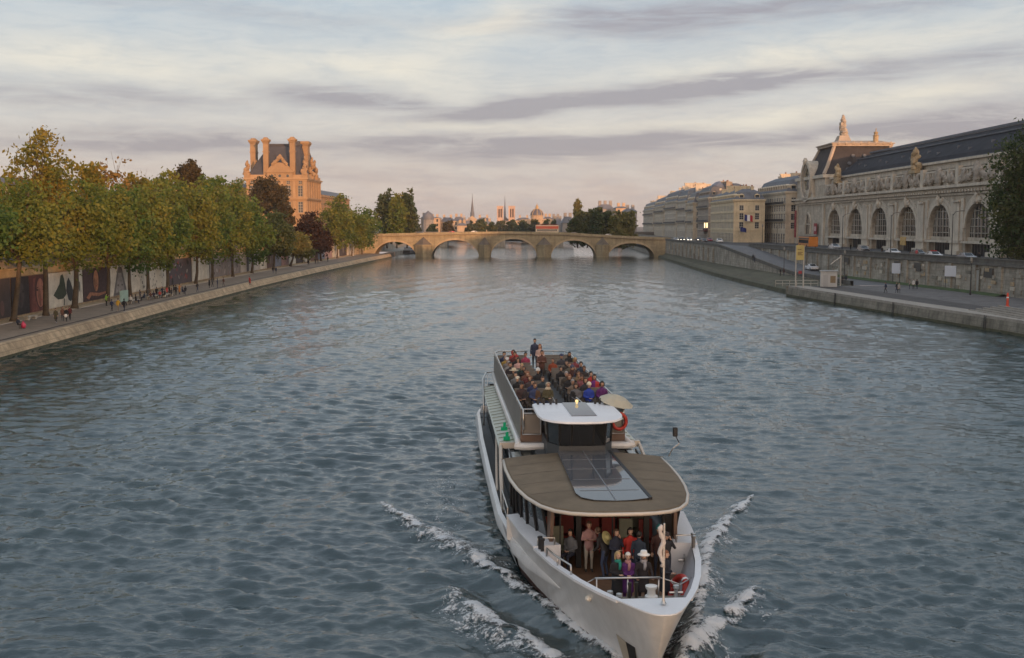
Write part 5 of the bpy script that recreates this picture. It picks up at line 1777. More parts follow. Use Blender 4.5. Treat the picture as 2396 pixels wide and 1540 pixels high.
quay_tree(545, 432, 630, 9.6, L_OLIVE, 10, 'olive green tree halfway along the quay row', n=340)
quay_tree(590, 462, 626, 10, L_GREEN, 11, 'dark green tree of the quay row below the brown park tree', n=340)
quay_tree(640, 500, 622, 10.5, L_DARK, 12, 'lower dark green tree just left of the deep red tree', n=320, lean=(.5, 0))
quay_tree(680, 545, 612, 9.5, L_WILLOW, 13, 'small drooping yellow green willow on the quay', n=260, shape='willow', lean=(1.2, 0), name='willow_tree')
quay_tree(722, 502, 606, 11, L_RED, 14, 'deep red tree standing out in the green quay row', n=330, name='red_tree')
quay_tree(752, 548, 606, 9, L_RED, 15, 'smaller deep red tree hanging over the quay towards the bridge', n=230, name='red_tree', shape='willow')
quay_tree(790, 462, 602, 13, L_OLIVE, 16, 'tall feathery olive tree right of the deep red trees', n=330, sparse=.08)
quay_tree(824, 486, 600, 13, L_OLIVE, 17, 'rounded golden olive tree second from the bridge', n=320)
quay_tree(848, 492, 598, 14, L_GREEN, 18, 'last rounded tree of the quay row beside the bridge', n=330)

UG = 'trees on the upper left street'
def street_tree(u, vtop, W, lm, seed, label, X=-69.0, n=300, cb=5, **kw):
    Y = X * FPX / (u - 1198)
    H = vz(vtop, Y) - 7.5
    return tree(label, (X, Y, 7.5), H, W, cb, lm, seed, n=n, leaf=.22 + .0007 * Y, group=UG, **kw)
street_tree(212, 385, 8.5, L_GOLD, 31, 'bright orange tree right of the tall golden one', n=260)
street_tree(262, 362, 10.5, L_ORANGE, 32, 'thin bare topped orange tree with sky showing through', n=190, per=12, sparse=.26)
street_tree(330, 395, 9, L_GOLD, 33, 'gold and brown tree with thin twiggy top', n=240, sparse=.18)
street_tree(395, 404, 10, L_OLIVE, 34, 'olive street tree rising behind the quay row', n=280, X=-70)
street_tree(120, 400, 10.5, L_GOLD, 35, 'golden street tree below the tallest golden crown', n=300)
street_tree(40, 440, 11, L_OLIVE, 36, 'olive street tree at the left edge behind the leaning trunk', n=300)
street_tree(505, 408, 10.5, L_OLIVE, 37, 'olive and yellow street tree near the middle of the row', n=280, X=-71, sparse=.08)
street_tree(556, 425, 11, L_WILLOW, 38, 'yellow green street tree left of the palace', n=280, X=-72, sparse=.05)
street_tree(618, 520, 11, L_OLIVE, 41, 'golden green street tree low in front of the palace', n=240, X=-72)
street_tree(755, 545, 12, L_OLIVE, 39, 'olive street tree between the palace and the deep red trees', n=240, X=-70, cb=3)
tree('round dark brown tree standing above the green row', (ux(445, 290), 290, 7.5), vz(380, 290) - 7.5, 8.4, vz(440, 290) - 7.5, L_BROWN, 40, n=300, leaf=.42, group=UG)
tree('broad dark brown tree in front of the palace', (ux(628, 400), 400, 7.5), vz(415, 400) - 7.5, 15.0, vz(500, 400) - 7.5, L_BROWN, 42, n=380, leaf=.52, group=UG)
tree('dark brown bush like tree against the lower palace wall', (ux(666, 380), 380, 7.5), vz(470, 380) - 7.5, 7.5, 2.5, L_BROWN, 43, n=200, leaf=.5, group=UG)

# beyond the bridge
tree('big dark poplar clump behind the left end of the bridge', (ux(905, 478), 478, 3), vz(450, 478) - 3, 11.5, 3, L_DARK, 50, name='poplar_tree', n=420, leaf=.62, shape='poplar')
tree('tall dark tree second of the pair behind the left end of the bridge', (ux(952, 482), 482, 3), vz(452, 482) - 3, 10.5, 3, L_DARK, 51, name='poplar_tree', n=420, leaf=.62, shape='poplar')
tree('rounder olive tree in the middle of the clump behind the left bridge end', (ux(928, 474), 474, 3), vz(456, 474) - 3, 10.5, 3, L_OLIVE, 52, name='poplar_tree', n=360, leaf=.6, shape='poplar')
# riverside row on the right beyond the bridge
RG = 'willows and poplars beyond the right end of the bridge'
for k, (u, vt, W, lm, lab) in enumerate([
        (1352, 498, 10, L_DARK, 'dark willow at the left end of the clump beyond the bridge'),
        (1375, 494, 9.5, L_WILLOW, 'olive willow second from the left in the clump beyond the bridge'),
        (1396, 490, 9.5, L_DARK, 'dark green poplar near the middle of the clump beyond the bridge'),
        (1418, 500, 9, L_DARK, 'short dark tree below the red brown roof beyond the bridge'),
        (1440, 496, 10, L_WILLOW, 'yellow green willow right of the red brown roof beyond the bridge'),
        (1466, 498, 11, L_WILLOW, 'last broad golden willow beside the quay front beyond the bridge')]):
    Y = 478 + 6 * (k % 2)
    tree(lab, (ux(u, Y), Y, 3), vz(vt, Y) - 3, W, 2.0, lm, 60 + k, name='willow_tree', n=330, leaf=.62, shape='willow', group=RG)
tree('feathery tall tree top rising above the willows beyond the bridge', (ux(1351, 500), 500, 3), vz(470, 500) - 3, 4.8, vz(500, 500) - 3, L_WILLOW, 70, name='poplar_tree', n=130, leaf=.45, shape='poplar', sparse=.1)
# far dark trees
FG = 'far dark trees on the upstream quays'
for k, (u, vt, Wp, Y) in enumerate([(972, 516, 26, 760), (1012, 526, 24, 700), (1050, 519, 30, 720), (1100, 521, 26, 760), (1124, 514, 40, 800), (1150, 520, 24, 830), (1172, 517, 34, 900), (1198, 514, 34, 860),
                                    (1224, 516, 34, 830), (1250, 515, 30, 800), (1276, 513, 26, 780), (1296, 516, 18, 770)]):
    W = Wp / FPX * Y
    lab = ['far dark tree low beside the big poplar clump', 'small far green tree under the grey skyline dome', 'round purple dark far tree before the sunlit front', 'dark far tree just left of the thin spire base', 'broad far tree right of the thin spire',
           'low far tree left of the twin towers', 'dark far tree under the left cathedral tower', 'dark far tree under the right cathedral tower', 'far olive tree between the cathedral and the ribbed dome', 'far dark tree directly below the ribbed dome',
           'far dark tree right of the ribbed dome', 'last small far tree of the line beside the grey quay house'][k]
    tree(lab, (ux(u, Y), Y, 3), vz(vt, Y) - 3, W, 1.5, L_BROWN if k == 2 else (L_DARK if k % 3 else L_FAR), 80 + k, n=190, per=16, leaf=.95, group=FG, tr=.5)

# the tall dark tree at the right edge
tree('tall dark green poplar at the right edge of the view in front of the museum', (80.2, 178, 3.4), vz(314, 178) - 3.4, 13.5, vz(612, 178) - 3.4, L_DARK, 101, name='poplar_tree', n=760, per=22, leaf=.28, shape='poplar', nb=14, tr=.4)
tree('golden leaved tree just entering the view at the right edge behind the poplar', (90.5, 186, 5.5), vz(330, 186) - 5.5, 9, 4, L_GOLD, 102, n=240, leaf=.3)
# low bushes on the mossy bank
for k, (u, v) in enumerate([(1602, 597), (1628, 600), (1652, 604), (1690, 616)]):
    p = gp(u, v, 1.7)
    q = thing('bush', ['small dark bush at the foot of the ramp wall nearest the bridge', 'small dark bush second along the ramp wall foot', 'low bush on the mossy bank below the ramp wall', 'low bush where the ramp wall begins to drop'][k], 'bush', (p.x, p.y, 1.3), 0, 'bushes on the mossy bank')
    make_crown('foliage', q, [((0, 0, .5), (.9, 2.0, .7)), ((.2, 1.2, .4), (.7, 1.2, .5))], 40, 14, .3, L_DARK, 120 + k, .3)
# ------------------------------------------------------------------ people
def cloth(c, name=None, rough=.85):
    key = name or 'cloth_%02d_%02d_%02d' % tuple(int(x * 99) for x in c)
    return mat(key, c, rough, .14, 3.0)
SKINS = [mat('skin_light', (.50, .31, .22), .55, .06, 3), mat('skin_tan', (.40, .23, .15), .55, .06, 3), mat('skin_brown', (.20, .11, .07), .55, .06, 3)]
EYE = mat('eye_dark', (.03, .02, .018), .4, 0)
SHOE = mat('shoe_dark', (.03, .027, .025), .6, 0)
SHOEW = mat('shoe_white', (.55, .54, .52), .6, 0)
BODY = {}
HAIRM = {}

def proto(arms='down', legs='stand', coat=False, lean=0.0, vox=.026, twist=0.0, wide=1.0):
    """body mesh facing -y; returns mesh and head centre. slots: top, legs, skin, shoes, eyes"""
    key = (arms, legs, coat, round(lean, 2), vox, twist, wide)
    if key in BODY: return BODY[key]
    pz = .93 if legs in ('stand', 'walk', 'bend') else .56
    segs = []                       # (a, b, ra, rb, slot)
    b = MB()
    def seg(p, q, r0, r1, slot, n=10, mid=None):
        p, q = Vector(p), Vector(q)
        e = (q - p).normalized()
        b.tube([p - e * r0 * .4, p, q, q + e * r1 * .4], [r0 * .7, r0, r1, r1 * .7], n)
        segs.append((p, q, r0, r1, slot))
    L = math.radians(lean)
    def up(z, y=0.0, x=0.0):        # torso point, leaning forward about the pelvis
        return Vector((x, y * cos(L) - z * sin(L), pz + z * cos(L) + y * sin(L)))
    rings = []
    for (z, rx, ry, y) in ((-.10, .125, .10, .0), (-.03, .168, .122, .0), (.05, .165, .118, 0), (.16, .146, .104, 0), (.28, .165, .116, -.01), (.40, .185, .118, 0), (.46, .168, .098, .005), (.505, .10, .075, .01), (.53, .062, .06, .01)):
        rings.append([up(z, y + ry * sin(2 * pi * j / 14), wide * rx * cos(2 * pi * j / 14)) for j in range(14)])
    b.loft(rings)
    segs.append((up(-.08), up(.48), .155, .13, 0))
    seg(up(.50, .01), up(.60, -.01), .055, .052, 2)
    hc = up(.69, -.025)
    b.ell(hc, (.078, .098, .118), 14, 10)
    segs.append((hc - Vector((0, 0, .03)), hc + Vector((0, 0, .03)), .095, .095, 2))
    b.ell(hc + Vector((0, -.028, -.065)), (.056, .06, .055), 10, 8)              # jaw
    b.tube([hc + Vector((0, -.092, .015)), hc + Vector((0, -.116, -.022))], [.010, .017], 6)   # nose
    for sx in (-1, 1):
        b.ell(hc + Vector((sx * .08, .01, -.005)), (.014, .024, .034), 6, 6)    # ears
    wr = {}
    for sx in (-1, 1):
        sh = up(.435, .005, sx * .175 * wide)
        if arms == 'down': el, w = up(.17, .03, sx * .235), up(-.06, -.06, sx * .235)
        elif arms == 'lap': el, w = up(.18, .0, sx * .235), Vector((sx * .07, -.27, pz + .12))
        elif arms == 'clasp': el, w = up(.18, .01, sx * .235), up(.14, -.22, sx * .045)
        elif arms == 'fold': el, w = up(.19, -.03, sx * .24), up(.22, -.20, -sx * .07)
        elif arms == 'rail': el, w = up(.19, -.05, sx * .25), up(.10, -.30, sx * .24)
        elif arms == 'photo': el, w = up(.33, -.20, sx * .25), up(.62, -.26, sx * .10)
        elif arms == 'chin': el, w = (up(.20, -.10, sx * .22), up(.52, -.17, sx * .06)) if sx > 0 else (up(.17, 0, sx * .23), up(.14, -.2, sx * .03))
        elif arms == 'swing': el, w = up(.18, sx * .09, sx * .225), up(-.03, sx * .15 - .08, sx * .225)
        elif arms == 'phone': el, w = (up(.24, -.14, sx * .22), up(.48, -.34, sx * .12)) if sx > 0 else (up(.17, .02, sx * .235), up(-.05, -.05, sx * .23))
        seg(sh, el, .058, .045, 0)
        seg(el, w, .045, .034, 0)
        wr[sx] = (el, w)
        hp = up(-.04, 0, sx * .085)
        if legs == 'stand': kn, an = Vector((sx * .095, -.025, .50)), Vector((sx * .10, .02, .09))
        elif legs == 'walk': kn, an = Vector((sx * .085, -sx * .16 - .04, .51)), Vector((sx * .085, -sx * .26 + .06, .11 if sx > 0 else .15))
        elif legs == 'bend': kn, an = Vector((sx * .11, -.06, .50)), Vector((sx * .12, .03, .09))
        else: kn, an = Vector((sx * .11, -.43, pz - .03)), Vector((sx * .11, -.42, pz - .46))
        seg(hp, kn, .088, .058, 1, 12)
        seg(kn, an, .056, .040, 1)
        ft = an + Vector((sx * .015, -.15, -.045))
        seg(an + Vector((0, .02, -.035)), ft, .042, .036, 3)
    if coat:
        rg = []
        if legs in ('stand', 'walk', 'bend'):
            for (z, rx, ry) in ((.18, .155, .115), (.02, .178, .135), (-.22, .19, .15), (-.46, .20, .165)):
                rg.append([up(z, ry * sin(2 * pi * j / 14), rx * cos(2 * pi * j / 14)) if z > -.1 else Vector((rx * cos(2 * pi * j / 14), ry * sin(2 * pi * j / 14), pz + z)) for j in range(14)])
            b.loft(rg)
            segs.append((Vector((0, 0, pz + .1)), Vector((0, 0, pz - .46)), .19, .21, 0))
    raw = b.build('tmp_body', [EYE])
    rm = raw.modifiers.new('r', 'REMESH')
    rm.mode = 'VOXEL'
    rm.voxel_size = vox
    sm = raw.modifiers.new('s', 'SMOOTH')
    sm.factor = .5
    sm.iterations = 2
    dg = bpy.context.evaluated_depsgraph_get()
    me = bpy.data.meshes.new_from_object(raw.evaluated_get(dg))
    old = raw.data
    bpy.data.objects.remove(raw)
    bpy.data.meshes.remove(old)
    nv = len(me.vertices)
    co = np.empty(nv * 3, dtype=np.float32)
    me.vertices.foreach_get('co', co)
    co = co.reshape(-1, 3)
    V = [tuple(p) for p in co]
    F = [list(p.vertices) for p in me.polygons]
    cen = np.array([co[f].mean(0) for f in F])
    best = np.full(len(F), 1e9)
    slot = np.zeros(len(F), dtype=int)
    for (p, q, r0, r1, s_) in segs:
        p, q = np.array(p), np.array(q)
        e = q - p
        tt = np.clip(((cen - p) @ e) / max(e @ e, 1e-9), 0, 1)
        d = np.linalg.norm(cen - (p + tt[:, None] * e), axis=1) / (r0 + (r1 - r0) * tt)
        u_ = d < best
        best = np.where(u_, d, best)
        slot = np.where(u_, s_, slot)
    bpy.data.meshes.remove(me)
    out = MB()
    out.v, out.f, out.m = V, F, list(slot)
    # hands: palm, four fingers, thumb
    for sx, (el, w) in wr.items():
        d = (w - el).normalized()
        side = d.cross(Vector((0, 0, 1)))
        if side.length < .2: side = Vector((1, 0, 0))
        side.normalize()
        if side.x * sx < 0: side = -side
        nrm = d.cross(side).normalized()
        pc = w + d * .045
        M = Matrix((side, d, nrm)).transposed()
        out.ell(pc, (.040, .056, .018), 8, 6, 2, M)
        for k, (off, ln) in enumerate(((-.028, .066), (-.010, .076), (.010, .072), (.027, .058))):
            p0 = pc + d * .04 + side * off
            p1 = p0 + d * ln * .5 + nrm * .006 * sx
            p2 = p1 + d * ln * .38 + nrm * .022 * sx
            out.tube([p0, p1, p2], [.0095, .0085, .006], 5, 2)
        th = pc - side * .034 - d * .012
        out.tube([th, th - side * .022 + d * .028, th - side * .02 + d * .055], [.012, .010, .007], 5, 2)
    for sx in (-1, 1):
        out.ell(hc + Vector((sx * .031, -.086, .012)), (.012, .008, .008), 6, 5, 4)
        out.ell(hc + Vector((sx * .031, -.088, .030)), (.018, .006, .004), 6, 4, 4)
    out.ell(hc + Vector((0, -.086, -.062)), (.022, .008, .005), 6, 4, 4)
    o = out.build('person', [EYE] * 5, None, smooth='all')
    md = o.data
    bpy.data.objects.remove(o)
    BODY[key] = (md, hc)
    return BODY[key]

def hair_mesh(style):
    if style in HAIRM: return HAIRM[style]
    b = MB()
    if style in ('short', 'long', 'bob', 'bun'):
        tmp = MB(); tmp.ell((0, .012, .022), (.092, .108, .118), 14, 10)
        vs = tmp.v
        fs = [f for f in tmp.f if not (np.mean([vs[i][1] for i in f]) < -.045 and np.mean([vs[i][2] for i in f]) < .072) and np.mean([vs[i][2] for i in f]) > (-.07 if style == 'short' else -.09)]
        b.add(vs, fs)
        if style == 'long':
            b.loft([[Vector((rx * cos(a), .05 + ry * sin(a), z)) for a in np.linspace(0, 2 * pi, 10, endpoint=False)] for (z, rx, ry) in ((.03, .09, .06), (-.08, .105, .06), (-.20, .10, .05), (-.28, .06, .03))])
        if style == 'bob':
            b.loft([[Vector((rx * cos(a), .022 + ry * sin(a), z)) for a in np.linspace(-.62, pi + .62, 12)] for (z, rx, ry) in ((.07, .098, .10), (-.03, .112, .108), (-.12, .106, .095))], closed=False, cap=False)
        if style == 'bun':
            b.ell((0, .11, .07), (.05, .05, .05), 8, 6)
    elif style == 'bucket':
        b.lathe([(.20, .035), (.195, .03), (.115, .065), (.108, .12), (.095, .165), (.03, .175)], (0, 0, 0), 16)
        b.lathe([(.113, .062), (.200, .042)], (0, 0, 0), 16)
    elif style == 'sunhat':
        b.lathe([(.23, .05), (.225, .045), (.11, .07), (.10, .14), (.06, .165), (.01, .17)], (0, 0, 0), 16)
    elif style == 'beanie':
        b.lathe([(.104, .015), (.110, .03), (.108, .07), (.096, .115), (.06, .15), (.015, .158)], (0, .008, 0), 14)
        b.ell((0, .008, .165), (.03, .03, .026), 8, 6)
    elif style == 'cap':
        b.lathe([(.100, .04), (.103, .07), (.09, .12), (.05, .142), (.01, .146)], (0, .006, 0), 14)
        b.slab([(-.075, -.085, .045), (.075, -.085, .045), (.065, -.165, .035), (0, -.185, .033), (-.065, -.165, .035)], (0, 0, .012))
    elif style == 'headscarf':
        tmp = MB(); tmp.ell((0, .01, 0), (.104, .118, .135), 14, 10)
        vs = tmp.v
        fs = [f for f in tmp.f if not (np.mean([vs[i][1] for i in f]) < -.055 and -.11 < np.mean([vs[i][2] for i in f]) < .085)]
        b.add(vs, fs)
        b.loft([[Vector((rx * cos(a), .01 + ry * sin(a), z)) for a in np.linspace(0, 2 * pi, 12, endpoint=False)] for (z, rx, ry) in ((-.10, .095, .095), (-.16, .13, .11), (-.21, .15, .11))])
    elif style == 'hood':
        b.ell((0, .04, -.03), (.125, .12, .16), 12, 8)
    o = b.build('hair', [EYE], None, smooth='all')
    md = o.data
    bpy.data.objects.remove(o)
    HAIRM[style] = md
    return md

HAIRC = {'dark': (.018, .013, .011), 'brown': (.075, .040, .022), 'blond': (.38, .26, .12), 'white': (.62, .59, .54), 'grey': (.28, .26, .25), 'auburn': (.20, .075, .028)}

def set_mat(o, i, m):
    o.material_slots[i].link = 'OBJECT'
    o.material_slots[i].material = m

def person(label, loc, rz=0.0, top=(.03, .03, .035), legs=(.03, .035, .06), skin=0, hair=('short', 'dark'), hat=None, pose='down', legp='stand', coat=False,
           lean=0.0, vox=.030, scale=1.0, shoe=None, group=None, scarf=None):
    me, hc = proto(pose, legp, coat, lean, vox)
    o = bpy.data.objects.new('person', me)
    COL.objects.link(o)
    o.location = loc
    o.rotation_euler = (0, 0, rz)
    o.scale = (scale,) * 3
    for i, m in enumerate((cloth(top), cloth(legs), SKINS[skin], shoe or SHOE, EYE)): set_mat(o, i, m)
    tag(o, label, 'person', group)
    if hair:
        h = bpy.data.objects.new('hair', hair_mesh(hair[0]))
        COL.objects.link(h); h.parent = o; h.location = hc
        set_mat(h, 0, mat('hair_' + hair[1], HAIRC[hair[1]], .6, .15, 5))
    if hat:
        h = bpy.data.objects.new('hat' if hat[0] not in ('headscarf', 'hood') else hat[0], hair_mesh(hat[0]))
        COL.objects.link(h); h.parent = o; h.location = hc
        set_mat(h, 0, cloth(hat[1]))
    if scarf:
        b = MB()
        c = hc - Vector((0, -.015, .165))
        b.lathe([(.075, .05), (.10, .02), (.105, -.03), (.08, -.06)], c, 12)
        b.tube([c + Vector((.02, -.10, -.01)), c + Vector((.02, -.135, -.12)), c + Vector((.0, -.14, -.25))], [.05, .05, .035], 7)
        b.build('scarf', cloth(scarf), o, smooth='all')
    return o

def head_to_base(u, v, zdeck, headz):
    """where a figure stands whose head shows at (u, v)"""
    p = gp(u, v, zdeck + headz)
    return Vector((p.x, p.y, zdeck))
# ------------------------------------------------------------------ the excursion boat
def build_boat():
    boat = thing('river_boat', 'white excursion boat with brown front canopy and open top deck crowded with passengers', 'boat', BOAT_LOC, BOAT_RZ)
    HW = mat('hull_white', (.70, .69, .67), .32, .10, .5, streak=.3, streak_col=(.40, .37, .33), coat=.3)
    DW = mat('deck_white', (.76, .76, .77), .4, .05, .8)
    BOOT = mat('antifouling_brown', (.115, .048, .035), .6, .25, .8)
    GREY = mat('dark_grey_paint', (.062, .068, .072), .5, .15, .6)
    BRN = mat('canopy_brown', (.18, .138, .092), .75, .2, .35, .15, 6, spec=.2)
    TRIMC = mat('canopy_edge', (.58, .52, .44), .4, .05)
    WOOD = mat('deck_wood', (.185, .105, .06), .6, .22, 2.5)
    PANEL = mat('brown_panel', (.15, .095, .068), .55, .12, .6)
    BULW = mat('upper_bulwark', (.19, .172, .152), .5, .12, .6)
    STEEL = mat('steel_rail', (.55, .53, .50), .28, .05, metal=.9)
    BGL = mat('boat_glass', (.012, .014, .016), .03, 0, spec=.8)
    SKYL = mat('skylight_glass', (.10, .105, .115), .05, 0, spec=.45)
    PGREEN = mat('pale_green_panel', (.47, .50, .42), .35, .08, .5)
    BLACK = mat('black_rubber', (.015, .015, .016), .6, 0)
    DARKIN = mat('dark_interior', (.02, .018, .017), .8, 0)

    tt = [0, .12, .35, .8, 1.6, 2.6, 4, 6, 8, 10, 12.6]
    wdt = [.04, .30, .48, .72, 1.06, 1.44, 1.88, 2.38, 2.74, 3.04, 3.32]
    wwt = [.02, .05, .10, .20, .38, .62, .98, 1.48, 1.95, 2.36, 2.84]
    zdt = [2.75, 2.75, 2.74, 2.72, 2.66, 2.58, 2.48, 2.36, 2.28, 2.22, 2.16]
    ta = [12.62, 16, 22, 30, 38, 41.5, 43.2]
    wda = [3.34, 3.4, 3.42, 3.42, 3.34, 3.2, 2.9]
    wwa = [2.86, 3.1, 3.22, 3.25, 3.15, 2.9, 2.5]
    zda = [1.36] * 7
    def section(t, wd, ww, zd, side):
        pts = []
        sh = 1.9 * max(0, 1 - t / 8.0) ** 1.5
        for f in (-.25, -.02, .13, .30, .48, .64, .8, .92, 1.0):
            z = f * zd
            k = max(0, f)
            w = ww + (wd - ww) * k ** (1.55 if t < 9 else 1.1)
            if f < 0: w = ww * (1 + f * 1.2)
            pts.append(Vector((side * w, t + sh * (1 - k ** .85), z)))
        return pts
    hull = MB()
    for (T, WD, WW, ZD) in ((tt, wdt, wwt, zdt), (ta, wda, wwa, zda)):
        for side in (-1, 1):
            rings = [section(*q, side) for q in zip(T, WD, WW, ZD)]
            n = len(rings[0])
            o0 = len(hull.v)
            hull.v.extend([tuple(p) for r in rings for p in r])
            for i in range(len(rings) - 1):
                for j in range(n - 1):
                    hull.f.append([o0 + i * n + j, o0 + i * n + j + 1, o0 + (i + 1) * n + j + 1, o0 + (i + 1) * n + j])
                    hull.m.append(1 if j < 2 else 0)
    # close the stem
    a, b_ = section(0, .04, .02, 2.75, -1), section(0, .04, .02, 2.75, 1)
    hull.loft([a, b_], 0, False, False)
    # transom
    a, b_ = section(43.2, 2.9, 2.5, 1.36, -1), section(43.2, 2.9, 2.5, 1.36, 1)
    hull.loft([a, b_], 0, False, False)
    # step where the high bow ends
    for side in (-1, 1):
        hull.slab([(side * 2.55, 12.6, .9), (side * 3.34, 12.6, 1.3), (side * 3.34, 12.6, 2.16), (side * 2.55, 12.6, 2.16)], (0, .03, 0), 0)
    hull.build('hull', [HW, BOOT], boat, smooth=True)

    WDf = lambda t: float(np.interp(t, tt + ta, wdt + wda))
    ZDf = lambda t: float(np.interp(t, tt, zdt)) if t < 12.61 else 1.36

    # foredeck plate, cap rail, inner bulwark
    cap = MB()
    ts = [1.55, 2.0, 2.6, 3.3, 4, 5, 6, 7, 8.0]
    for side in (-1, 1):
        rings = []
        for t in ts:
            w, z = WDf(t), ZDf(t)
            rings.append([(side * (w + .03), t, z - .05), (side * (w + .03), t, z + .03), (side * (w - .17), t, z + .03), (side * (w - .17), t, z - .05)])
        cap.loft(rings)
    cap.build('cap_rail', DW, boat)
    fd = MB()
    pts = [(-WDf(t) - .02, t, ZDf(t) + .0) for t in (1.6, 1.2, .8, .5, .35, .2, .12)] + [(-.14, .02, 2.75), (.14, .02, 2.75)] + [(WDf(t) + .02, t, ZDf(t)) for t in (.12, .2, .35, .5, .8, 1.2, 1.6)]
    fd.slab(pts, (0, 0, .04))
    fd.slab([(-.42, 2.0, 1.27), (.42, 2.0, 1.27), (.92, 1.62, 2.66), (-.92, 1.62, 2.66)], (0, -.03, 0))
    fd.build('foredeck', DW, boat, smooth=False)
    inner = MB()
    INW = mat('bulwark_grey_white', (.50, .50, .52), .5, .08, .6)
    for side in (-1, 1):
        rings = []
        for t in ts:
            sec = section(t, WDf(t), float(np.interp(t, tt, wwt)), ZDf(t), side)
            g_ = lambda z, i_: tuple(Vector((float(np.interp(z, [p.z for p in sec], [p.x for p in sec])) - side * i_, float(np.interp(z, [p.z for p in sec], [p.y for p in sec])), z)))
            rings.append([g_(ZDf(t) - .04, .17), g_(ZDf(t) * .72, .12), g_(1.25, .09)])
        inner.loft(rings, 0, False, False)
    inner.build('bulwark', INW, boat)
    fl = MB()
    fl.slab([(-.44, 2.2, 1.24), (.44, 2.2, 1.24), (.78, 3.1, 1.24), (1.2, 4.2, 1.24), (1.74, 6, 1.24), (2.2, 8, 1.24), (2.52, 10, 1.24), (2.76, 12.5, 1.24), (-2.76, 12.5, 1.24), (-2.52, 10, 1.24), (-2.2, 8, 1.24), (-1.74, 6, 1.24), (-1.2, 4.2, 1.24), (-.78, 3.1, 1.24)], (0, 0, .05), 0)
    fl.build('deck', WOOD, boat)
    fl = MB()
    fl.box(-2.7, 2.7, 12.55, 41, 1.20, 1.26)
    fl.box(-3.3, -2.71, 12.66, 42, .9, .96)
    fl.box(2.71, 3.3, 12.66, 42, .9, .96)
    fl.box(-3.1, 3.1, 41, 42.6, .97, 1.0)
    fl.build('side_deck', GREY, boat)
    pf = MB()
    pf.slab([(-.62, 1.72, 2.02), (.62, 1.72, 2.02), (.98, 2.6, 1.98), (1.36, 3.9, 1.92), (-1.36, 3.9, 1.92), (-.98, 2.6, 1.98)], (0, 0, .05), 0)
    pf.slab([(-1.1, 3.9, 1.28), (1.1, 3.9, 1.28), (1.34, 3.9, 1.92), (-1.34, 3.9, 1.92)], (0, -.04, 0), 0)
    pf.build('bow_platform', mat('platform_boards', (.16, .135, .105), .7, .25, 3), boat)
    # raised side decks beside the front cabin
    for side in (-1, 1):
        sdk = MB()
        out_, in_, top = [], [], []
        for t in (8.0, 9, 10, 11, 12.6):
            wi = float(np.interp(t, [8, 9, 10, 11, 12.6], [1.85, 2.14, 2.42, 2.66, 2.92]))
            out_.append((side * (WDf(t) + .02), t, ZDf(t) + .02)); in_.append((side * wi, t, ZDf(t) + .06))
        sdk.slab(out_ + in_[::-1], (0, 0, .05), 0)
        sdk.slab([(side * 1.85, 8.0, 1.26), (side * (WDf(8) - .48), 8.0, 1.26), (side * (WDf(8) - .02), 8.0, 2.30), (side * 1.85, 8.0, 2.34)], (0, .04, 0), 0)
        sdk.build('side_deck_box', DW, boat)
    # outer white rubbing band running aft, tapering to a point at the bow
    for side in (-1, 1):
        rb = MB()
        rings = []
        for t, k in ((6.8, .06), (7.6, .35), (8.6, .6), (10, .85), (12, 1), (16, 1), (24, 1), (32, 1), (40, 1), (42, .8)):
            zc = 1.12 + (.18 if t < 12 else 0) * (12 - t) / 5.2
            zd = ZDf(t)
            ww = float(np.interp(t, tt + ta, wwt + wwa))
            f = min(1, zc / zd)
            w = ww + (WDf(t) - ww) * f ** (1.55 if t < 9 else 1.1)
            rings.append([(side * (w - .05), t, zc - .30 * k), (side * (w + .16 * k), t, zc - .22 * k), (side * (w + .22 * k), t, zc + .02), (side * (w + .12 * k), t, zc + .26 * k), (side * (w - .05), t, zc + .30 * k)])
        rb.loft(rings)
        rb.build('rubbing_band', HW, boat, smooth=True)

    # ---------------- front cabin and canopy
    HWc = [(6.75, .0), (6.78, .55), (6.9, 1.05), (7.2, 1.60), (7.7, 2.06), (8.5, 2.46), (9.8, 2.80), (11.2, 3.02), (12.8, 3.16), (14.5, 3.22), (16.3, 3.2)]
    def canopy_ring(z, grow=0.0, drop=0.0):
        L = [(-(w + grow), t - (grow if t < 8 else 0), z - drop * (w / 3.4) ** 2) for t, w in HWc[::-1]]
        R = [((w + grow), t - (grow if t < 8 else 0), z - drop * (w / 3.4) ** 2) for t, w in HWc[1:]]
        return L + R
    cn = MB()
    top_ = canopy_ring(3.80, -.05, .26)
    edge = canopy_ring(3.75, .0, .26)
    und = canopy_ring(3.62, -.05, .26)
    n = len(top_)
    cn.loft([und, edge], 0, False, False)
    cn.loft([edge, top_], 0, False, False)
    # cambered top surface: connect port and starboard points
    for (rg, flip) in ((top_, 0), (und, 1)):
        k = n // 2
        for i in range(k):
            pl0, pl1 = rg[i], rg[i + 1]
            pr0, pr1 = rg[n - 1 - i], rg[n - 2 - i]
            m = 6
            zc0 = 3.80 - (.18 if flip else 0)
            r0 = [(pl0[0] + (pr0[0] - pl0[0]) * j / m, pl0[1], zc0 - .26 * ((pl0[0] + (pr0[0] - pl0[0]) * j / m) / 3.4) ** 2) for j in range(m + 1)]
            r1 = [(pl1[0] + (pr1[0] - pl1[0]) * j / m, pl1[1], zc0 - .26 * ((pl1[0] + (pr1[0] - pl1[0]) * j / m) / 3.4) ** 2) for j in range(m + 1)]
            cn.loft([r0, r1], 0, False, False)
    cn.box(-3.3, 3.3, 16.28, 16.31, 3.44, 3.56)
    cn_o = cn.build('canopy', BRN, boat, smooth=True)
    ed = MB()
    er = [Vector(p) for p in canopy_ring(3.72, .03, .26)]
    ed.tube(er, .065, 7)
    ed.build('canopy_edge', TRIMC, cn_o, smooth='all')
    seam = MB()
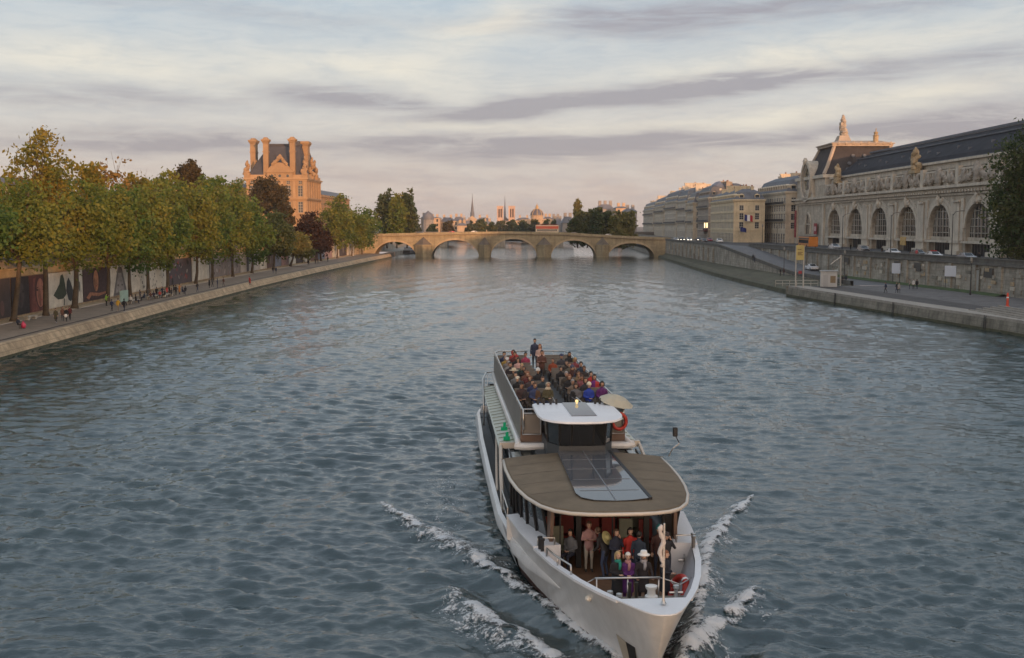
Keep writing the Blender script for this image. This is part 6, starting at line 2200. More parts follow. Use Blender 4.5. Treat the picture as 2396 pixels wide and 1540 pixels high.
    for t in (9.9, 11.5, 13.1, 14.7):
        w = float(np.interp(t, [p[0] for p in HWc], [p[1] for p in HWc])) - .1
        for sx in (-1, 1):
            seam.loft([[(sx * x, t - .015, 3.804 - .26 * (x / 3.4) ** 2), (sx * x, t + .015, 3.804 - .26 * (x / 3.4) ** 2)] for x in np.linspace(1.06, w, 8)], 0, False, False)
    seam.build('canopy_seam', mat('seam_dark', (.10, .07, .048), .7, 0), cn_o)
    sk = MB()
    zs = 3.82
    sk.slab([(-1.04, 16.28, zs), (-1.2, 9.2, zs), (-1.08, 8.6, zs), (-.7, 8.2, zs), (0, 8.06, zs), (.6, 8.12, zs), (1.18, 8.36, zs), (1.04, 16.28, zs)], (0, 0, .02), 0)
    so_ = sk.build('skylight', [SKYL], cn_o)
    bars = MB()
    bars.box(-.02, .02, 8.14, 16.26, zs + .021, zs + .032, 0)
    for t in (9.5, 11.2, 12.9, 14.6): bars.box(-1.03, 1.03, t - .015, t + .015, zs + .021, zs + .030, 0)
    bars.build('glazing_bar', mat('glazing_bar_grey', (.16, .17, .18), .5, 0), so_)
    bars = MB()
    bars.slab([(1.17, 8.36, zs - .04), (1.29, 8.36, zs - .04), (1.15, 16.28, zs - .04), (1.03, 16.28, zs - .04)], (0, 0, .075), 0)
    bars.build('skylight_frame', BLACK, so_)
    # side windows of the front cabin: panes between black mullions
    for side in (-1, 1):
        base = [(9.0, 2.12), (10, 2.42), (11, 2.68), (12, 2.82), (13, 2.9), (14, 2.95), (15, 2.98), (16, 3.0)]
        w_ = MB()
        for i in range(len(base) - 1):
            (t0, w0), (t1, w1) = base[i], base[i + 1]
            c0 = float(np.interp(t0, [p[0] for p in HWc], [p[1] for p in HWc])) - .22
            c1 = float(np.interp(t1, [p[0] for p in HWc], [p[1] for p in HWc])) - .22
            zt0, zt1 = 3.65 - .26 * (c0 / 3.4) ** 2 - .06, 3.65 - .26 * (c1 / 3.4) ** 2 - .06
            zb = 2.2 if t0 < 12.5 else 1.9
            w_.slab([(side * w0, t0, zb), (side * w1, t1, zb), (side * c1, t1, zt1), (side * c0, t0, zt0)], (side * -.03, 0, 0), 0)
            w_.tube([(side * (w0 + .03), t0, zb), (side * (c0 + .03), t0, zt0)], .045, 5, 1)
            w_.tube([(side * (w0 + .02), t0, zb), (side * (w1 + .02), t1, zb)], .05, 5, 1)
        w_.build('side_window', [mat('cabin_side_glass', (.03, .034, .038), .05, 0, spec=.9), BLACK], boat)
        p = MB()
        p.slab([(side * 2.22, 8.55, 1.28), (side * 2.22, 8.98, 1.28), (side * 2.20, 8.98, 3.48), (side * 2.14, 8.35, 3.5)], (side * -.12, 0, 0))
        p.build('canopy_post', PANEL, boat)
    # glass front of the cabin with dark door frames, and what is inside
    g = MB()
    for x in (-1.12, 1.22):
        g.box(x - .09, x + .09, 8.95, 9.1, 1.29, 3.6, 1)
    for x in (-1.75, .05, 1.8):
        g.box(x - .025, x + .025, 9.0, 9.06, 1.29, 3.62, 1)
    g.box(-2.15, 2.15, 9.0, 9.06, 3.46, 3.58, 1)
    g.build('cabin_front', [BGL, BLACK], boat)
    iw = MB()
    iw.box(-2.9, 2.9, 15.6, 15.8, 1.28, 3.42)
    iw.build('cabin_rear_wall', DARKIN, boat)
    SEATG = mat('seat_pale_green', (.40, .43, .33), .6, .1, 2)
    SEATR = mat('seat_red', (.27, .028, .022), .6, .1, 2)
    for (x, t, m_) in ((-1.75, 9.9, SEATG), (-1.9, 11.2, SEATR), (-1.2, 11.4, SEATR), (-.35, 10.8, SEATR), (.25, 10.9, SEATR), (.85, 10.7, SEATG), (.95, 11.8, SEATR), (1.55, 10.6, SEATR), (-.3, 12.4, SEATR), (.35, 12.5, SEATR), (1.5, 12.0, SEATG)):
        c = MB()
        c.cbox((x, t, 1.74), (.48, .46, .08)); c.cbox((x, t + .24, 2.10), (.48, .07, .66), 0, 0, radians(-8))
        for dx in (-.2, .2):
            for dt in (-.19, .19): c.tube([(x + dx, t + dt, 1.29), (x + dx, t + dt, 1.72)], .018, 5)
        c.build('seat', m_, boat)
    # life jackets hung overhead inside
    for x in (-.35, .2, .62):
        j = MB(); j.blob((x, 9.7, 3.15), (.2, .14, .3), x, .2, 8, 6); j.build('life_jacket', SEATR, boat)

    # ---------------- wheelhouse
    wh = MB()
    bay = [(-1.35, 19.4), (-1.35, 17.3), (-.95, 16.42), (-.45, 16.36), (.45, 16.36), (.95, 16.42), (1.35, 17.3), (1.35, 19.4)]
    wh.prism(bay, 3.3, 4.02, 0)
    who = wh.build('wheelhouse', [GREY], boat)
    g = MB()
    bay2 = [(x * .97, t + .04) for x, t in bay]
    rings = [[(x, t, 4.03) for x, t in bay2], [(x * 1.04, t - (.20 if t < 17 else .05), 5.03) for x, t in bay2]]
    g.loft(rings, 0, True, False)
    g.build('wheelhouse_window', [BGL], who)
    g = MB()
    for p, q in zip(rings[0], rings[1]): g.tube([p, q], .045, 5)
    g.build('window_post', BLACK, who)
    cs = MB(); cs.box(-.75, .75, 16.9, 17.3, 4.03, 4.3); cs.box(-.5, .5, 17.22, 17.3, 4.3, 4.55); cs.build('console', PANEL, who)
    # white roof over the wheelhouse
    def droof(grow, z):
        L = [(1.72, 20.0), (1.74, 18.6), (1.74, 17.2), (1.62, 16.4), (1.25, 15.8), (.7, 15.5), (0, 15.42)]
        return [(-(x + grow), t - (grow if t < 18 else 0), z) for x, t in L] + [((x + grow), t - (grow if t < 18 else 0), z) for x, t in L[::-1][1:]]
    r = MB()
    r.loft([droof(-.1, 5.04), droof(0.02, 5.10), droof(0, 5.17), droof(-.12, 5.21)], 0, True, True)
    ro = r.build('wheelhouse_roof', DW, boat, smooth=True)
    q = MB(); q.box(-.42, .62, 16.6, 20.02, 5.212, 5.235, 0)
    q.build('roof_hatch', [SKYL], ro)
    q = MB()
    for x in (-1.5, -1.25, -.95, -.7, 1.0, 1.2, 1.42):
        q.cbox((x, 19.7, 5.33), (.09, .09, .24))
    q.build('roof_fitting', BLACK, ro)
    lamp = MB(); lamp.lathe([(.04, 5.24), (.04, 5.30), (.07, 5.31), (.07, 5.39), (.02, 5.42)], (.18, 19.6, 0), 10)
    lamp.build('masthead_lamp', mat('lamp_glow', (.9, .7, .35), .5, 0, emit=(1, .72, .32), estr=.5), ro)
    # dark apron between wheelhouse and canopy
    ap = MB(); ap.box(-1.75, 1.75, 16.34, 18.4, 3.36, 3.5); ap.build('wheelhouse_apron', GREY, boat)

    # ---------------- long saloon under the top deck
    sal = MB()
    for side in (-1, 1):
        sal.slab([(side * 2.7, 19.5, .97), (side * 2.7, 41, .97), (side * 2.62, 41, 3.1), (side * 2.62, 19.5, 3.1)], (side * -.1, 0, 0), 0)
    sal.slab([(-2.7, 41, .97), (2.7, 41, .97), (2.62, 41, 3.1), (-2.62, 41, 3.1)], (0, -.1, 0), 0)
    sal.build('saloon_wall', GREY, boat)
    for side in (-1, 1):
        for k in range(12):
            t0 = 19.8 + k * 1.75
            w_ = MB(); w_.slab([(side * 2.705, t0, 1.7), (side * 2.705, t0 + 1.55, 1.7), (side * 2.65, t0 + 1.55, 3.0), (side * 2.65, t0, 3.0)], (side * .02, 0, 0)); w_.build('saloon_window', BGL, boat)
        sr = MB()
        sr.slab([(side * 2.2, 20.6, 3.30), (side * 3.16, 20.6, 3.14), (side * 3.06, 38.5, 3.14), (side * 2.2, 38.5, 3.30)], (0, 0, .06), 0)
        so2 = sr.build('saloon_roof', PGREEN, boat)
        rib = MB()
        for k in range(21):
            t = 20.65 + k * .89
            rib.slab([(side * 2.2, t, 3.362), (side * 3.06, t, 3.218), (side * 3.06, t + .04, 3.218), (side * 2.2, t + .04, 3.362)], (0, 0, .03), 0)
        rib.build('roof_rib', mat('roof_rib_green', (.30, .32, .27), .5, 0), so2)
        # white angled frame ahead of the saloon roof
        fr = MB()
        fr.box(min(side * 2.2, side * 3.12), max(side * 2.2, side * 3.12), 20.35, 20.6, 3.16, 3.42)
        fr.tube([(side * 3.08, 20.45, 3.3), (side * 3.2, 18.2, 2.5), (side * 3.22, 16.6, 1.3)], .085, 6)
        fr.tube([(side * 3.05, 24.0, 3.15), (side * 3.2, 21.5, 2.2), (side * 3.25, 20.2, 1.3)], .06, 6)
        fr.build('side_frame', TRIMC, boat)
        # landing between canopy and saloon with pale sloping panes and steps
        ln = MB()
        ln.slab([(side * 1.8, 16.4, 2.9), (side * 2.9, 16.4, 2.75), (side * 2.8, 19.4, 3.15), (side * 1.8, 19.4, 3.15)], (0, 0, .05), 0)
        ln.build('stair_glazing', mat('pale_stair_glazing', (.42, .44, .41), .2, .25, .9), boat)
        ln = MB()
        for x in (1.85, 2.3, 2.75): ln.tube([(side * x, 16.4, 2.98), (side * x, 19.4, 3.24)], .045, 5)
        ln.tube([(side * 1.8, 17.6, 3.05), (side * 2.85, 17.6, 2.98)], .045, 5)
        ln.build('glazing_beam', GREY, boat)

    # ---------------- top deck
    td = MB(); td.box(-2.28, 2.28, 19.5, 40.2, 3.95, 4.10); tdo = td.build('top_deck', mat('top_deck_grey', (.105, .10, .095), .8, .15, 1.5), boat)
    for side in (-1, 1):
        bw = MB()
        bw.slab([(side * 2.30, 19.5, 3.5), (side * 2.30, 40.2, 3.5), (side * 2.26, 40.2, 5.0), (side * 2.26, 19.5, 5.0)], (side * -.05, 0, 0))
        bw.build('top_deck_bulwark', BULW, boat)
        wb = MB()
        wb.tube([(side * 2.42, 18.7, 3.60), (side * 2.36, 20, 3.60), (side * 2.34, 28, 3.60), (side * 2.34, 36, 3.66), (side * 2.32, 40.0, 3.85)], [.13, .15, .15, .15, .12], 9)
        wb.build('white_fender_band', HW, boat, smooth='all')
        rl = MB()
        rl.tube([(side * .2, 40.15, 5.22), (side * 1.5, 40.15, 5.22), (side * 2.05, 40.0, 5.22), (side * 2.24, 39.6, 5.2), (side * 2.26, 30, 5.16), (side * 2.24, 19.5, 5.14), (side * 2.18, 19.25, 5.05), (side * 2.16, 19.2, 4.2)], .042, 7)
        rl.tube([(side * .2, 40.15, 4.8), (side * 2.2, 40.1, 4.8)], .025, 6)
        for t in np.arange(19.6, 40, 2.28): rl.tube([(side * 2.25, t, 4.95), (side * 2.25, t, 5.16)], .022, 5)
        for x in (.6, 1.4, 2.1): rl.tube([(side * x, 40.15, 4.1), (side * x, 40.15, 5.22)], .025, 5)
        rl.build('top_deck_rail', STEEL, boat, smooth='all')
        # front panels either side of the wheelhouse with frame rails
        fp = MB()
        fp.slab([(side * 1.36, 19.42, 3.62), (side * 2.28, 19.42, 3.62), (side * 2.26, 19.42, 4.35), (side * 1.36, 19.42, 4.35)], (0, .05, 0), 0)
        fp.build('front_panel', PANEL, boat)
        fp = MB()
        fp.slab([(side * 1.46, 19.3, 4.02), (side * 2.16, 19.3, 4.02), (side * 2.16, 19.3, 4.85), (side * 1.46, 19.3, 4.85)], (0, .025, 0), 0)
        fp.build('gate_panel', BULW, boat)
        fp = MB()
        fp.tube([(side * 1.42, 19.28, 3.98), (side * 1.42, 19.28, 5.08), (side * 2.2, 19.28, 5.08), (side * 2.2, 19.28, 3.98), (side * 1.42, 19.28, 3.98)], .035, 6)
        fp.tube([(side * 1.42, 19.27, 4.9), (side * 2.2, 19.27, 4.9)], .02, 5)
        fp.build('gate_frame', STEEL, boat)
        # white ledge below
        lg = MB()
        lg.tube([(side * 1.3, 18.75, 3.55), (side * 2.2, 18.7, 3.55), (side * 2.55, 18.85, 3.56)], .15, 8)
        lg.box(min(side * 1.3, side * 2.5), max(side * 1.3, side * 2.5), 18.75, 19.5, 3.44, 3.61)
        lg.build('front_ledge', HW, boat, smooth=True)
        # stair handrails into the deck
        hr = MB()
        hr.tube([(side * .62, 19.9, 4.1), (side * .60, 20.3, 5.1), (side * .55, 22.6, 5.05), (side * .55, 22.7, 4.1)], .03, 6)
        hr.build('stair_rail', STEEL, boat)
    # seat rows, aisle in the middle
    SG = mat('deck_seat_grey', (.135, .118, .10), .6, .12, 2)
    bench = MB()
    first = {}
    for k in range(13):
        t = 23.6 + k * 1.25
        for side in (-1, 1):
            if side not in first:
                b = MB()
                x0, x1 = (.48, 2.12) if side > 0 else (-2.12, -.48)
                b.box(x0, x1, -.22, .22, .42, .50)
                b.hexa([(x0, .20, .50), (x1, .20, .50), (x1, .27, .50), (x0, .27, .50)], [(x0, .30, 1.02), (x1, .30, 1.02), (x1, .36, 1.02), (x0, .36, 1.02)])
                for x in (x0 + .15, x1 - .15): b.box(x - .04, x + .04, -.15, .2, .01, .42)
                first[side] = b.build('bench', SG, boat)
                first[side].location = (0, t, 4.1)
            else:
                part_copy(first[side], boat, (0, t, 4.1))
    # stern rails, ensign staff, green navigation light
    st_ = MB()
    for side in (-1, 1):
        st_.tube([(side * 3.1, 36.0, 1.36), (side * 3.1, 36.1, 3.2), (side * 3.0, 39.5, 3.6), (side * 2.7, 41.4, 3.75), (side * 1.4, 42.2, 3.8), (0, 42.4, 3.8)], .05, 7)
        for (x, t) in ((2.9, 39.7), (2.6, 41.5), (1.3, 42.3)): st_.tube([(side * x, t, 1.3), (side * x, t, 3.6)], .03, 5)
    st_.build('stern_rail', STEEL, boat, smooth='all')
    sdr = MB()
    for side in (-1, 1):
        sdr.tube([(side * 3.25, 13.2, 1.4), (side * 3.25, 13.3, 2.3), (side * 3.27, 16.4, 2.25), (side * 3.27, 16.5, 1.4)], .035, 6)
        sdr.tube([(side * 3.26, 13.3, 1.85), (side * 3.27, 16.4, 1.82)], .025, 6)
    sdr.build('side_rail', STEEL, boat)
    for (t, z) in ((23.0, 3.75), (21.3, 3.62)):
        nl = MB(); nl.lathe([(.08, 0), (.08, .05), (.07, .06), (.07, .22), (.03, .26)], (-2.74, t, z - .15), 10)
        nl.box(-2.9, -2.6, t + .06, t + .25, z - .3, z - .14)
        nl.build('navigation_light', mat('green_lens', (.0, .16, .07), .25, 0, emit=(.0, .5, .2), estr=.12), boat)
    # ---------------- bow gear
    br = MB()
    br.tube([(-1.2, 4.6, 2.32), (.78, 4.55, 2.32)], .038, 7)
    br.tube([(.78, 4.55, 2.32), (1.1, 4.5, 2.22), (1.4, 4.5, 2.1), (1.9, 4.6, 2.35)], .02, 6)
    br.tube([(-1.2, 4.6, 2.32), (-1.5, 4.5, 2.2), (-1.7, 4.4, 2.15), (-1.86, 4.3, 2.4)], .02, 6)
    for x in (-1.15, -.2, .75): br.tube([(x, 4.58, 1.29), (x, 4.58, 2.32)], .025, 6)
    br.build('bow_rail', STEEL, boat, smooth='all')
    cp = MB()
    cp.lathe([(.19, 2.0), (.19, 2.22), (.13, 2.26), (.115, 2.38), (.17, 2.46), (.18, 2.52), (.05, 2.55)], (.25, 3.2, 0), 14)
    cp.blob((-.12, 2.9, 2.12), (.2, .16, .12), 4, .1, 10, 7)
    cp.tube([(-.1, 2.65, 2.15), (.05, 2.4, 2.25), (-.3, 2.4, 2.08)], .07, 7)
    cp.build('capstan', mat('capstan_white', (.68, .67, .64), .4, .06), boat, smooth=True)
    for (x, t, dz) in ((-.95, 3.3, .62), (-.72, 3.05, .62), (.98, 3.2, .78)):
        bo = MB(); bo.lathe([(.10, 1.96), (.07, 2.0), (.06, 1.62 + dz), (.10, 1.66 + dz), (.09, 1.74 + dz), (.03, 1.76 + dz)], (x, t, 0), 10); bo.tube([(x - .2, t, 1.52 + dz), (x + .2, t, 1.52 + dz)], .035, 6); bo.build('bollard', STEEL, boat, smooth=True)
    for x in (-.28, -.08):
        bo = MB(); bo.lathe([(.05, 1.94), (.05, 2.34), (.06, 2.36), (.06, 2.43), (.02, 2.45)], (x, 3.8, 0), 8); bo.build('bitt', mat('bitt_black', (.03, .028, .02), .5, 0), boat)
    rp = MB()
    for (cx, ct, rr) in ((.66, 2.85, .30), (.68, 2.87, .23), (.68, 2.85, .16), (.46, 2.4, .26), (-.55, 2.4, .32), (-.55, 2.42, .24)):
        rp.tube([(cx + rr * cos(a), ct + rr * .8 * sin(a), 2.05 + .02 * sin(3 * a) + .06 * (rr < .3)) for a in np.linspace(0, 2 * pi, 18)], .03, 5)
    rp.tube([(-.8, 2.8, 2.06), (-.5, 2.3, 2.07), (.1, 2.2, 2.08), (.25, 2.9, 2.15)], .03, 5)
    rp.build('rope', mat('rope_grey', (.25, .25, .235), .9, .2, 3), boat)
    # bitts and rails on the cap rail
    for side in (-1, 1):
        bt = MB()
        for dt in (0, .28):
            w = WDf(7.3 + dt) - .1
            bt.lathe([(.06, 0), (.06, .34), (.085, .36), (.085, .42), (.02, .44)], (side * w, 7.5 + dt, ZDf(7.5) + .03), 8)
        bt.build('mooring_bitt', BLACK if side < 0 else STEEL, boat)
        r_ = MB()
        pth = [(side * (WDf(t) - .09), t, ZDf(t) + (.30 if 0 < i < 5 else .02)) for i, t in enumerate((4.55, 4.6, 5.3, 6.0, 6.8, 6.85))]
        if side < 0:
            r_.tube(pth, .032, 7)
            r_.tube([(side * (WDf(5.7) - .09), 5.7, ZDf(5.7)), (side * (WDf(5.7) - .09), 5.7, ZDf(5.7) + .3)], .025, 5)
        r_.tube([(side * 2.05, 8.05, 2.3), (side * 2.05, 8.05, 2.62), (side * 2.6, 8.08, 2.62), (side * 2.62, 8.08, 2.3)], .035, 6)
        r_.build('grab_rail', STEEL, boat, smooth='all')
    cl = MB(); cl.tube([(2.3, 7.93, 1.75), (2.3, 7.88, 1.9), (2.3, 7.93, 2.0)], .03, 5); cl.tube([(2.1, 7.93, 1.8), (2.5, 7.93, 1.8)], .035, 6); cl.build('cleat', STEEL, boat)
    # jack staff with furled flag
    js = MB(); js.lathe([(.09, 2.79), (.05, 2.84), (.034, 2.9), (.028, 5.0)], (.12, .9, 0), 8); js.build('jack_staff', STEEL, boat, smooth=True)
    fg = MB()
    n = 12
    fg.tube([(.12 - .06 - .05 * sin(i), .93, 4.95 - 1.15 * i / n) for i in range(n + 1)], [.035 + .045 * abs(sin(i * 1.7)) for i in range(n + 1)], 7)
    fg.build('furled_flag', mat('furled_cloth', (.52, .47, .44), .8, .2, 3), boat, smooth='all')
    # port bow anchor pocket, its shaded recess painted as a dark slab; lamp
    pk = MB()
    def hp(t, f, side=-1, out=0.0):
        s_ = section(t, float(np.interp(t, tt, wdt)), float(np.interp(t, tt, wwt)), ZDf(t), side)
        ff = (-.25, -.02, .13, .30, .48, .64, .8, .92, 1.0)
        x = float(np.interp(f, ff, [p.x for p in s_])) + side * out
        y = float(np.interp(f, ff, [p.y for p in s_])) - out * .6
        z = float(np.interp(f, ff, [p.z for p in s_]))
        return Vector((x, y, z))
    P4 = [hp(1.0, .12, -1, .012), hp(1.55, .12, -1, .012), hp(1.75, .44, -1, .012), hp(1.15, .44, -1, .012)]
    pk.slab(P4, (-.008, -.004, 0), 0)
    Q4 = [hp(1.55, .12, -1, .02), hp(2.05, .12, -1, .02), hp(2.35, .47, -1, .02), hp(1.75, .44, -1, .02)]
    pk.slab(Q4, (-.008, -.004, 0), 1)
    pk.build('anchor_pocket', [DARKIN, mat('pocket_cream', (.46, .40, .31), .5, .1)], boat)
    lp = MB(); c_ = hp(3.6, .80, -1, .03); lp.ell(c_, (.10, .16, .08), 10, 6); lp.build('bow_lamp', mat('bow_lamp_white', (.8, .75, .65), .3, 0), boat, smooth='all')
    # mirror box on an arm at the canopy corner
    mr = MB(); mr.tube([(3.35, 15.4, 3.75), (3.5, 15.3, 4.1), (3.75, 15.3, 4.3)], .03, 6); mr.build('mirror_arm', STEEL, boat)
    mr = MB(); mr.cbox((3.62, 15.5, 4.72), (.17, .2, .36)); mr.tube([(3.75, 15.3, 4.3), (3.64, 15.45, 4.55)], .025, 5); mr.build('mirror_box', BLACK, boat, bevel=.02)
    return boat

BOAT = build_boat()

# ---------------- passengers
def zpt(zx, zy):
    """from the close view of the top deck to the picture"""
    return ((1750 + zx / 3.423) / 1.6027, (1250 + zy / 3.423) / 1.6027)
def bpt(zx, zy):
    return ((1850 + zx / 2.619) / 1.6027, (1880 + zy / 2.619) / 1.6027)

BLK, NAV, CHR, MAR, RST = (.018, .018, .02), (.022, .03, .07), (.05, .05, .055), (.12, .03, .03), (.26, .06, .025)
TG = 'passengers on the top deck'
PASS = [
    # zx, zy, sitting?, top, hair, hat, pose, label
    (515, 300, 's', NAV, ('short', 'dark'), None, 'lap', 'person in navy jacket in the rearmost top deck seat by the left rail'),
    (590, 275, 's', (.33, .05, .04), None, ('hood', (.38, .07, .055)), 'lap', 'person with bright red hood in the last top deck row'),
    (650, 300, 's', MAR, ('short', 'dark'), None, 'lap', 'person in maroon top beside the red hood in the last top deck row'),
    (553, 380, 's', (.16, .15, .15), None, ('cap', (.60, .59, .57)), 'lap', 'person with white cap and grey jacket one row ahead of the red hood'),
    (665, 350, 's', (.55, .33, .29), ('bob', 'dark'), None, 'lap', 'person in pale pink jacket with dark bobbed hair on the top deck'),
    (790, 292, 's', (.33, .05, .10), ('short', 'dark'), None, 'lap', 'person in magenta top and blue jeans by the top deck aisle'),
    (875, 130, 'u', (.032, .04, .075), ('short', 'dark'), None, 'down', 'tall person standing in navy coat at the rear of the top deck'),
    (940, 195, 'u', (.50, .34, .29), ('long', 'auburn'), None, 'clasp', 'person standing in pale pink coat with auburn hair beside the navy coat'),
    (965, 282, 'u', (.10, .045, .035), ('short', 'dark'), None, 'fold', 'person standing in brown maroon jacket in the top deck aisle'),
    (1120, 362, 's', RST, ('short', 'brown'), None, 'lap', 'person in rust red jacket alone in a top deck row right of the aisle'),
    (1238, 385, 's', (.045, .035, .03), ('long', 'dark'), None, 'chin', 'person with dark long hair and hand at chin on the top deck'),
    (1305, 290, 's', BLK, ('long', 'dark'), None, 'lap', 'person in black jacket over white shirt farthest back by the right rail'),
    (1345, 422, 's', (.11, .095, .07), ('short', 'brown'), None, 'lap', 'person in olive grey coat with brown hair towards the right rail'),
    (1445, 425, 's', (.02, .035, .06), ('short', 'dark'), None, 'lap', 'person in dark teal jacket close under the right rail'),
    (1500, 462, 's', (.035, .03, .03), ('short', 'brown'), None, 'lap', 'person in dark brown jacket next along the right rail'),
    (1230, 478, 's', BLK, ('short', 'dark'), None, 'fold', 'person with folded arms in black coat right of the aisle mid deck'),
    (1412, 482, 's', (.07, .03, .025), ('long', 'auburn'), None, 'photo', 'person with long auburn hair holding up a camera on the top deck'),
    (1395, 540, 's', (.20, .13, .07), ('bob', 'brown'), None, 'lap', 'person in tan coat with brown bobbed hair on the top deck'),
    (1555, 556, 's', (.36, .035, .03), ('short', 'dark'), None, 'lap', 'person in bright red jacket next to the right rail'),
    (1605, 580, 's', (.42, .05, .045), ('long', 'brown'), None, 'clasp', 'second person in red with long hair at the right rail'),
    (1490, 592, 's', (.28, .10, .11), ('bob', 'brown'), None, 'photo', 'person in dusty pink top lifting a phone beside the red jackets'),
    (1360, 592, 's', BLK, ('bob', 'auburn'), None, 'fold', 'person in black coat with short auburn hair in the third front row'),
    (1680, 602, 's', (.14, .025, .16), ('short', 'dark'), None, 'lap', 'person in bright purple jacket at the right rail near the parasol'),
    (1705, 668, 's', (.10, .02, .12), ('bob', 'dark'), None, 'lap', 'person in deep purple coat just behind the beige parasol'),
    (605, 520, 's', (.06, .05, .04), None, ('sunhat', (.55, .46, .32)), 'lap', 'person with cream sun hat by the left rail of the top deck'),
    (640, 598, 's', BLK, None, ('cap', (.62, .55, .43)), 'lap', 'person in black coat with cream cap by the left rail'),
    (735, 472, 's', (.03, .025, .028), ('bob', 'brown'), None, 'photo', 'person in dark jacket taking a photo left of the aisle'),
    (745, 568, 's', MAR, ('long', 'auburn'), None, 'lap', 'person in maroon coat with auburn hair left of the aisle'),
    (810, 565, 's', (.13, .135, .14), ('short', 'dark'), None, 'lap', 'person in mid grey coat at the left side of the aisle'),
    (957, 535, 's', BLK, None, ('beanie', (.62, .62, .60)), 'fold', 'person with white woolly cap and black coat by the aisle'),
    (990, 608, 's', (.03, .04, .05), ('short', 'brown'), None, 'lap', 'person in slate jacket in front of the white woolly cap'),
    (1048, 702, 's', (.085, .075, .04), None, ('headscarf', (.50, .42, .31)), 'clasp', 'person with cream headscarf and olive coat in the front row'),
    (1110, 690, 's', (.09, .05, .03), ('short', 'brown'), None, 'lap', 'person in brown jacket next to the cream headscarf'),
    (1370, 730, 's', BLK, ('bob', 'dark'), None, 'lap', 'person in black coat in the front row right of the aisle'),
    (1540, 725, 's', (.025, .055, .33), None, ('beanie', (.66, .60, .45)), 'clasp', 'person in vivid blue coat and cream knitted hat in the front row'),
    (742, 755, 's', (.025, .022, .025), ('long', 'brown'), None, 'lap', 'person in black coat with long brown hair in the front row by the left rail'),
    (868, 655, 's', (.03, .04, .10), ('short', 'dark'), None, 'chin', 'person in navy blue jacket resting chin on hand left of the aisle'),
    (560, 452, 's', (.025, .03, .028), ('short', 'dark'), None, 'fold', 'person in dark green coat by the left rail behind the sun hat'),
    (668, 500, 's', (.16, .07, .05), ('bob', 'brown'), None, 'lap', 'person in reddish brown top just behind the sun hat'),
    (1290, 545, 's', (.06, .045, .035), ('short', 'grey'), None, 'lap', 'person with grey hair and dark brown coat right of the aisle'),
    (845, 748, 's', (.035, .05, .12), ('short', 'brown'), None, 'lap', 'person in blue denim jacket in the front row left of the aisle'),
    (1590, 480, 's', (.08, .035, .03), ('short', 'dark'), None, 'lap', 'person in dark red brown coat hard against the right rail'),
]
PASS += [
    (540, 340, 's', (.30, .20, .05), ('bob', 'grey'), None, 'lap', 'person in mustard coat with grey bob near the red hood on the top deck'),
    (700, 330, 's', BLK, None, ('beanie', (.30, .04, .04)), 'lap', 'person with dark red knitted hat in the rear left rows of the top deck'),
    (610, 420, 's', (.24, .23, .22), ('short', 'grey'), None, 'fold', 'person in light grey jacket with grey hair by the left rail'),
    (690, 440, 's', (.03, .06, .05), ('long', 'blond'), None, 'lap', 'person with long blond hair and dark green jacket left of the aisle'),
    (1180, 330, 's', (.05, .05, .06), None, ('cap', (.05, .06, .12)), 'lap', 'person with navy cap in the rear right rows of the top deck'),
    (1390, 350, 's', (.20, .05, .06), ('bob', 'blond'), None, 'lap', 'person in wine red coat with blond bob in the rear right rows'),
    (1300, 460, 's', (.04, .05, .09), None, ('beanie', (.06, .07, .12)), 'lap', 'person with navy knitted hat in the middle right rows'),
    (1460, 540, 's', BLK, ('long', 'blond'), None, 'lap', 'person in black with long blond hair in the middle right rows'),
    (1240, 640, 's', (.16, .12, .09), ('short', 'grey'), None, 'lap', 'person in camel coat with short grey hair right of the aisle near the front'),
    (1460, 660, 's', (.03, .03, .04), ('bob', 'brown'), None, 'fold', 'person in charcoal with folded arms one row behind the vivid blue coat'),
    (900, 600, 's', (.07, .05, .05), ('bob', 'auburn'), None, 'lap', 'person in plum brown coat with auburn bob at the left of the aisle'),
    (680, 690, 's', (.05, .03, .03), None, ('cap', (.03, .03, .03)), 'lap', 'person with black cap by the left rail near the front'),
    (1280, 730, 's', (.12, .12, .13), ('short', 'brown'), None, 'lap', 'person in grey fleece in the front row right beside the aisle'),
]
TAKEN = set()
for i, (zx, zy, k, top, hair, hat, pose, lab) in enumerate(PASS):
    u, v = zpt(zx, zy)
    sit = k == 's'
    p = head_to_base(u, v, 4.10, 1.27 if sit else 1.60)
    if sit:
        # onto the nearest seat row
        c, si = cos(BOAT_RZ), sin(BOAT_RZ)
        dx, dy = p.x - BOAT_LOC.x, p.y - BOAT_LOC.y
        s_, t_ = dx * c + dy * si, -dx * si + dy * c
        kk = max(0, min(12, round((t_ - 23.6) / 1.25)))
        t_ = 23.6 + kk * 1.25 + .02
        s_ = max(-1.95, min(1.95, s_))
        if abs(s_) < .62: s_ = .66 if s_ >= 0 else -.66
        sl = round((abs(s_) - .66) / .62)
        for d_ in (0, 1, -1, 2, -2):
            if 0 <= sl + d_ <= 2 and (kk, s_ > 0, sl + d_) not in TAKEN:
                sl += d_
                break
        TAKEN.add((kk, s_ > 0, sl))
        s_ = (.66 + .62 * sl) * (1 if s_ > 0 else -1)
        p = boat_to_world(s_, t_, 4.10 + .02)
    lg = (.03, .05, .12) if i in (5, 28, 40) else [(.03, .03, .035), (.03, .035, .06), (.06, .05, .045)][i % 3]
    person(lab, p, BOAT_RZ + random.uniform(-.35, .35), top, lg, [0, 0, 1, 0, 0, 1][i % 6], hair or ('short', ['dark', 'brown', 'grey'][i % 3]), hat, pose, 'sit' if sit else 'stand', coat=(not sit and i == 7),
           vox=.030, scale=random.uniform(1.05, 1.13), group=TG)

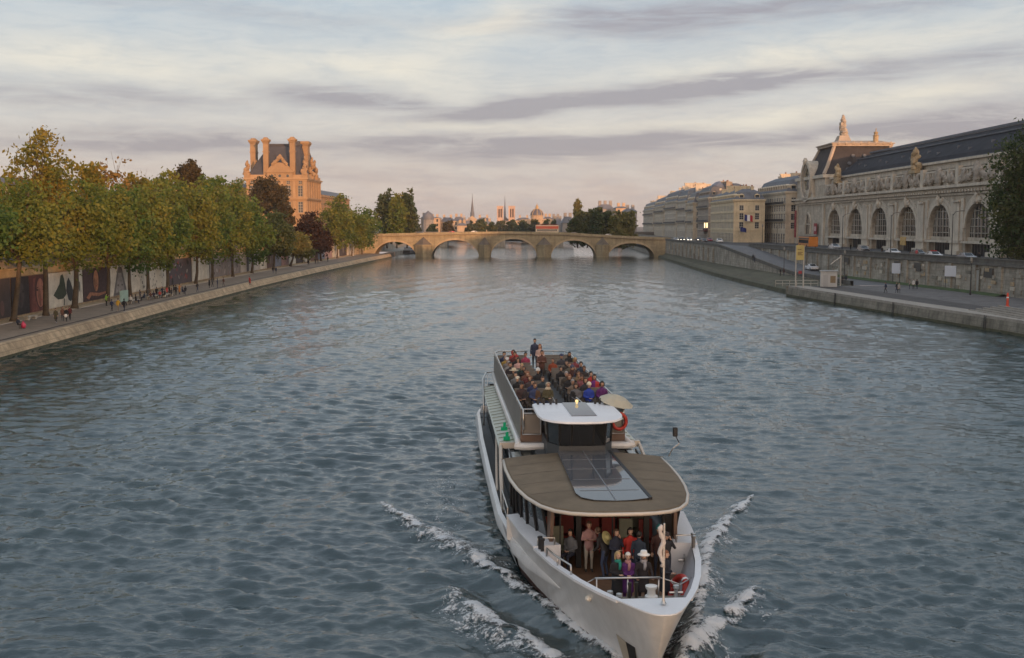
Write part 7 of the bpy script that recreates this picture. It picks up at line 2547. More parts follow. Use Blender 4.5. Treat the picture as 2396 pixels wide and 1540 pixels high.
BG = 'passengers standing on the bow'
def bow(zx, zy, lab, hz=1.60, **kw):
    u, v = bpt(zx, zy)
    p = head_to_base(u, v, 1.29, hz)
    rz = kw.pop('rz', BOAT_RZ)
    return person(lab, p, rz, vox=.022, group=BG, **kw)
bow(1222, 535, 'person with pale blond hair, teal scarf and black coat behind the bow rail', top=BLK, coat=True, hair=('bob', 'blond'), pose='clasp', scarf=(.02, .22, .17), rz=BOAT_RZ + .25)
bow(1322, 535, 'white haired person in purple coat and pink scarf behind the bow rail', top=(.09, .02, .13), coat=True, hair=('short', 'white'), pose='clasp', scarf=(.42, .20, .20), scale=.98)
bow(1472, 530, 'person in white bucket hat and black coat gripping the bow rail', top=(.022, .023, .028), coat=True, hair=('bob', 'grey'), hat=('bucket', (.72, .71, .68)), pose='rail', scarf=(.35, .33, .34), lean=6)
bow(1690, 520, 'person with long auburn hair and dark navy coat at the right of the bow', top=(.018, .02, .03), coat=True, hair=('long', 'auburn'), pose='clasp', rz=BOAT_RZ + .9, hz=1.62)
bow(1700, 345, 'person in flat dark cap raising a camera with both hands on the bow', top=(.03, .028, .035), hair=('short', 'brown'), hat=('cap', (.05, .04, .04)), pose='photo')
bow(1625, 290, 'person in teal hat standing back under the canopy at the right', top=(.07, .03, .03), hair=('short', 'dark'), hat=('beanie', (.03, .16, .17)), pose='down', scale=1.02)
gman = bow(1100, 310, 'person turned away in dark shirt and jeans with straw hat hanging on the back', top=(.035, .033, .035), legs=(.055, .075, .13), hair=('short', 'brown'), pose='rail', legp='bend', lean=24, rz=BOAT_RZ - 2.3, hz=1.52)
bow(1205, 310, 'person in navy jacket with a hand raised to the chin under the canopy', top=(.022, .026, .045), hair=('short', 'brown'), pose='chin', rz=BOAT_RZ + .4)
bow(940, 235, 'person in rosy shirt and cream trousers standing inside the cabin door', top=(.38, .22, .21), legs=(.42, .38, .31), hair=('short', 'brown'), pose='fold')
bow(1430, 335, 'person in dark blue suit standing under the canopy with back turned', top=(.03, .042, .062), legs=(.03, .04, .055), hair=('short', 'dark'), pose='down', rz=BOAT_RZ + 2.6)
bow(1345, 300, 'person in bright red top standing deep under the canopy', top=(.45, .035, .025), hair=('bob', 'dark'), pose='down')
u, v = bpt(760, 300)
p = head_to_base(u, v, 1.30, 1.27)
person('person in grey shirt seated at the cabin window on the left', p, BOAT_RZ - .6, top=(.15, .16, .175), hair=('short', 'dark'), pose='lap', legp='sit', vox=.024, group=BG)
# straw hat carried on the back
hcol = cloth((.46, .42, .20))
b = MB(); b.lathe([(.24, 0), (.235, .012), (.12, .02), (.11, .08), (.06, .11), (.01, .115)], (0, 0, 0), 18)
h = b.build('sun_hat', hcol, gman, smooth=True)
h.location = (0, -.10, 1.28); h.rotation_euler = (radians(-62), 0, 0)
h.location = (0, .06, 1.36)

# red lifebuoy leaning on the bulwark
lb = thing('lifebuoy', 'red lifebuoy leaning inside the right bow bulwark', 'lifebuoy', boat_to_world(1.42, 4.9, 1.76), BOAT_RZ + radians(12))
b = MB()
ring = [(0, .44 * cos(a), .44 * sin(a)) for a in np.linspace(0, 2 * pi, 25)]
b.tube(ring, .115, 10, 0, False, 1.0)
q = b.build('ring', mat('lifebuoy_red', (.42, .030, .018), .45, .1, 2), lb, smooth='all')
q.rotation_euler = (0, radians(24), 0)
b = MB()
for a in (.4, 1.97, 3.54, 5.1): b.tube([(0, .44 * cos(a + d), .44 * sin(a + d)) for d in (-.09, 0, .09)], .12, 9, 0, False)
q = b.build('band', WHITE, lb); q.rotation_euler = (0, radians(24), 0)

# beige parasol and the crewman's corner on the right of the top deck
pu = gp(1432, 930, 5.45)
um = thing('parasol', 'large beige parasol tilted beside the right rail of the top deck', 'parasol', (pu.x, pu.y, 4.10), BOAT_RZ)
um.scale = (.74, .74, .95)
b = MB()
for i in range(10):
    a0, a1 = 2 * pi * i / 10, 2 * pi * (i + 1) / 10
    rg = lambda a, r, z: (r * cos(a), r * sin(a), z)
    b.add([rg(a0, 1.05, 1.25), rg(a1, 1.05, 1.25), rg(a1, .6, 1.48), rg(a0, .6, 1.48), (0, 0, 1.62)], [(0, 1, 2, 3), (3, 2, 4)], 0)
cv = b.build('canopy', mat('parasol_beige', (.44, .41, .32), .8, .08, 2), um)
b = MB(); b.tube([(0, 0, 0), (0, 0, 1.6)], .03, 7); b.build('pole', STEELM := mat('steel_rail', (.55, .53, .50)), um)
cv.rotation_euler = (radians(8), radians(10), 0)
# second red lifebuoy on the top deck front rail
lb2 = thing('lifebuoy', 'red lifebuoy hung upright on the top deck front rail at the right', 'lifebuoy', boat_to_world(1.98, 19.16, 4.52), BOAT_RZ)
b = MB(); b.tube([(.30 * cos(a), 0, .34 * sin(a)) for a in np.linspace(0, 2 * pi, 25)], .075, 9, 0, False)
b.build('ring', mat('lifebuoy_red', (.42, .030, .018)), lb2, smooth='all')
# ------------------------------------------------------------------ posters along the left wall
def pm(c, var=.18, sc=.8): return mat('print_%02d_%02d_%02d' % tuple(int(x * 99) for x in c), c, .8, var, sc)
PW, PD, PDK = (.64, .585, .49), (.075, .058, .056), (.036, .028, .030)

def poster(u0, u1, label, ground, art, ztop=6.55, zbot=1.9):
    Ya = -59.95 * FPX / (u0 - 1198); Yb = -60.0 * FPX / (u1 - 1198)
    for _ in range(4):
        Ya = (lwall(Ya) + .06) * FPX / (u0 - 1198); Yb = (lwall(Yb) + .06) * FPX / (u1 - 1198)
    A, B = Vector((lwall(Ya) + .26, Ya, 0)), Vector((lwall(Yb) + .26, Yb, 0))
    d = B - A
    t = thing('poster', label, 'poster', (A.x, A.y, zbot), atan2(d.y, d.x), 'posters along the quay wall')
    W, H = d.length - .12, ztop - zbot
    b = MB(); b.box(0, W, -.05, .02, 0, H)
    b.build('sheet', pm(ground), t)
    mats, o = [], MB()
    for k, (kind, col, *a) in enumerate(art):
        y = -.054 - .004 * k
        if kind == 'e':       # ellipse cx cy rx ry tilt
            cx, cy, rx, ry = a[:4]
            tl = a[4] if len(a) > 4 else 0
            pts = []
            for i in range(22):
                ex, ez = rx * cos(2 * pi * i / 22), ry * sin(2 * pi * i / 22)
                pts.append((cx * W + ex * H * cos(tl) - ez * H * sin(tl), y, cy * H + ex * H * sin(tl) + ez * H * cos(tl)))
        else:                 # polygon in fractions
            pts = [(x * W, y, z * H) for x, z in a[0]]
        pts = [(min(max(p[0], .02), W - .02), p[1], min(max(p[2], .02), H - .02)) for p in pts]
        if col not in mats: mats.append(col)
        o.slab(pts, (0, -.002, 0), mats.index(col))
    if art: o.build('print', [pm(c, .3, 1.6) for c in mats], t)
    return t

def face(cx, cy, r, skin, hair, lip=(.30, .08, .06), dark=(.03, .022, .02), sh=None):
    sh = sh or tuple(c * .62 for c in skin)
    return [('e', hair, cx, cy + .06 * r / .3, r * .98, r * 1.3), ('e', skin, cx, cy, r * .70, r), ('e', sh, cx - .05, cy - .12, r * .26, r * .62, .2),
            ('e', dark, cx - r * .42, cy + r * .22, r * .17, r * .06), ('e', dark, cx + r * .42, cy + r * .22, r * .17, r * .06),
            ('e', dark, cx - r * .42, cy + r * .36, r * .22, r * .03, .1), ('e', dark, cx + r * .42, cy + r * .36, r * .22, r * .03, -.1),
            ('e', sh, cx, cy - r * .08, r * .09, r * .22), ('e', lip, cx, cy - r * .48, r * .24, r * .07)]
poster(-70, 19, 'dark poster with dim shapes at the left edge of the view', PD, [('e', (.13, .07, .065), .55, .45, .22, .34), ('e', PDK, .3, .7, .25, .3), ('e', (.16, .09, .08), .75, .25, .12, .2)])
poster(20.5, 63, 'dark poster of a shadowed face behind the leaning tree trunk', PDK, face(.5, .52, .34, (.075, .058, .058), (.04, .032, .034), (.07, .04, .04), (.02, .016, .016)))
poster(63.5, 108, 'red brown poster of a large warm lit face', (.12, .04, .034), [('p', (.20, .065, .05), ((.08, 0), (.2, .9), (.45, .98), (.3, .4), (.5, 0)))] + face(.56, .50, .40, (.36, .15, .10), (.09, .035, .03)) + [('e', (.075, .06, .03), .82, .55, .16, .4)])
poster(108.5, 189, 'white poster with two dark green cypress shapes', PW, [('p', (.052, .066, .045), ((.25, .22), (.12, .36), (.22, .52), (.30, .66), (.34, .90), (.40, .94), (.44, .8), (.47, .6), (.50, .34), (.40, .22))), ('p', (.040, .042, .043), ((.55, .16), (.49, .45), (.52, .70), (.57, .82), (.63, .68), (.70, .42), (.70, .2), (.62, .10))),
       ('p', (.05, .06, .045), ((.40, .02), (.41, .22), (.44, .22), (.43, .02))), ('e', (.16, .17, .14), .9, .5, .07, .16)])
poster(190, 247, 'brown poster of a woman with bare hands below a warm face', (.070, .036, .033), face(.52, .60, .34, (.40, .19, .105), (.05, .028, .028)) + [('p', (.33, .15, .09), ((.1, .12), (.25, .27), (.62, .20), (.95, .22), (.95, .16), (.6, .10), (.3, .16), (.2, .04)))])
poster(248, 301, 'white poster with a grey triangular face', PW, [('p', (.16, .15, .15), ((.22, 0), (.45, .95), (.62, .95), (.86, 0))), ('p', (.30, .285, .28), ((.32, .1), (.47, .75), (.6, .75), (.74, .1))), ('e', PDK, .44, .34, .05, .035), ('e', PDK, .62, .34, .05, .035), ('e', (.34, .10, .10), .54, .14, .09, .02)])
rr_ = random.Random(3)
poster(302, 386, 'white poster sprinkled with small dark figures', PW, [('e', (.075, .07, .075), rr_.uniform(.08, .95), rr_.uniform(.1, .85), .018 + .02 * rr_.random(), .02 + .04 * rr_.random()) for _ in range(34)])
poster(387, 446, 'dark and red collage poster behind the seated crowd', (.10, .08, .085), [('e', [(.30, .06, .05), (.40, .36, .33), (.03, .028, .03), (.22, .12, .12)][i % 4], rr_.uniform(.1, .9), rr_.uniform(.1, .9), rr_.uniform(.03, .12), rr_.uniform(.03, .14), rr_.uniform(0, 3)) for i in range(26)])
poster(447, 487, 'blank white poster panel with a single seam', PW, [('p', (.42, .38, .32), ((.49, 0), (.49, 1), (.505, 1), (.505, 0)))])
poster(488, 560, 'grey collage poster of many small scenes', (.24, .20, .185), [('e', [(.09, .06, .06), (.40, .35, .31), (.14, .12, .12), (.28, .15, .12)][i % 4], rr_.uniform(.05, .95), rr_.uniform(.1, .9), rr_.uniform(.03, .10), rr_.uniform(.04, .16), rr_.uniform(0, 3)) for i in range(26)])
poster(561, 606, 'pale poster with one dark vertical band', (.46, .41, .36), [('p', (.10, .085, .085), ((.3, 0), (.3, 1), (.42, 1), (.42, 0)))])
for k, u in enumerate(range(607, 812, 17)):
    poster(u, u + 16, 'narrow %s poster %s' % (['white', 'brown', 'grey blue', 'pinkish', 'white', 'dark'][k % 6], ['under the dark green tree', 'just right of the dark green tree', 'by the willow trunk', 'left of the willow crown', 'right of the willow', 'below the deep red tree', 'below the red tree, two along from the willow', 'under the smaller red tree',
                                                                                                  'right of the smaller red tree', 'left of the feathery olive tree', 'below the feathery olive tree', 'two from the last before the bridge', 'nearest of all to the bridge'][k]),
           [PW, (.16, .095, .075), (.19, .20, .24), (.38, .25, .24), PW, PD][k % 6], [('e', [(.1, .08, .08), (.32, .26, .22)][k % 2], .5, .5, .12, .3)])

# ------------------------------------------------------------------ people on the left quay
QP = 'people on the left quay'
def qp(u, v, label, **kw):
    p = gp(u, v, 1.45)
    kw.setdefault('rz', random.uniform(-3, 3))
    return person(label, (p.x, p.y, 1.46), vox=.032, group=QP, **kw)
qp(131, 756, 'person in olive coat and white shoes walking near the white cypress poster', top=(.07, .06, .03), legs=BLK, shoe=SHOEW, legp='walk', pose='swing', rz=.3, coat=True)
qp(147, 752, 'person in brown jacket second of the four walking by the cypress poster', top=(.16, .075, .05), legs=(.05, .05, .06), legp='walk', pose='swing', rz=.4, hair=('long', 'brown'))
qp(156, 754, 'person in black with white bag among the four by the cypress poster', top=BLK, legs=BLK, legp='walk', pose='swing', rz=.1)
bg = gp(156, 754, 1.45)
bb = thing('shoulder_bag', 'white shoulder bag carried by the person in black near the cypress poster', 'bag', (bg.x + .05, bg.y - .3, 2.25))
b = MB(); b.blob((0, 0, 0), (.20, .10, .20), 3, .08, 10, 8); b.build('bag', WHITE, bb, smooth='all')
b = MB(); b.tube([(-.15, 0, .1), (-.05, .1, .5), (.15, 0, .1)], .02, 5); b.build('strap', SHOE, bb)
qp(164, 750, 'person in dark maroon last of the four by the cypress poster', top=MAR, legs=BLK, legp='walk', pose='swing', rz=.2, hair=('bob', 'dark'))
qp(43, 769, 'person in dark blue sitting low at the foot of the leaning tree', top=(.02, .025, .04), legs=BLK, legp='sit', pose='lap', rz=.9, scale=.9)
pk = gp(55, 768, 1.45)
pb = thing('backpack', 'bright pink bag on the ground beside the sitting person by the leaning tree', 'bag', (pk.x, pk.y, 1.46))
b = MB(); b.blob((0, 0, .3), (.30, .24, .36), 7, .15, 12, 8); b.build('bag', mat('pink_bag', (.62, .06, .13), .6, .12, 3), pb, smooth='all')
b = MB(); b.tube([(-.12, 0, .6), (0, 0, .78), (.12, 0, .6)], .03, 6); b.build('strap', mat('pink_bag', (.62, .06, .13)), pb)
qp(262, 729, 'smaller person in navy jacket near the yellow jacket by the grey face poster', top=(.02, .035, .09), legs=BLK, legp='walk', pose='swing', rz=2.8, scale=.93)
qp(277, 730, 'person in bright yellow jacket before the grey face poster', top=(.55, .33, .03), legs=(.25, .20, .15), legp='walk', pose='swing', rz=2.9, shoe=SHOEW, scale=1.04)
qp(291, 731, 'person in black with white shoes right of the yellow jacket', top=BLK, legs=(.03, .03, .05), legp='walk', pose='swing', rz=3.0, shoe=SHOEW, scale=1.04)
qp(249, 716, 'person in lime green top standing against the wall by the grey face poster', top=(.25, .42, .05), legs=BLK, pose='phone', rz=1.4)
st = gp(291, 716, 1.55)
sb = thing('market_stall', 'small pale green display stand by the grey face poster', 'stall', (st.x, st.y, 1.55), radians(80))
b = MB(); b.box(-1.1, 1.1, -.05, .05, .6, 2.2); b.build('board', mat('pale_green_board', (.30, .42, .36), .7, .15, 1.5), sb)
b = MB()
for x in (-1, 1): b.tube([(x, -.3, 0), (x, 0, .9), (x, .3, 0)], .04, 5)
b.build('trestle', DARKIRON, sb)
crowd_cols = [(BLK, 'black'), ((.035, .03, .05), 'dark purple'), ((.42, .05, .04), 'red'), ((.055, .05, .045), 'charcoal'), ((.50, .48, .44), 'white'), ((.11, .05, .035), 'brown'), ((.02, .03, .06), 'navy'), ((.46, .17, .03), 'orange'), ((.10, .10, .10), 'grey')]
spots = [(306, 712, 's', 4, 'pink white top and dark lap at the left end of the crowd'), (318, 711, 's', 0, 'black coat sitting second from the left of the crowd'), (328, 705, 'u', 3, 'charcoal coat standing above the left sitters'), (338, 704, 's', 6, 'navy coat crouched beside the bicycle like clutter'),
         (346, 700, 'u', 8, 'grey jacket standing left of the crowd centre'), (353, 703, 's', 5, 'brown jacket sitting low left of centre'), (360, 701, 's', 1, 'dark purple top sitting in the crowd centre'), (367, 697, 'u', 0, 'black coat standing in the crowd centre'),
         (374, 699, 's', 2, 'red jacket sitting in the crowd centre'), (380, 696, 'u', 6, 'navy coat standing right of the red sitter'), (386, 697, 's', 0, 'black coat sitting right of centre'), (391, 695, 'u', 2, 'red and white top standing right of centre'),
         (397, 693, 'u', 0, 'black jacket standing among the right group'), (402, 694, 's', 3, 'charcoal jacket sitting in the right group'), (407, 692, 'u', 1, 'dark purple coat in the right group'), (412, 692, 'u', 0, 'long black coat near the orange jacket'),
         (420, 689, 'u', 7, 'bright orange jacket at the right of the crowd'), (427, 690, 's', 6, 'navy coat sitting beside the orange jacket'), (434, 688, 's', 0, 'black coat last sitter at the right of the crowd'), (462, 684, 'u', 3, 'charcoal coat alone right of the crowd'),
         (490, 674, 'u', 0, 'black jacket first of three before the grey collage poster'), (497, 672, 'u', 8, 'grey coat second of three before the grey collage poster'), (509, 674, 'u', 6, 'navy coat third of three before the grey collage poster'), (523, 671, 'u', 5, 'brown coat walking right of the three'),
         (585, 668, 'w', 2, 'dark red top leaning forward at the quay edge'), (639, 641, 'u', 0, 'black coat left of a pair on the walkway'), (646, 642, 'u', 6, 'navy coat right of a pair on the walkway'), (722, 622, 'u', 0, 'black coat below the deep red tree'),
         (738, 618, 'u', 3, 'charcoal coat right of the deep red tree'), (744, 617, 'u', 5, 'brown jacket in the far group of the walkway'), (767, 613, 'u', 0, 'black jacket walking ahead of the far group'), (788, 607, 'u', 8, 'grey jacket far along by the olive trees'), (826, 602, 'u', 4, 'white top farthest along near the bridge')]
for i, (u, v, k, ci, ds) in enumerate(spots):
    col = crowd_cols[ci][0]
    if k == 's': qp(u, v, 'person in ' + ds, top=col, legs=[BLK, (.03, .035, .06)][i % 2], legp='sit', pose=['lap', 'chin', 'fold'][i % 3], hair=[('short', 'dark'), ('long', 'brown'), ('bob', 'dark')][i % 3])
    else: qp(u, v, 'person in ' + ds, top=col, legs=[BLK, (.03, .035, .07), (.12, .11, .10)][i % 3], legp='walk' if i % 2 or k == 'w' else 'stand', pose='swing' if i % 2 else ['down', 'phone', 'fold'][i % 3], hair=[('short', 'dark'), ('long', 'brown'), ('bob', 'dark'), ('short', 'brown')][i % 4], coat=(i % 4 == 0), lean=14 if k == 'w' else 0)
# stone benches of the quay for the sitters
def stone_bench(u, v, label, L=2.4, rz=radians(86)):
    p = gp(u, v, 1.5)
    t = thing('stone_bench', label, 'bench', (p.x, p.y, 1.5), rz)
    b = MB(); b.box(-L / 2, L / 2, -.28, .28, .36, .48); b.build('seat', STONE_PALE, t)
    for x in (-L / 2 + .35, L / 2 - .35):
        b = MB(); b.box(x - .2, x + .2, -.24, .24, 0, .358); b.build('leg', STONE_PALE, t)
stone_bench(72, 748, 'low pale stone bench below the red brown face poster')
stone_bench(312, 709, 'stone bench under the left sitters of the crowd', 3.4)
stone_bench(358, 699, 'stone bench in the middle of the seated crowd', 4.0)
stone_bench(392, 694, 'stone bench under the right sitters of the crowd', 3.6)
# iron street lamps on the upper left wall
def street_lamp(loc, label, H=5.0, name='street_lamp', group=None, arm=0.0):
    t = thing(name, label, 'street lamp', loc, 0, group)
    b = MB(); b.lathe([(.16, 0), (.16, .5), (.09, .6), (.07, H * .6), (.055, H)], (0, 0, 0), 8)
    if arm: b.tube([(0, 0, H - .3), (arm * .3, 0, H + .35), (arm, 0, H + .55)], .05, 5)
    b.build('post', DARKIRON, t)
    b = MB()
    if arm: b.cbox((arm * 1.1, 0, H + .5), (.75, .28, .16))
    else: b.lathe([(.10, H), (.24, H + .35), (.20, H + .75), (.10, H + .9), (.03, H + 1.05)], (0, 0, 0), 8)
    b.build('lantern', mat('lantern_glass', (.20, .19, .17), .3, 0), t)
for k, Y in enumerate((138, 160, 185, 215)):
    street_lamp((lwall(Y) - 1.2, Y, 7.5), ['iron lamp on the upper street above the dark posters', 'iron lamp on the upper street above the hands poster', 'iron lamp on the upper street above the seated crowd', 'iron lamp on the upper street above the white panels'][k], 4.6, group='iron lamps on the upper left street')

# ------------------------------------------------------------------ vehicles
TYRE = mat('tyre_black', (.015, .015, .016), .8, 0)
def car(loc, rz, label, col, group=None, lights=False):
    t = thing('parked_car', label, 'car', loc, rz, group)
    paint = mat('car_paint_%02d_%02d_%02d' % tuple(int(c * 99) for c in col), col, .25, .04, 1, coat=.6)
    b = MB()
    prof = [(-2.1, .32), (-2.12, .72), (-1.9, .86), (-1.0, .94), (-.35, 1.36), (.2, 1.44), (1.05, 1.42), (1.75, 1.0), (2.05, .92), (2.1, .4), (2.0, .28), (-2.0, .26)]
    b.loft([[(x, y * (1 if z < 1 else .84), z) for x, z in prof] for y in (-.86, -.80 * 1.0, .80, .86)], 0, True, True)
    b.build('body', paint, t, smooth=True)
    b = MB()
    for sy in (-1, 1): b.slab([(-.78, sy * .74, .98), (-.30, sy * .70, 1.32), (1.0, sy * .70, 1.36), (1.5, sy * .74, 1.0)], (0, sy * .03, 0))
    b.slab([(-1.0, -.66, .965), (-1.0, .66, .965), (-.38, .58, 1.37), (-.38, -.58, 1.37)], (-.03, 0, .02))
    b.slab([(1.72, -.66, 1.03), (1.72, .66, 1.03), (1.1, .58, 1.42), (1.1, -.58, 1.42)], (.03, 0, .02))
    b.build('window', GLASS, t)
    for x in (-1.3, 1.32):
        for sy in (-1, 1):
            b = MB(); b.tube([(x, sy * .72, .32), (x, sy * .88, .32)], .32, 14); w = b.build('wheel', TYRE, t)
            b = MB(); b.tube([(x, sy * .87, .32), (x, sy * .895, .32)], .18, 10); b.build('rim', mat('wheel_rim', (.4, .4, .4), .4, 0, metal=.7), w)
    for sy in (-.6, .6):
        b = MB(); b.cbox((-2.11, sy, .66), (.06, .34, .16)); b.build('headlight', mat('headlight_lit', (.9, .85, .7), .3, 0, emit=(1, .9, .7), estr=3.0) if lights else mat('headlight_glass', (.5, .5, .5), .2, 0), t)
    return t
def bus(loc, rz, label, L, H, body, band, roofc, open_top=False, group=None):
    t = thing('bus', label, 'bus', loc, rz, group)
    b = MB(); b.box(-L / 2, L / 2, -1.25, 1.25, .35, H)
    b.build('body', body, t, bevel=.12)
    b = MB()
    for sy in (-1, 1): b.box(-L / 2 + .5, L / 2 - .5, sy * 1.256 - .005, sy * 1.256 + .005, 1.25, 2.15)
    b.box(-L / 2 - .011, -L / 2 - .001, -1.05, 1.05, 1.1, 2.3)
    b.build('window', GLASS, t)
    b = MB()
    for sy in (-1, 1): b.box(-L / 2 + .1, L / 2 - .1, sy * 1.262 - .008, sy * 1.262 + .008, 2.3, H - .35)
    b.build('stripe', band, t)
    b = MB(); b.box(-L / 2 + .15, L / 2 - .15, -1.1, 1.1, H + .003, H + .22); b.build('roof', roofc, t)
    for x in (-L / 2 + 2, L / 2 - 2.4):
        for sy in (-1, 1):
            b = MB(); b.tube([(x, sy * 1.0, .48), (x, sy * 1.27, .48)], .48, 14); b.build('wheel', TYRE, t)
    return t
BUSR, BUSW = mat('bus_red', (.50, .07, .03), .35, .08, .6), mat('bus_cream', (.60, .50, .36), .35, .06, .6)
xb = (ux(1253, 451) + ux(1307, 451)) / 2
bus((xb, 451, bridge_top(xb) + .05), 0, 'red and cream double deck tour bus crossing the stone bridge', 9.2, 3.75, BUSW, BUSR, mat('bus_seat_red', (.28, .05, .04), .6, .1))
bz = [(1060, 'red and white car on the left half of the bridge', (.45, .05, .04)), (1107, 'white car on the bridge above the second pier', (.62, .6, .57)), (1345, 'dark car on the bridge right of the tour bus', (.04, .04, .045)), (1420, 'silver car on the right part of the bridge', (.35, .35, .35)), (985, 'black car above the first pier of the bridge', (.025, .025, .03))]
for k, (u, lab, c) in enumerate(bz):
    x = ux(u, 449 + 3 * (k % 2)); car((x, 449 + 3 * (k % 2), bridge_top(x) + .05), 0 if k % 2 else pi, lab, c, 'cars on the stone bridge')
# tour bus and cars on the museum street
yb = 309
bus((81.5, yb, 6.62), pi / 2 + MUS_RZ + pi / 2 + pi, 'orange and yellow bus with black roof standing in front of the museum corner', 11.5, 3.0, mat('bus_orange', (.55, .19, .03), .35, .1, .4), mat('bus_black', (.03, .03, .032), .4, 0), mat('bus_black', (.03, .03, .032)))
for k, (X, Y, c, lab) in enumerate([(77.5, 206, (.66, .66, .66), 'white car with a red light bar in front of the fifth museum arch'), (78.4, 231, (.6, .6, .6), 'white car behind the parapet before the fourth museum arch'), (80, 221, (.03, .03, .035), 'black car on the museum street between the two white cars'),
                                    (82, 262, (.05, .05, .06), 'dark grey car at the third museum arch'), (82.5, 287, (.35, .36, .38), 'silver car near the second museum arch'), (79.5, 196, (.3, .3, .32), 'grey car before the sixth museum arch')]):
    car((X, Y, 6.62), pi / 2 + .05, lab, c, 'cars on the museum street')
b = MB(); b.box(-.1, .35, -.5, .5, 1.47, 1.62)
lbar = b.build('light_bar', mat('light_bar_red', (.5, .03, .03), .3, 0), [o for o in bpy.data.objects if o.get('label', '').startswith('white car with a red light bar')][0])
for k, (X, Y, c, lab) in enumerate([(61.8, 424, (.5, .5, .5), 'grey car with lit headlights first in the line by the bridge end'), (64.4, 426, (.05, .05, .05), 'black car with lit headlights second in the line by the bridge end'), (66.6, 423, (.6, .6, .6), 'white car with lit headlights third in the line by the bridge end'),
                                    (70.0, 421, (.12, .12, .14), 'dark car with lit headlights last in the line by the bridge end'), (73.5, 418, (.30, .03, .05), 'dark red car before the lit restaurant front'), (72.4, 392, (.7, .7, .7), 'long white car before the buff mansion'), (68, 398, (.05, .05, .06), 'black car behind the ramp parapet')]):
    car((X, Y, 6.62), pi / 2, lab, c, 'cars near the bridge end', lights=k < 4)
car((69.0, 258, 2.5), pi / 2 + .1, 'white car parked at the bottom of the ramp below the embankment wall', (.72, .72, .74))

# ------------------------------------------------------------------ right bank furniture
LG = 'tall street lamps along the museum street'
for k, u in enumerate((1782, 1816, 1968.6, 2082, 2225.6)):
    Y = 72 * FPX / (u - 1198)
    for _ in range(3): Y = (interp(RW, Y) + 1.2) * FPX / (u - 1198)
    street_lamp((interp(RW, Y) + 1.2, Y, 6.6), ['tall lamp before the buff mansion', 'tall lamp before the grey building beside the museum', 'tall curved lamp left of the second museum arch', 'tall curved lamp between the third and fourth museum arches', 'tall curved lamp between the fifth and sixth museum arches'][k],
                8.2 if k > 1 else 5.5, group=LG, arm=1.5 if k > 1 else 0.0)
for k, (u, v) in enumerate(((1834, 640), (1975, 655), (2146, 660), (2270, 690))):
    p = gp(u, v, 1.9)
    street_lamp((p.x, p.y, 1.9), ['slim dark pole beside the ramp foot', 'slim dark pole behind the grey ticket booth', 'slim dark pole between the two white notice boards', 'slim dark pole at the foot of the wall right of the second notice board'][k], 5.0, name='lamp_post', group='slim poles on the right quay')
# landing stage sign with two posts
p = gp(1870, 671, 1.9)
t = thing('pier_sign', 'tall yellow sign board on two white posts at the landing stage', 'sign', (p.x, p.y, 1.85))
s_ = p.y / FPX
for du in (-9, 9):
    b = MB(); b.tube([(du * s_, 0, 0), (du * s_, 0, (671 - 574) * s_)], .12, 7); b.build('post', mat('post_offwhite', (.42, .40, .36), .6, .1), t)
b = MB(); b.box(-9.2 * s_, 9.2 * s_, -.14, -.13 + .05, (671 - 608) * s_, (671 - 573) * s_); b.build('panel', mat('sign_yellow', (.46, .37, .13), .6, .18, 1.0), t)
b = MB()
for i, zz in enumerate((.84, .74, .70, .66)): b.box(-6 * s_, (3 + 3 * (i % 2)) * s_, -.155, -.142, (671 - 608 + 35 * (zz - .5) * 2) * s_, (671 - 608 + 35 * (zz - .5) * 2 + 2.2) * s_)
b.build('print', mat('sign_print_brown', (.22, .15, .06), .7, .1), t)
b = MB(); b.box(-3 * s_, 5 * s_, -.2, -.1, (671 - 640) * s_, (671 - 633) * s_); b.build('small_sign', RED, t)
# ticket booth
p = gp(1939, 671, 1.9)
s_ = p.y / FPX
t = thing('ticket_booth', 'pale grey ticket booth with dark window on the landing stage', 'booth', (p.x, p.y, 1.84), radians(-14))
b = MB(); b.box(-1.45, 1.45, 0, 2.6, 0, 2.75); b.build('body', mat('booth_grey', (.40, .41, .41), .5, .1, .6), t, bevel=.05)
b = MB(); b.box(-1.6, 1.6, -.15, 2.75, 2.753, 2.9); b.build('roof', mat('booth_roof', (.30, .31, .31), .6, .1), t)
b = MB(); b.box(.25, 1.15, -.03, -.003, .75, 2.0, 0); b.build('window', mat('booth_poster_window', (.15, .11, .06), .3, .35, 2.5), t)
b = MB(); b.box(-.95, -.15, -.03, -.003, .05, 2.1, 0); b.build('door', mat('booth_door', (.33, .34, .345), .5, .08), t)
p = gp(1966, 668, 1.9)
t = thing('davit', 'white davit post with sloping boom beside the ticket booth', 'davit', (p.x, p.y, 1.84))
b = MB(); b.tube([(0, 0, 0), (0, 0, 5.6)], .13, 8); b.build('post', mat('post_offwhite', (.42, .40, .36)), t)
b = MB(); b.tube([(0, 0, 5.3), (-2.0, -.4, 3.9)], .09, 7); b.build('boom', mat('post_offwhite', (.42, .40, .36)), t)
# landing stage rails
t = thing('guard_rail', 'pale guard rail around the landing stage at the quay corner', 'railing', (gp(1850, 680, 1.9).x, 201.5, 1.84))
b = MB()
for i in range(7): b.tube([(.6 + i * 1.25, .2 - i * .1, 0), (.6 + i * 1.25, .2 - i * .1, 1.1)], .05, 5)
for zz in (.55, 1.1): b.tube([(.6, .2, zz), (8.1, -.4, zz)], .045, 5)
b.build('rail', mat('post_offwhite', (.42, .40, .36)), t)
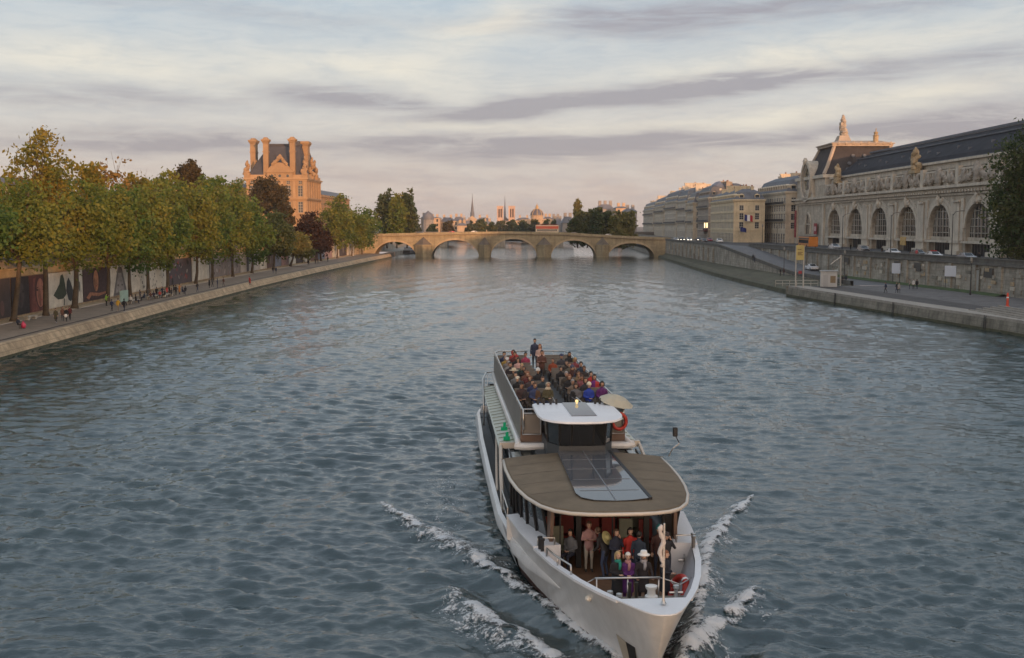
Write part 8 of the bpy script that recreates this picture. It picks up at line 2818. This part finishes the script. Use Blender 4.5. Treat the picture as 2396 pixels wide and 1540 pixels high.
# quay ladder slots and fenders on the quay wall
for k, u in enumerate((1958, 2094, 2310)):
    Y = 56 * FPX / (u - 1198)
    for _ in range(4): Y = (interp(RQ, Y) - .2) * FPX / (u - 1198)
    t = thing('quay_ladder', ['dark ladder on the quay wall below the landing stage', 'dark ladder on the quay wall below the walking pair', 'dark ladder on the quay wall near the right edge'][k], 'ladder', (interp(RQ, Y) - .32, Y, 0), 0, 'ladders on the right quay wall')
    b = MB()
    for dy in (-.25, .25): b.tube([(-.05, dy, .1), (.02, dy, 1.85)], .05, 5)
    for zz in (.4, .8, 1.2, 1.6): b.tube([(-.03, -.25, zz), (-.03, .25, zz)], .035, 5)
    b.build('rungs', DARKIRON, t)
# white notice boards on the embankment wall
for k, (u0, u1, v0, v1) in enumerate(((2087, 2106, 616, 640), (2211, 2236, 622, 647))):
    um_ = (u0 + u1) / 2
    Y = 74 * FPX / (um_ - 1198)
    for _ in range(4): Y = (interp(RW, Y) - .8) * FPX / (um_ - 1198)
    t = thing('notice_board', ['white notice board on posts against the embankment wall, the farther one', 'larger white notice board on posts against the embankment wall, the nearer one'][k], 'notice board', (interp(RW, Y) - .8, Y, 1.95), radians(-38))
    w_ = (u1 - u0) * Y / FPX * 1.05; z0, z1 = vz(v1, Y) - 1.95, vz(v0, Y) - 1.95
    b = MB(); b.box(-w_ / 2, w_ / 2, -.05, .05, z0, z1); b.build('panel', mat('board_bluish_white', (.52, .57, .64), .4, .05, .8), t)
    b = MB()
    for x in (-w_ / 2 + .15, w_ / 2 - .15): b.tube([(x, .09, 0), (x, .09, z1)], .05, 6)
    b.build('post', DARKIRON, t)
p = gp(2357, 717, 2.3)
t = thing('marker_post', 'bright orange red marker post on the quay steps at the right', 'marker', (p.x, p.y, 2.25))
b = MB(); b.lathe([(.30, 0), (.28, .10), (.17, .16), (.15, .9), (.17, .95), (.15, 1.0), (.13, 1.75), (.03, 1.85)], (0, 0, 0), 12); b.build('post', mat('marker_orange', (.62, .07, .03), .5, .08), t, smooth=True)
b = MB(); b.lathe([(.155, 1.15), (.155, 1.3)], (0, 0, 0), 12); b.build('band', WHITE, t)
# wall door and stone blocks at the end of the embankment
Y = 76 * FPX / (2283 - 1198)
for _ in range(4): Y = (interp(RW, Y) - .2) * FPX / (2283 - 1198)
t = thing('wall_door', 'pale grey door in the embankment wall near the right edge', 'door', (interp(RW, Y) - .18, Y, 1.95), radians(-87))
b = MB(); b.box(-1.25, 1.25, -.06, .06, 0, 3.6); b.build('panel', mat('door_pale', (.31, .30, .275), .7, .12), t)
b = MB()
for x in (-1.45, 1.25): b.box(x, x + .2, -.12, .06, 0, 3.8)
b.box(-1.45, 1.45, -.12, .06, 3.803, 4.05); b.build('frame', STONE_DARKW, t)
# people on the right quay and ramp
RP = 'people on the right bank'
for i, (u, v, z, c, ds, kw) in enumerate([
        (1971, 665, 1.9, BLK, 'person in black beside the grey ticket booth', {}), (1979, 664, 1.9, (.03, .035, .05), 'person in navy next to the one in black by the ticket booth', {}),
        (2072, 686, 1.9, (.02, .025, .05), 'person in dark blue walking alone on the right quay', dict(legp='walk', pose='swing')), (2098, 686, 1.9, BLK, 'person in black walking with white bag on the right quay', dict(legp='walk', pose='swing')), (2103, 687, 1.9, (.30, .29, .28), 'person in pale grey beside the one in black on the right quay', dict(legp='walk', pose='swing')),
        (2128, 677, 1.9, (.30, .25, .2), 'person in beige near the grass verge on the right quay', {}), (2137, 677, 1.9, (.55, .54, .52), 'person in white top near the grass verge', {}), (2145, 677, 1.9, BLK, 'person in black last of three near the grass verge', {}),
        (1762, 607, 4.1, BLK, 'person in black left of a pair on the ramp', {}), (1766, 606, 4.1, (.05, .05, .06), 'person in charcoal right of a pair on the ramp', {}), (1826, 634, 2.0, BLK, 'person in black at the foot of the ramp', {}), (1834, 636, 1.95, (.07, .03, .03), 'person in maroon at the foot of the ramp', {})]):
    p = gp(u, v, z)
    if 248 < p.y < 322: z = ramp_z(p.y); p = gp(u, v, z); z = ramp_z(p.y)
    person(ds, (p.x, p.y, z + .01), random.uniform(-3, 3), c, [BLK, (.03, .04, .07)][i % 2], hair=[('short', 'dark'), ('long', 'brown')][i % 2], vox=.032, group=RP, **kw)
# few people behind the museum parapet
for i, (X, Y, c, ds) in enumerate([(77.2, 214, (.5, .12, .12), 'person in pink red top behind the parapet at the fifth arch'), (78.5, 238, BLK, 'person in black behind the parapet at the fourth arch'), (80, 252, (.5, .5, .5), 'person in white behind the parapet at the third arch'), (83, 275, BLK, 'person in black coat by the museum pier past the third arch'), (84, 298, (.45, .44, .42), 'person in pale coat by the second museum arch'), (78.3, 188, BLK, 'person in dark coat behind the parapet at the sixth arch')]):
    person(ds, (X, Y, 6.62), random.uniform(-3, 3), c, BLK, hair=('short', 'dark'), vox=.032, group='people on the museum street')
# moored barge beyond the first arch and upstream pontoon
t = thing('moored_barge', 'dark moored barge with pale cabin seen through the left bridge arch', 'boat', (ux(962, 505), 505, 0), radians(80))
b = MB(); b.loft([[(-9, -1.6, .2), (-9, 1.6, .2), (-9, 1.8, 1.5), (-9, -1.8, 1.5)], [(6, -2, .0), (6, 2, 0), (6, 2.2, 1.4), (6, -2.2, 1.4)], [(10, -.2, .3), (10, .2, .3), (10, .3, 1.9), (10, -.3, 1.9)]]); b.build('hull', mat('barge_hull', (.03, .03, .035), .5, .2), t)
b = MB(); b.box(-7, 2.5, -1.5, 1.5, 1.45, 3.0); b.build('cabin', mat('barge_cabin', (.38, .42, .46), .5, .1), t)
b = MB(); b.box(-6.5, 2, -1.53, -1.503, 1.9, 2.6); b.build('window', GLASS, t)
# ------------------------------------------------------------------ evening haze
b = MB(); b.box(-2600, 2600, -420, 4300, -3.5, 54)
hz = b.build('haze', mat('haze_empty', (.5, .5, .5), 1, 0))
hm = bpy.data.materials.new('evening_haze')
hm.use_nodes = True
hm.node_tree.nodes.clear()
HN = NT(hm.node_tree)
ho = HN.n('ShaderNodeOutputMaterial')
hv = HN.n('ShaderNodeVolumePrincipled', {'Color': (.90, .86, .84, 1), 'Density': 0.00010, 'Anisotropy': 0.1})
hm.node_tree.links.new(hv.outputs[0], ho.inputs[1])
hz.data.materials.clear()
hz.data.materials.append(hm)
tag(hz, 'thin pinkish evening haze softening the far end of the river', 'haze', kind='stuff')
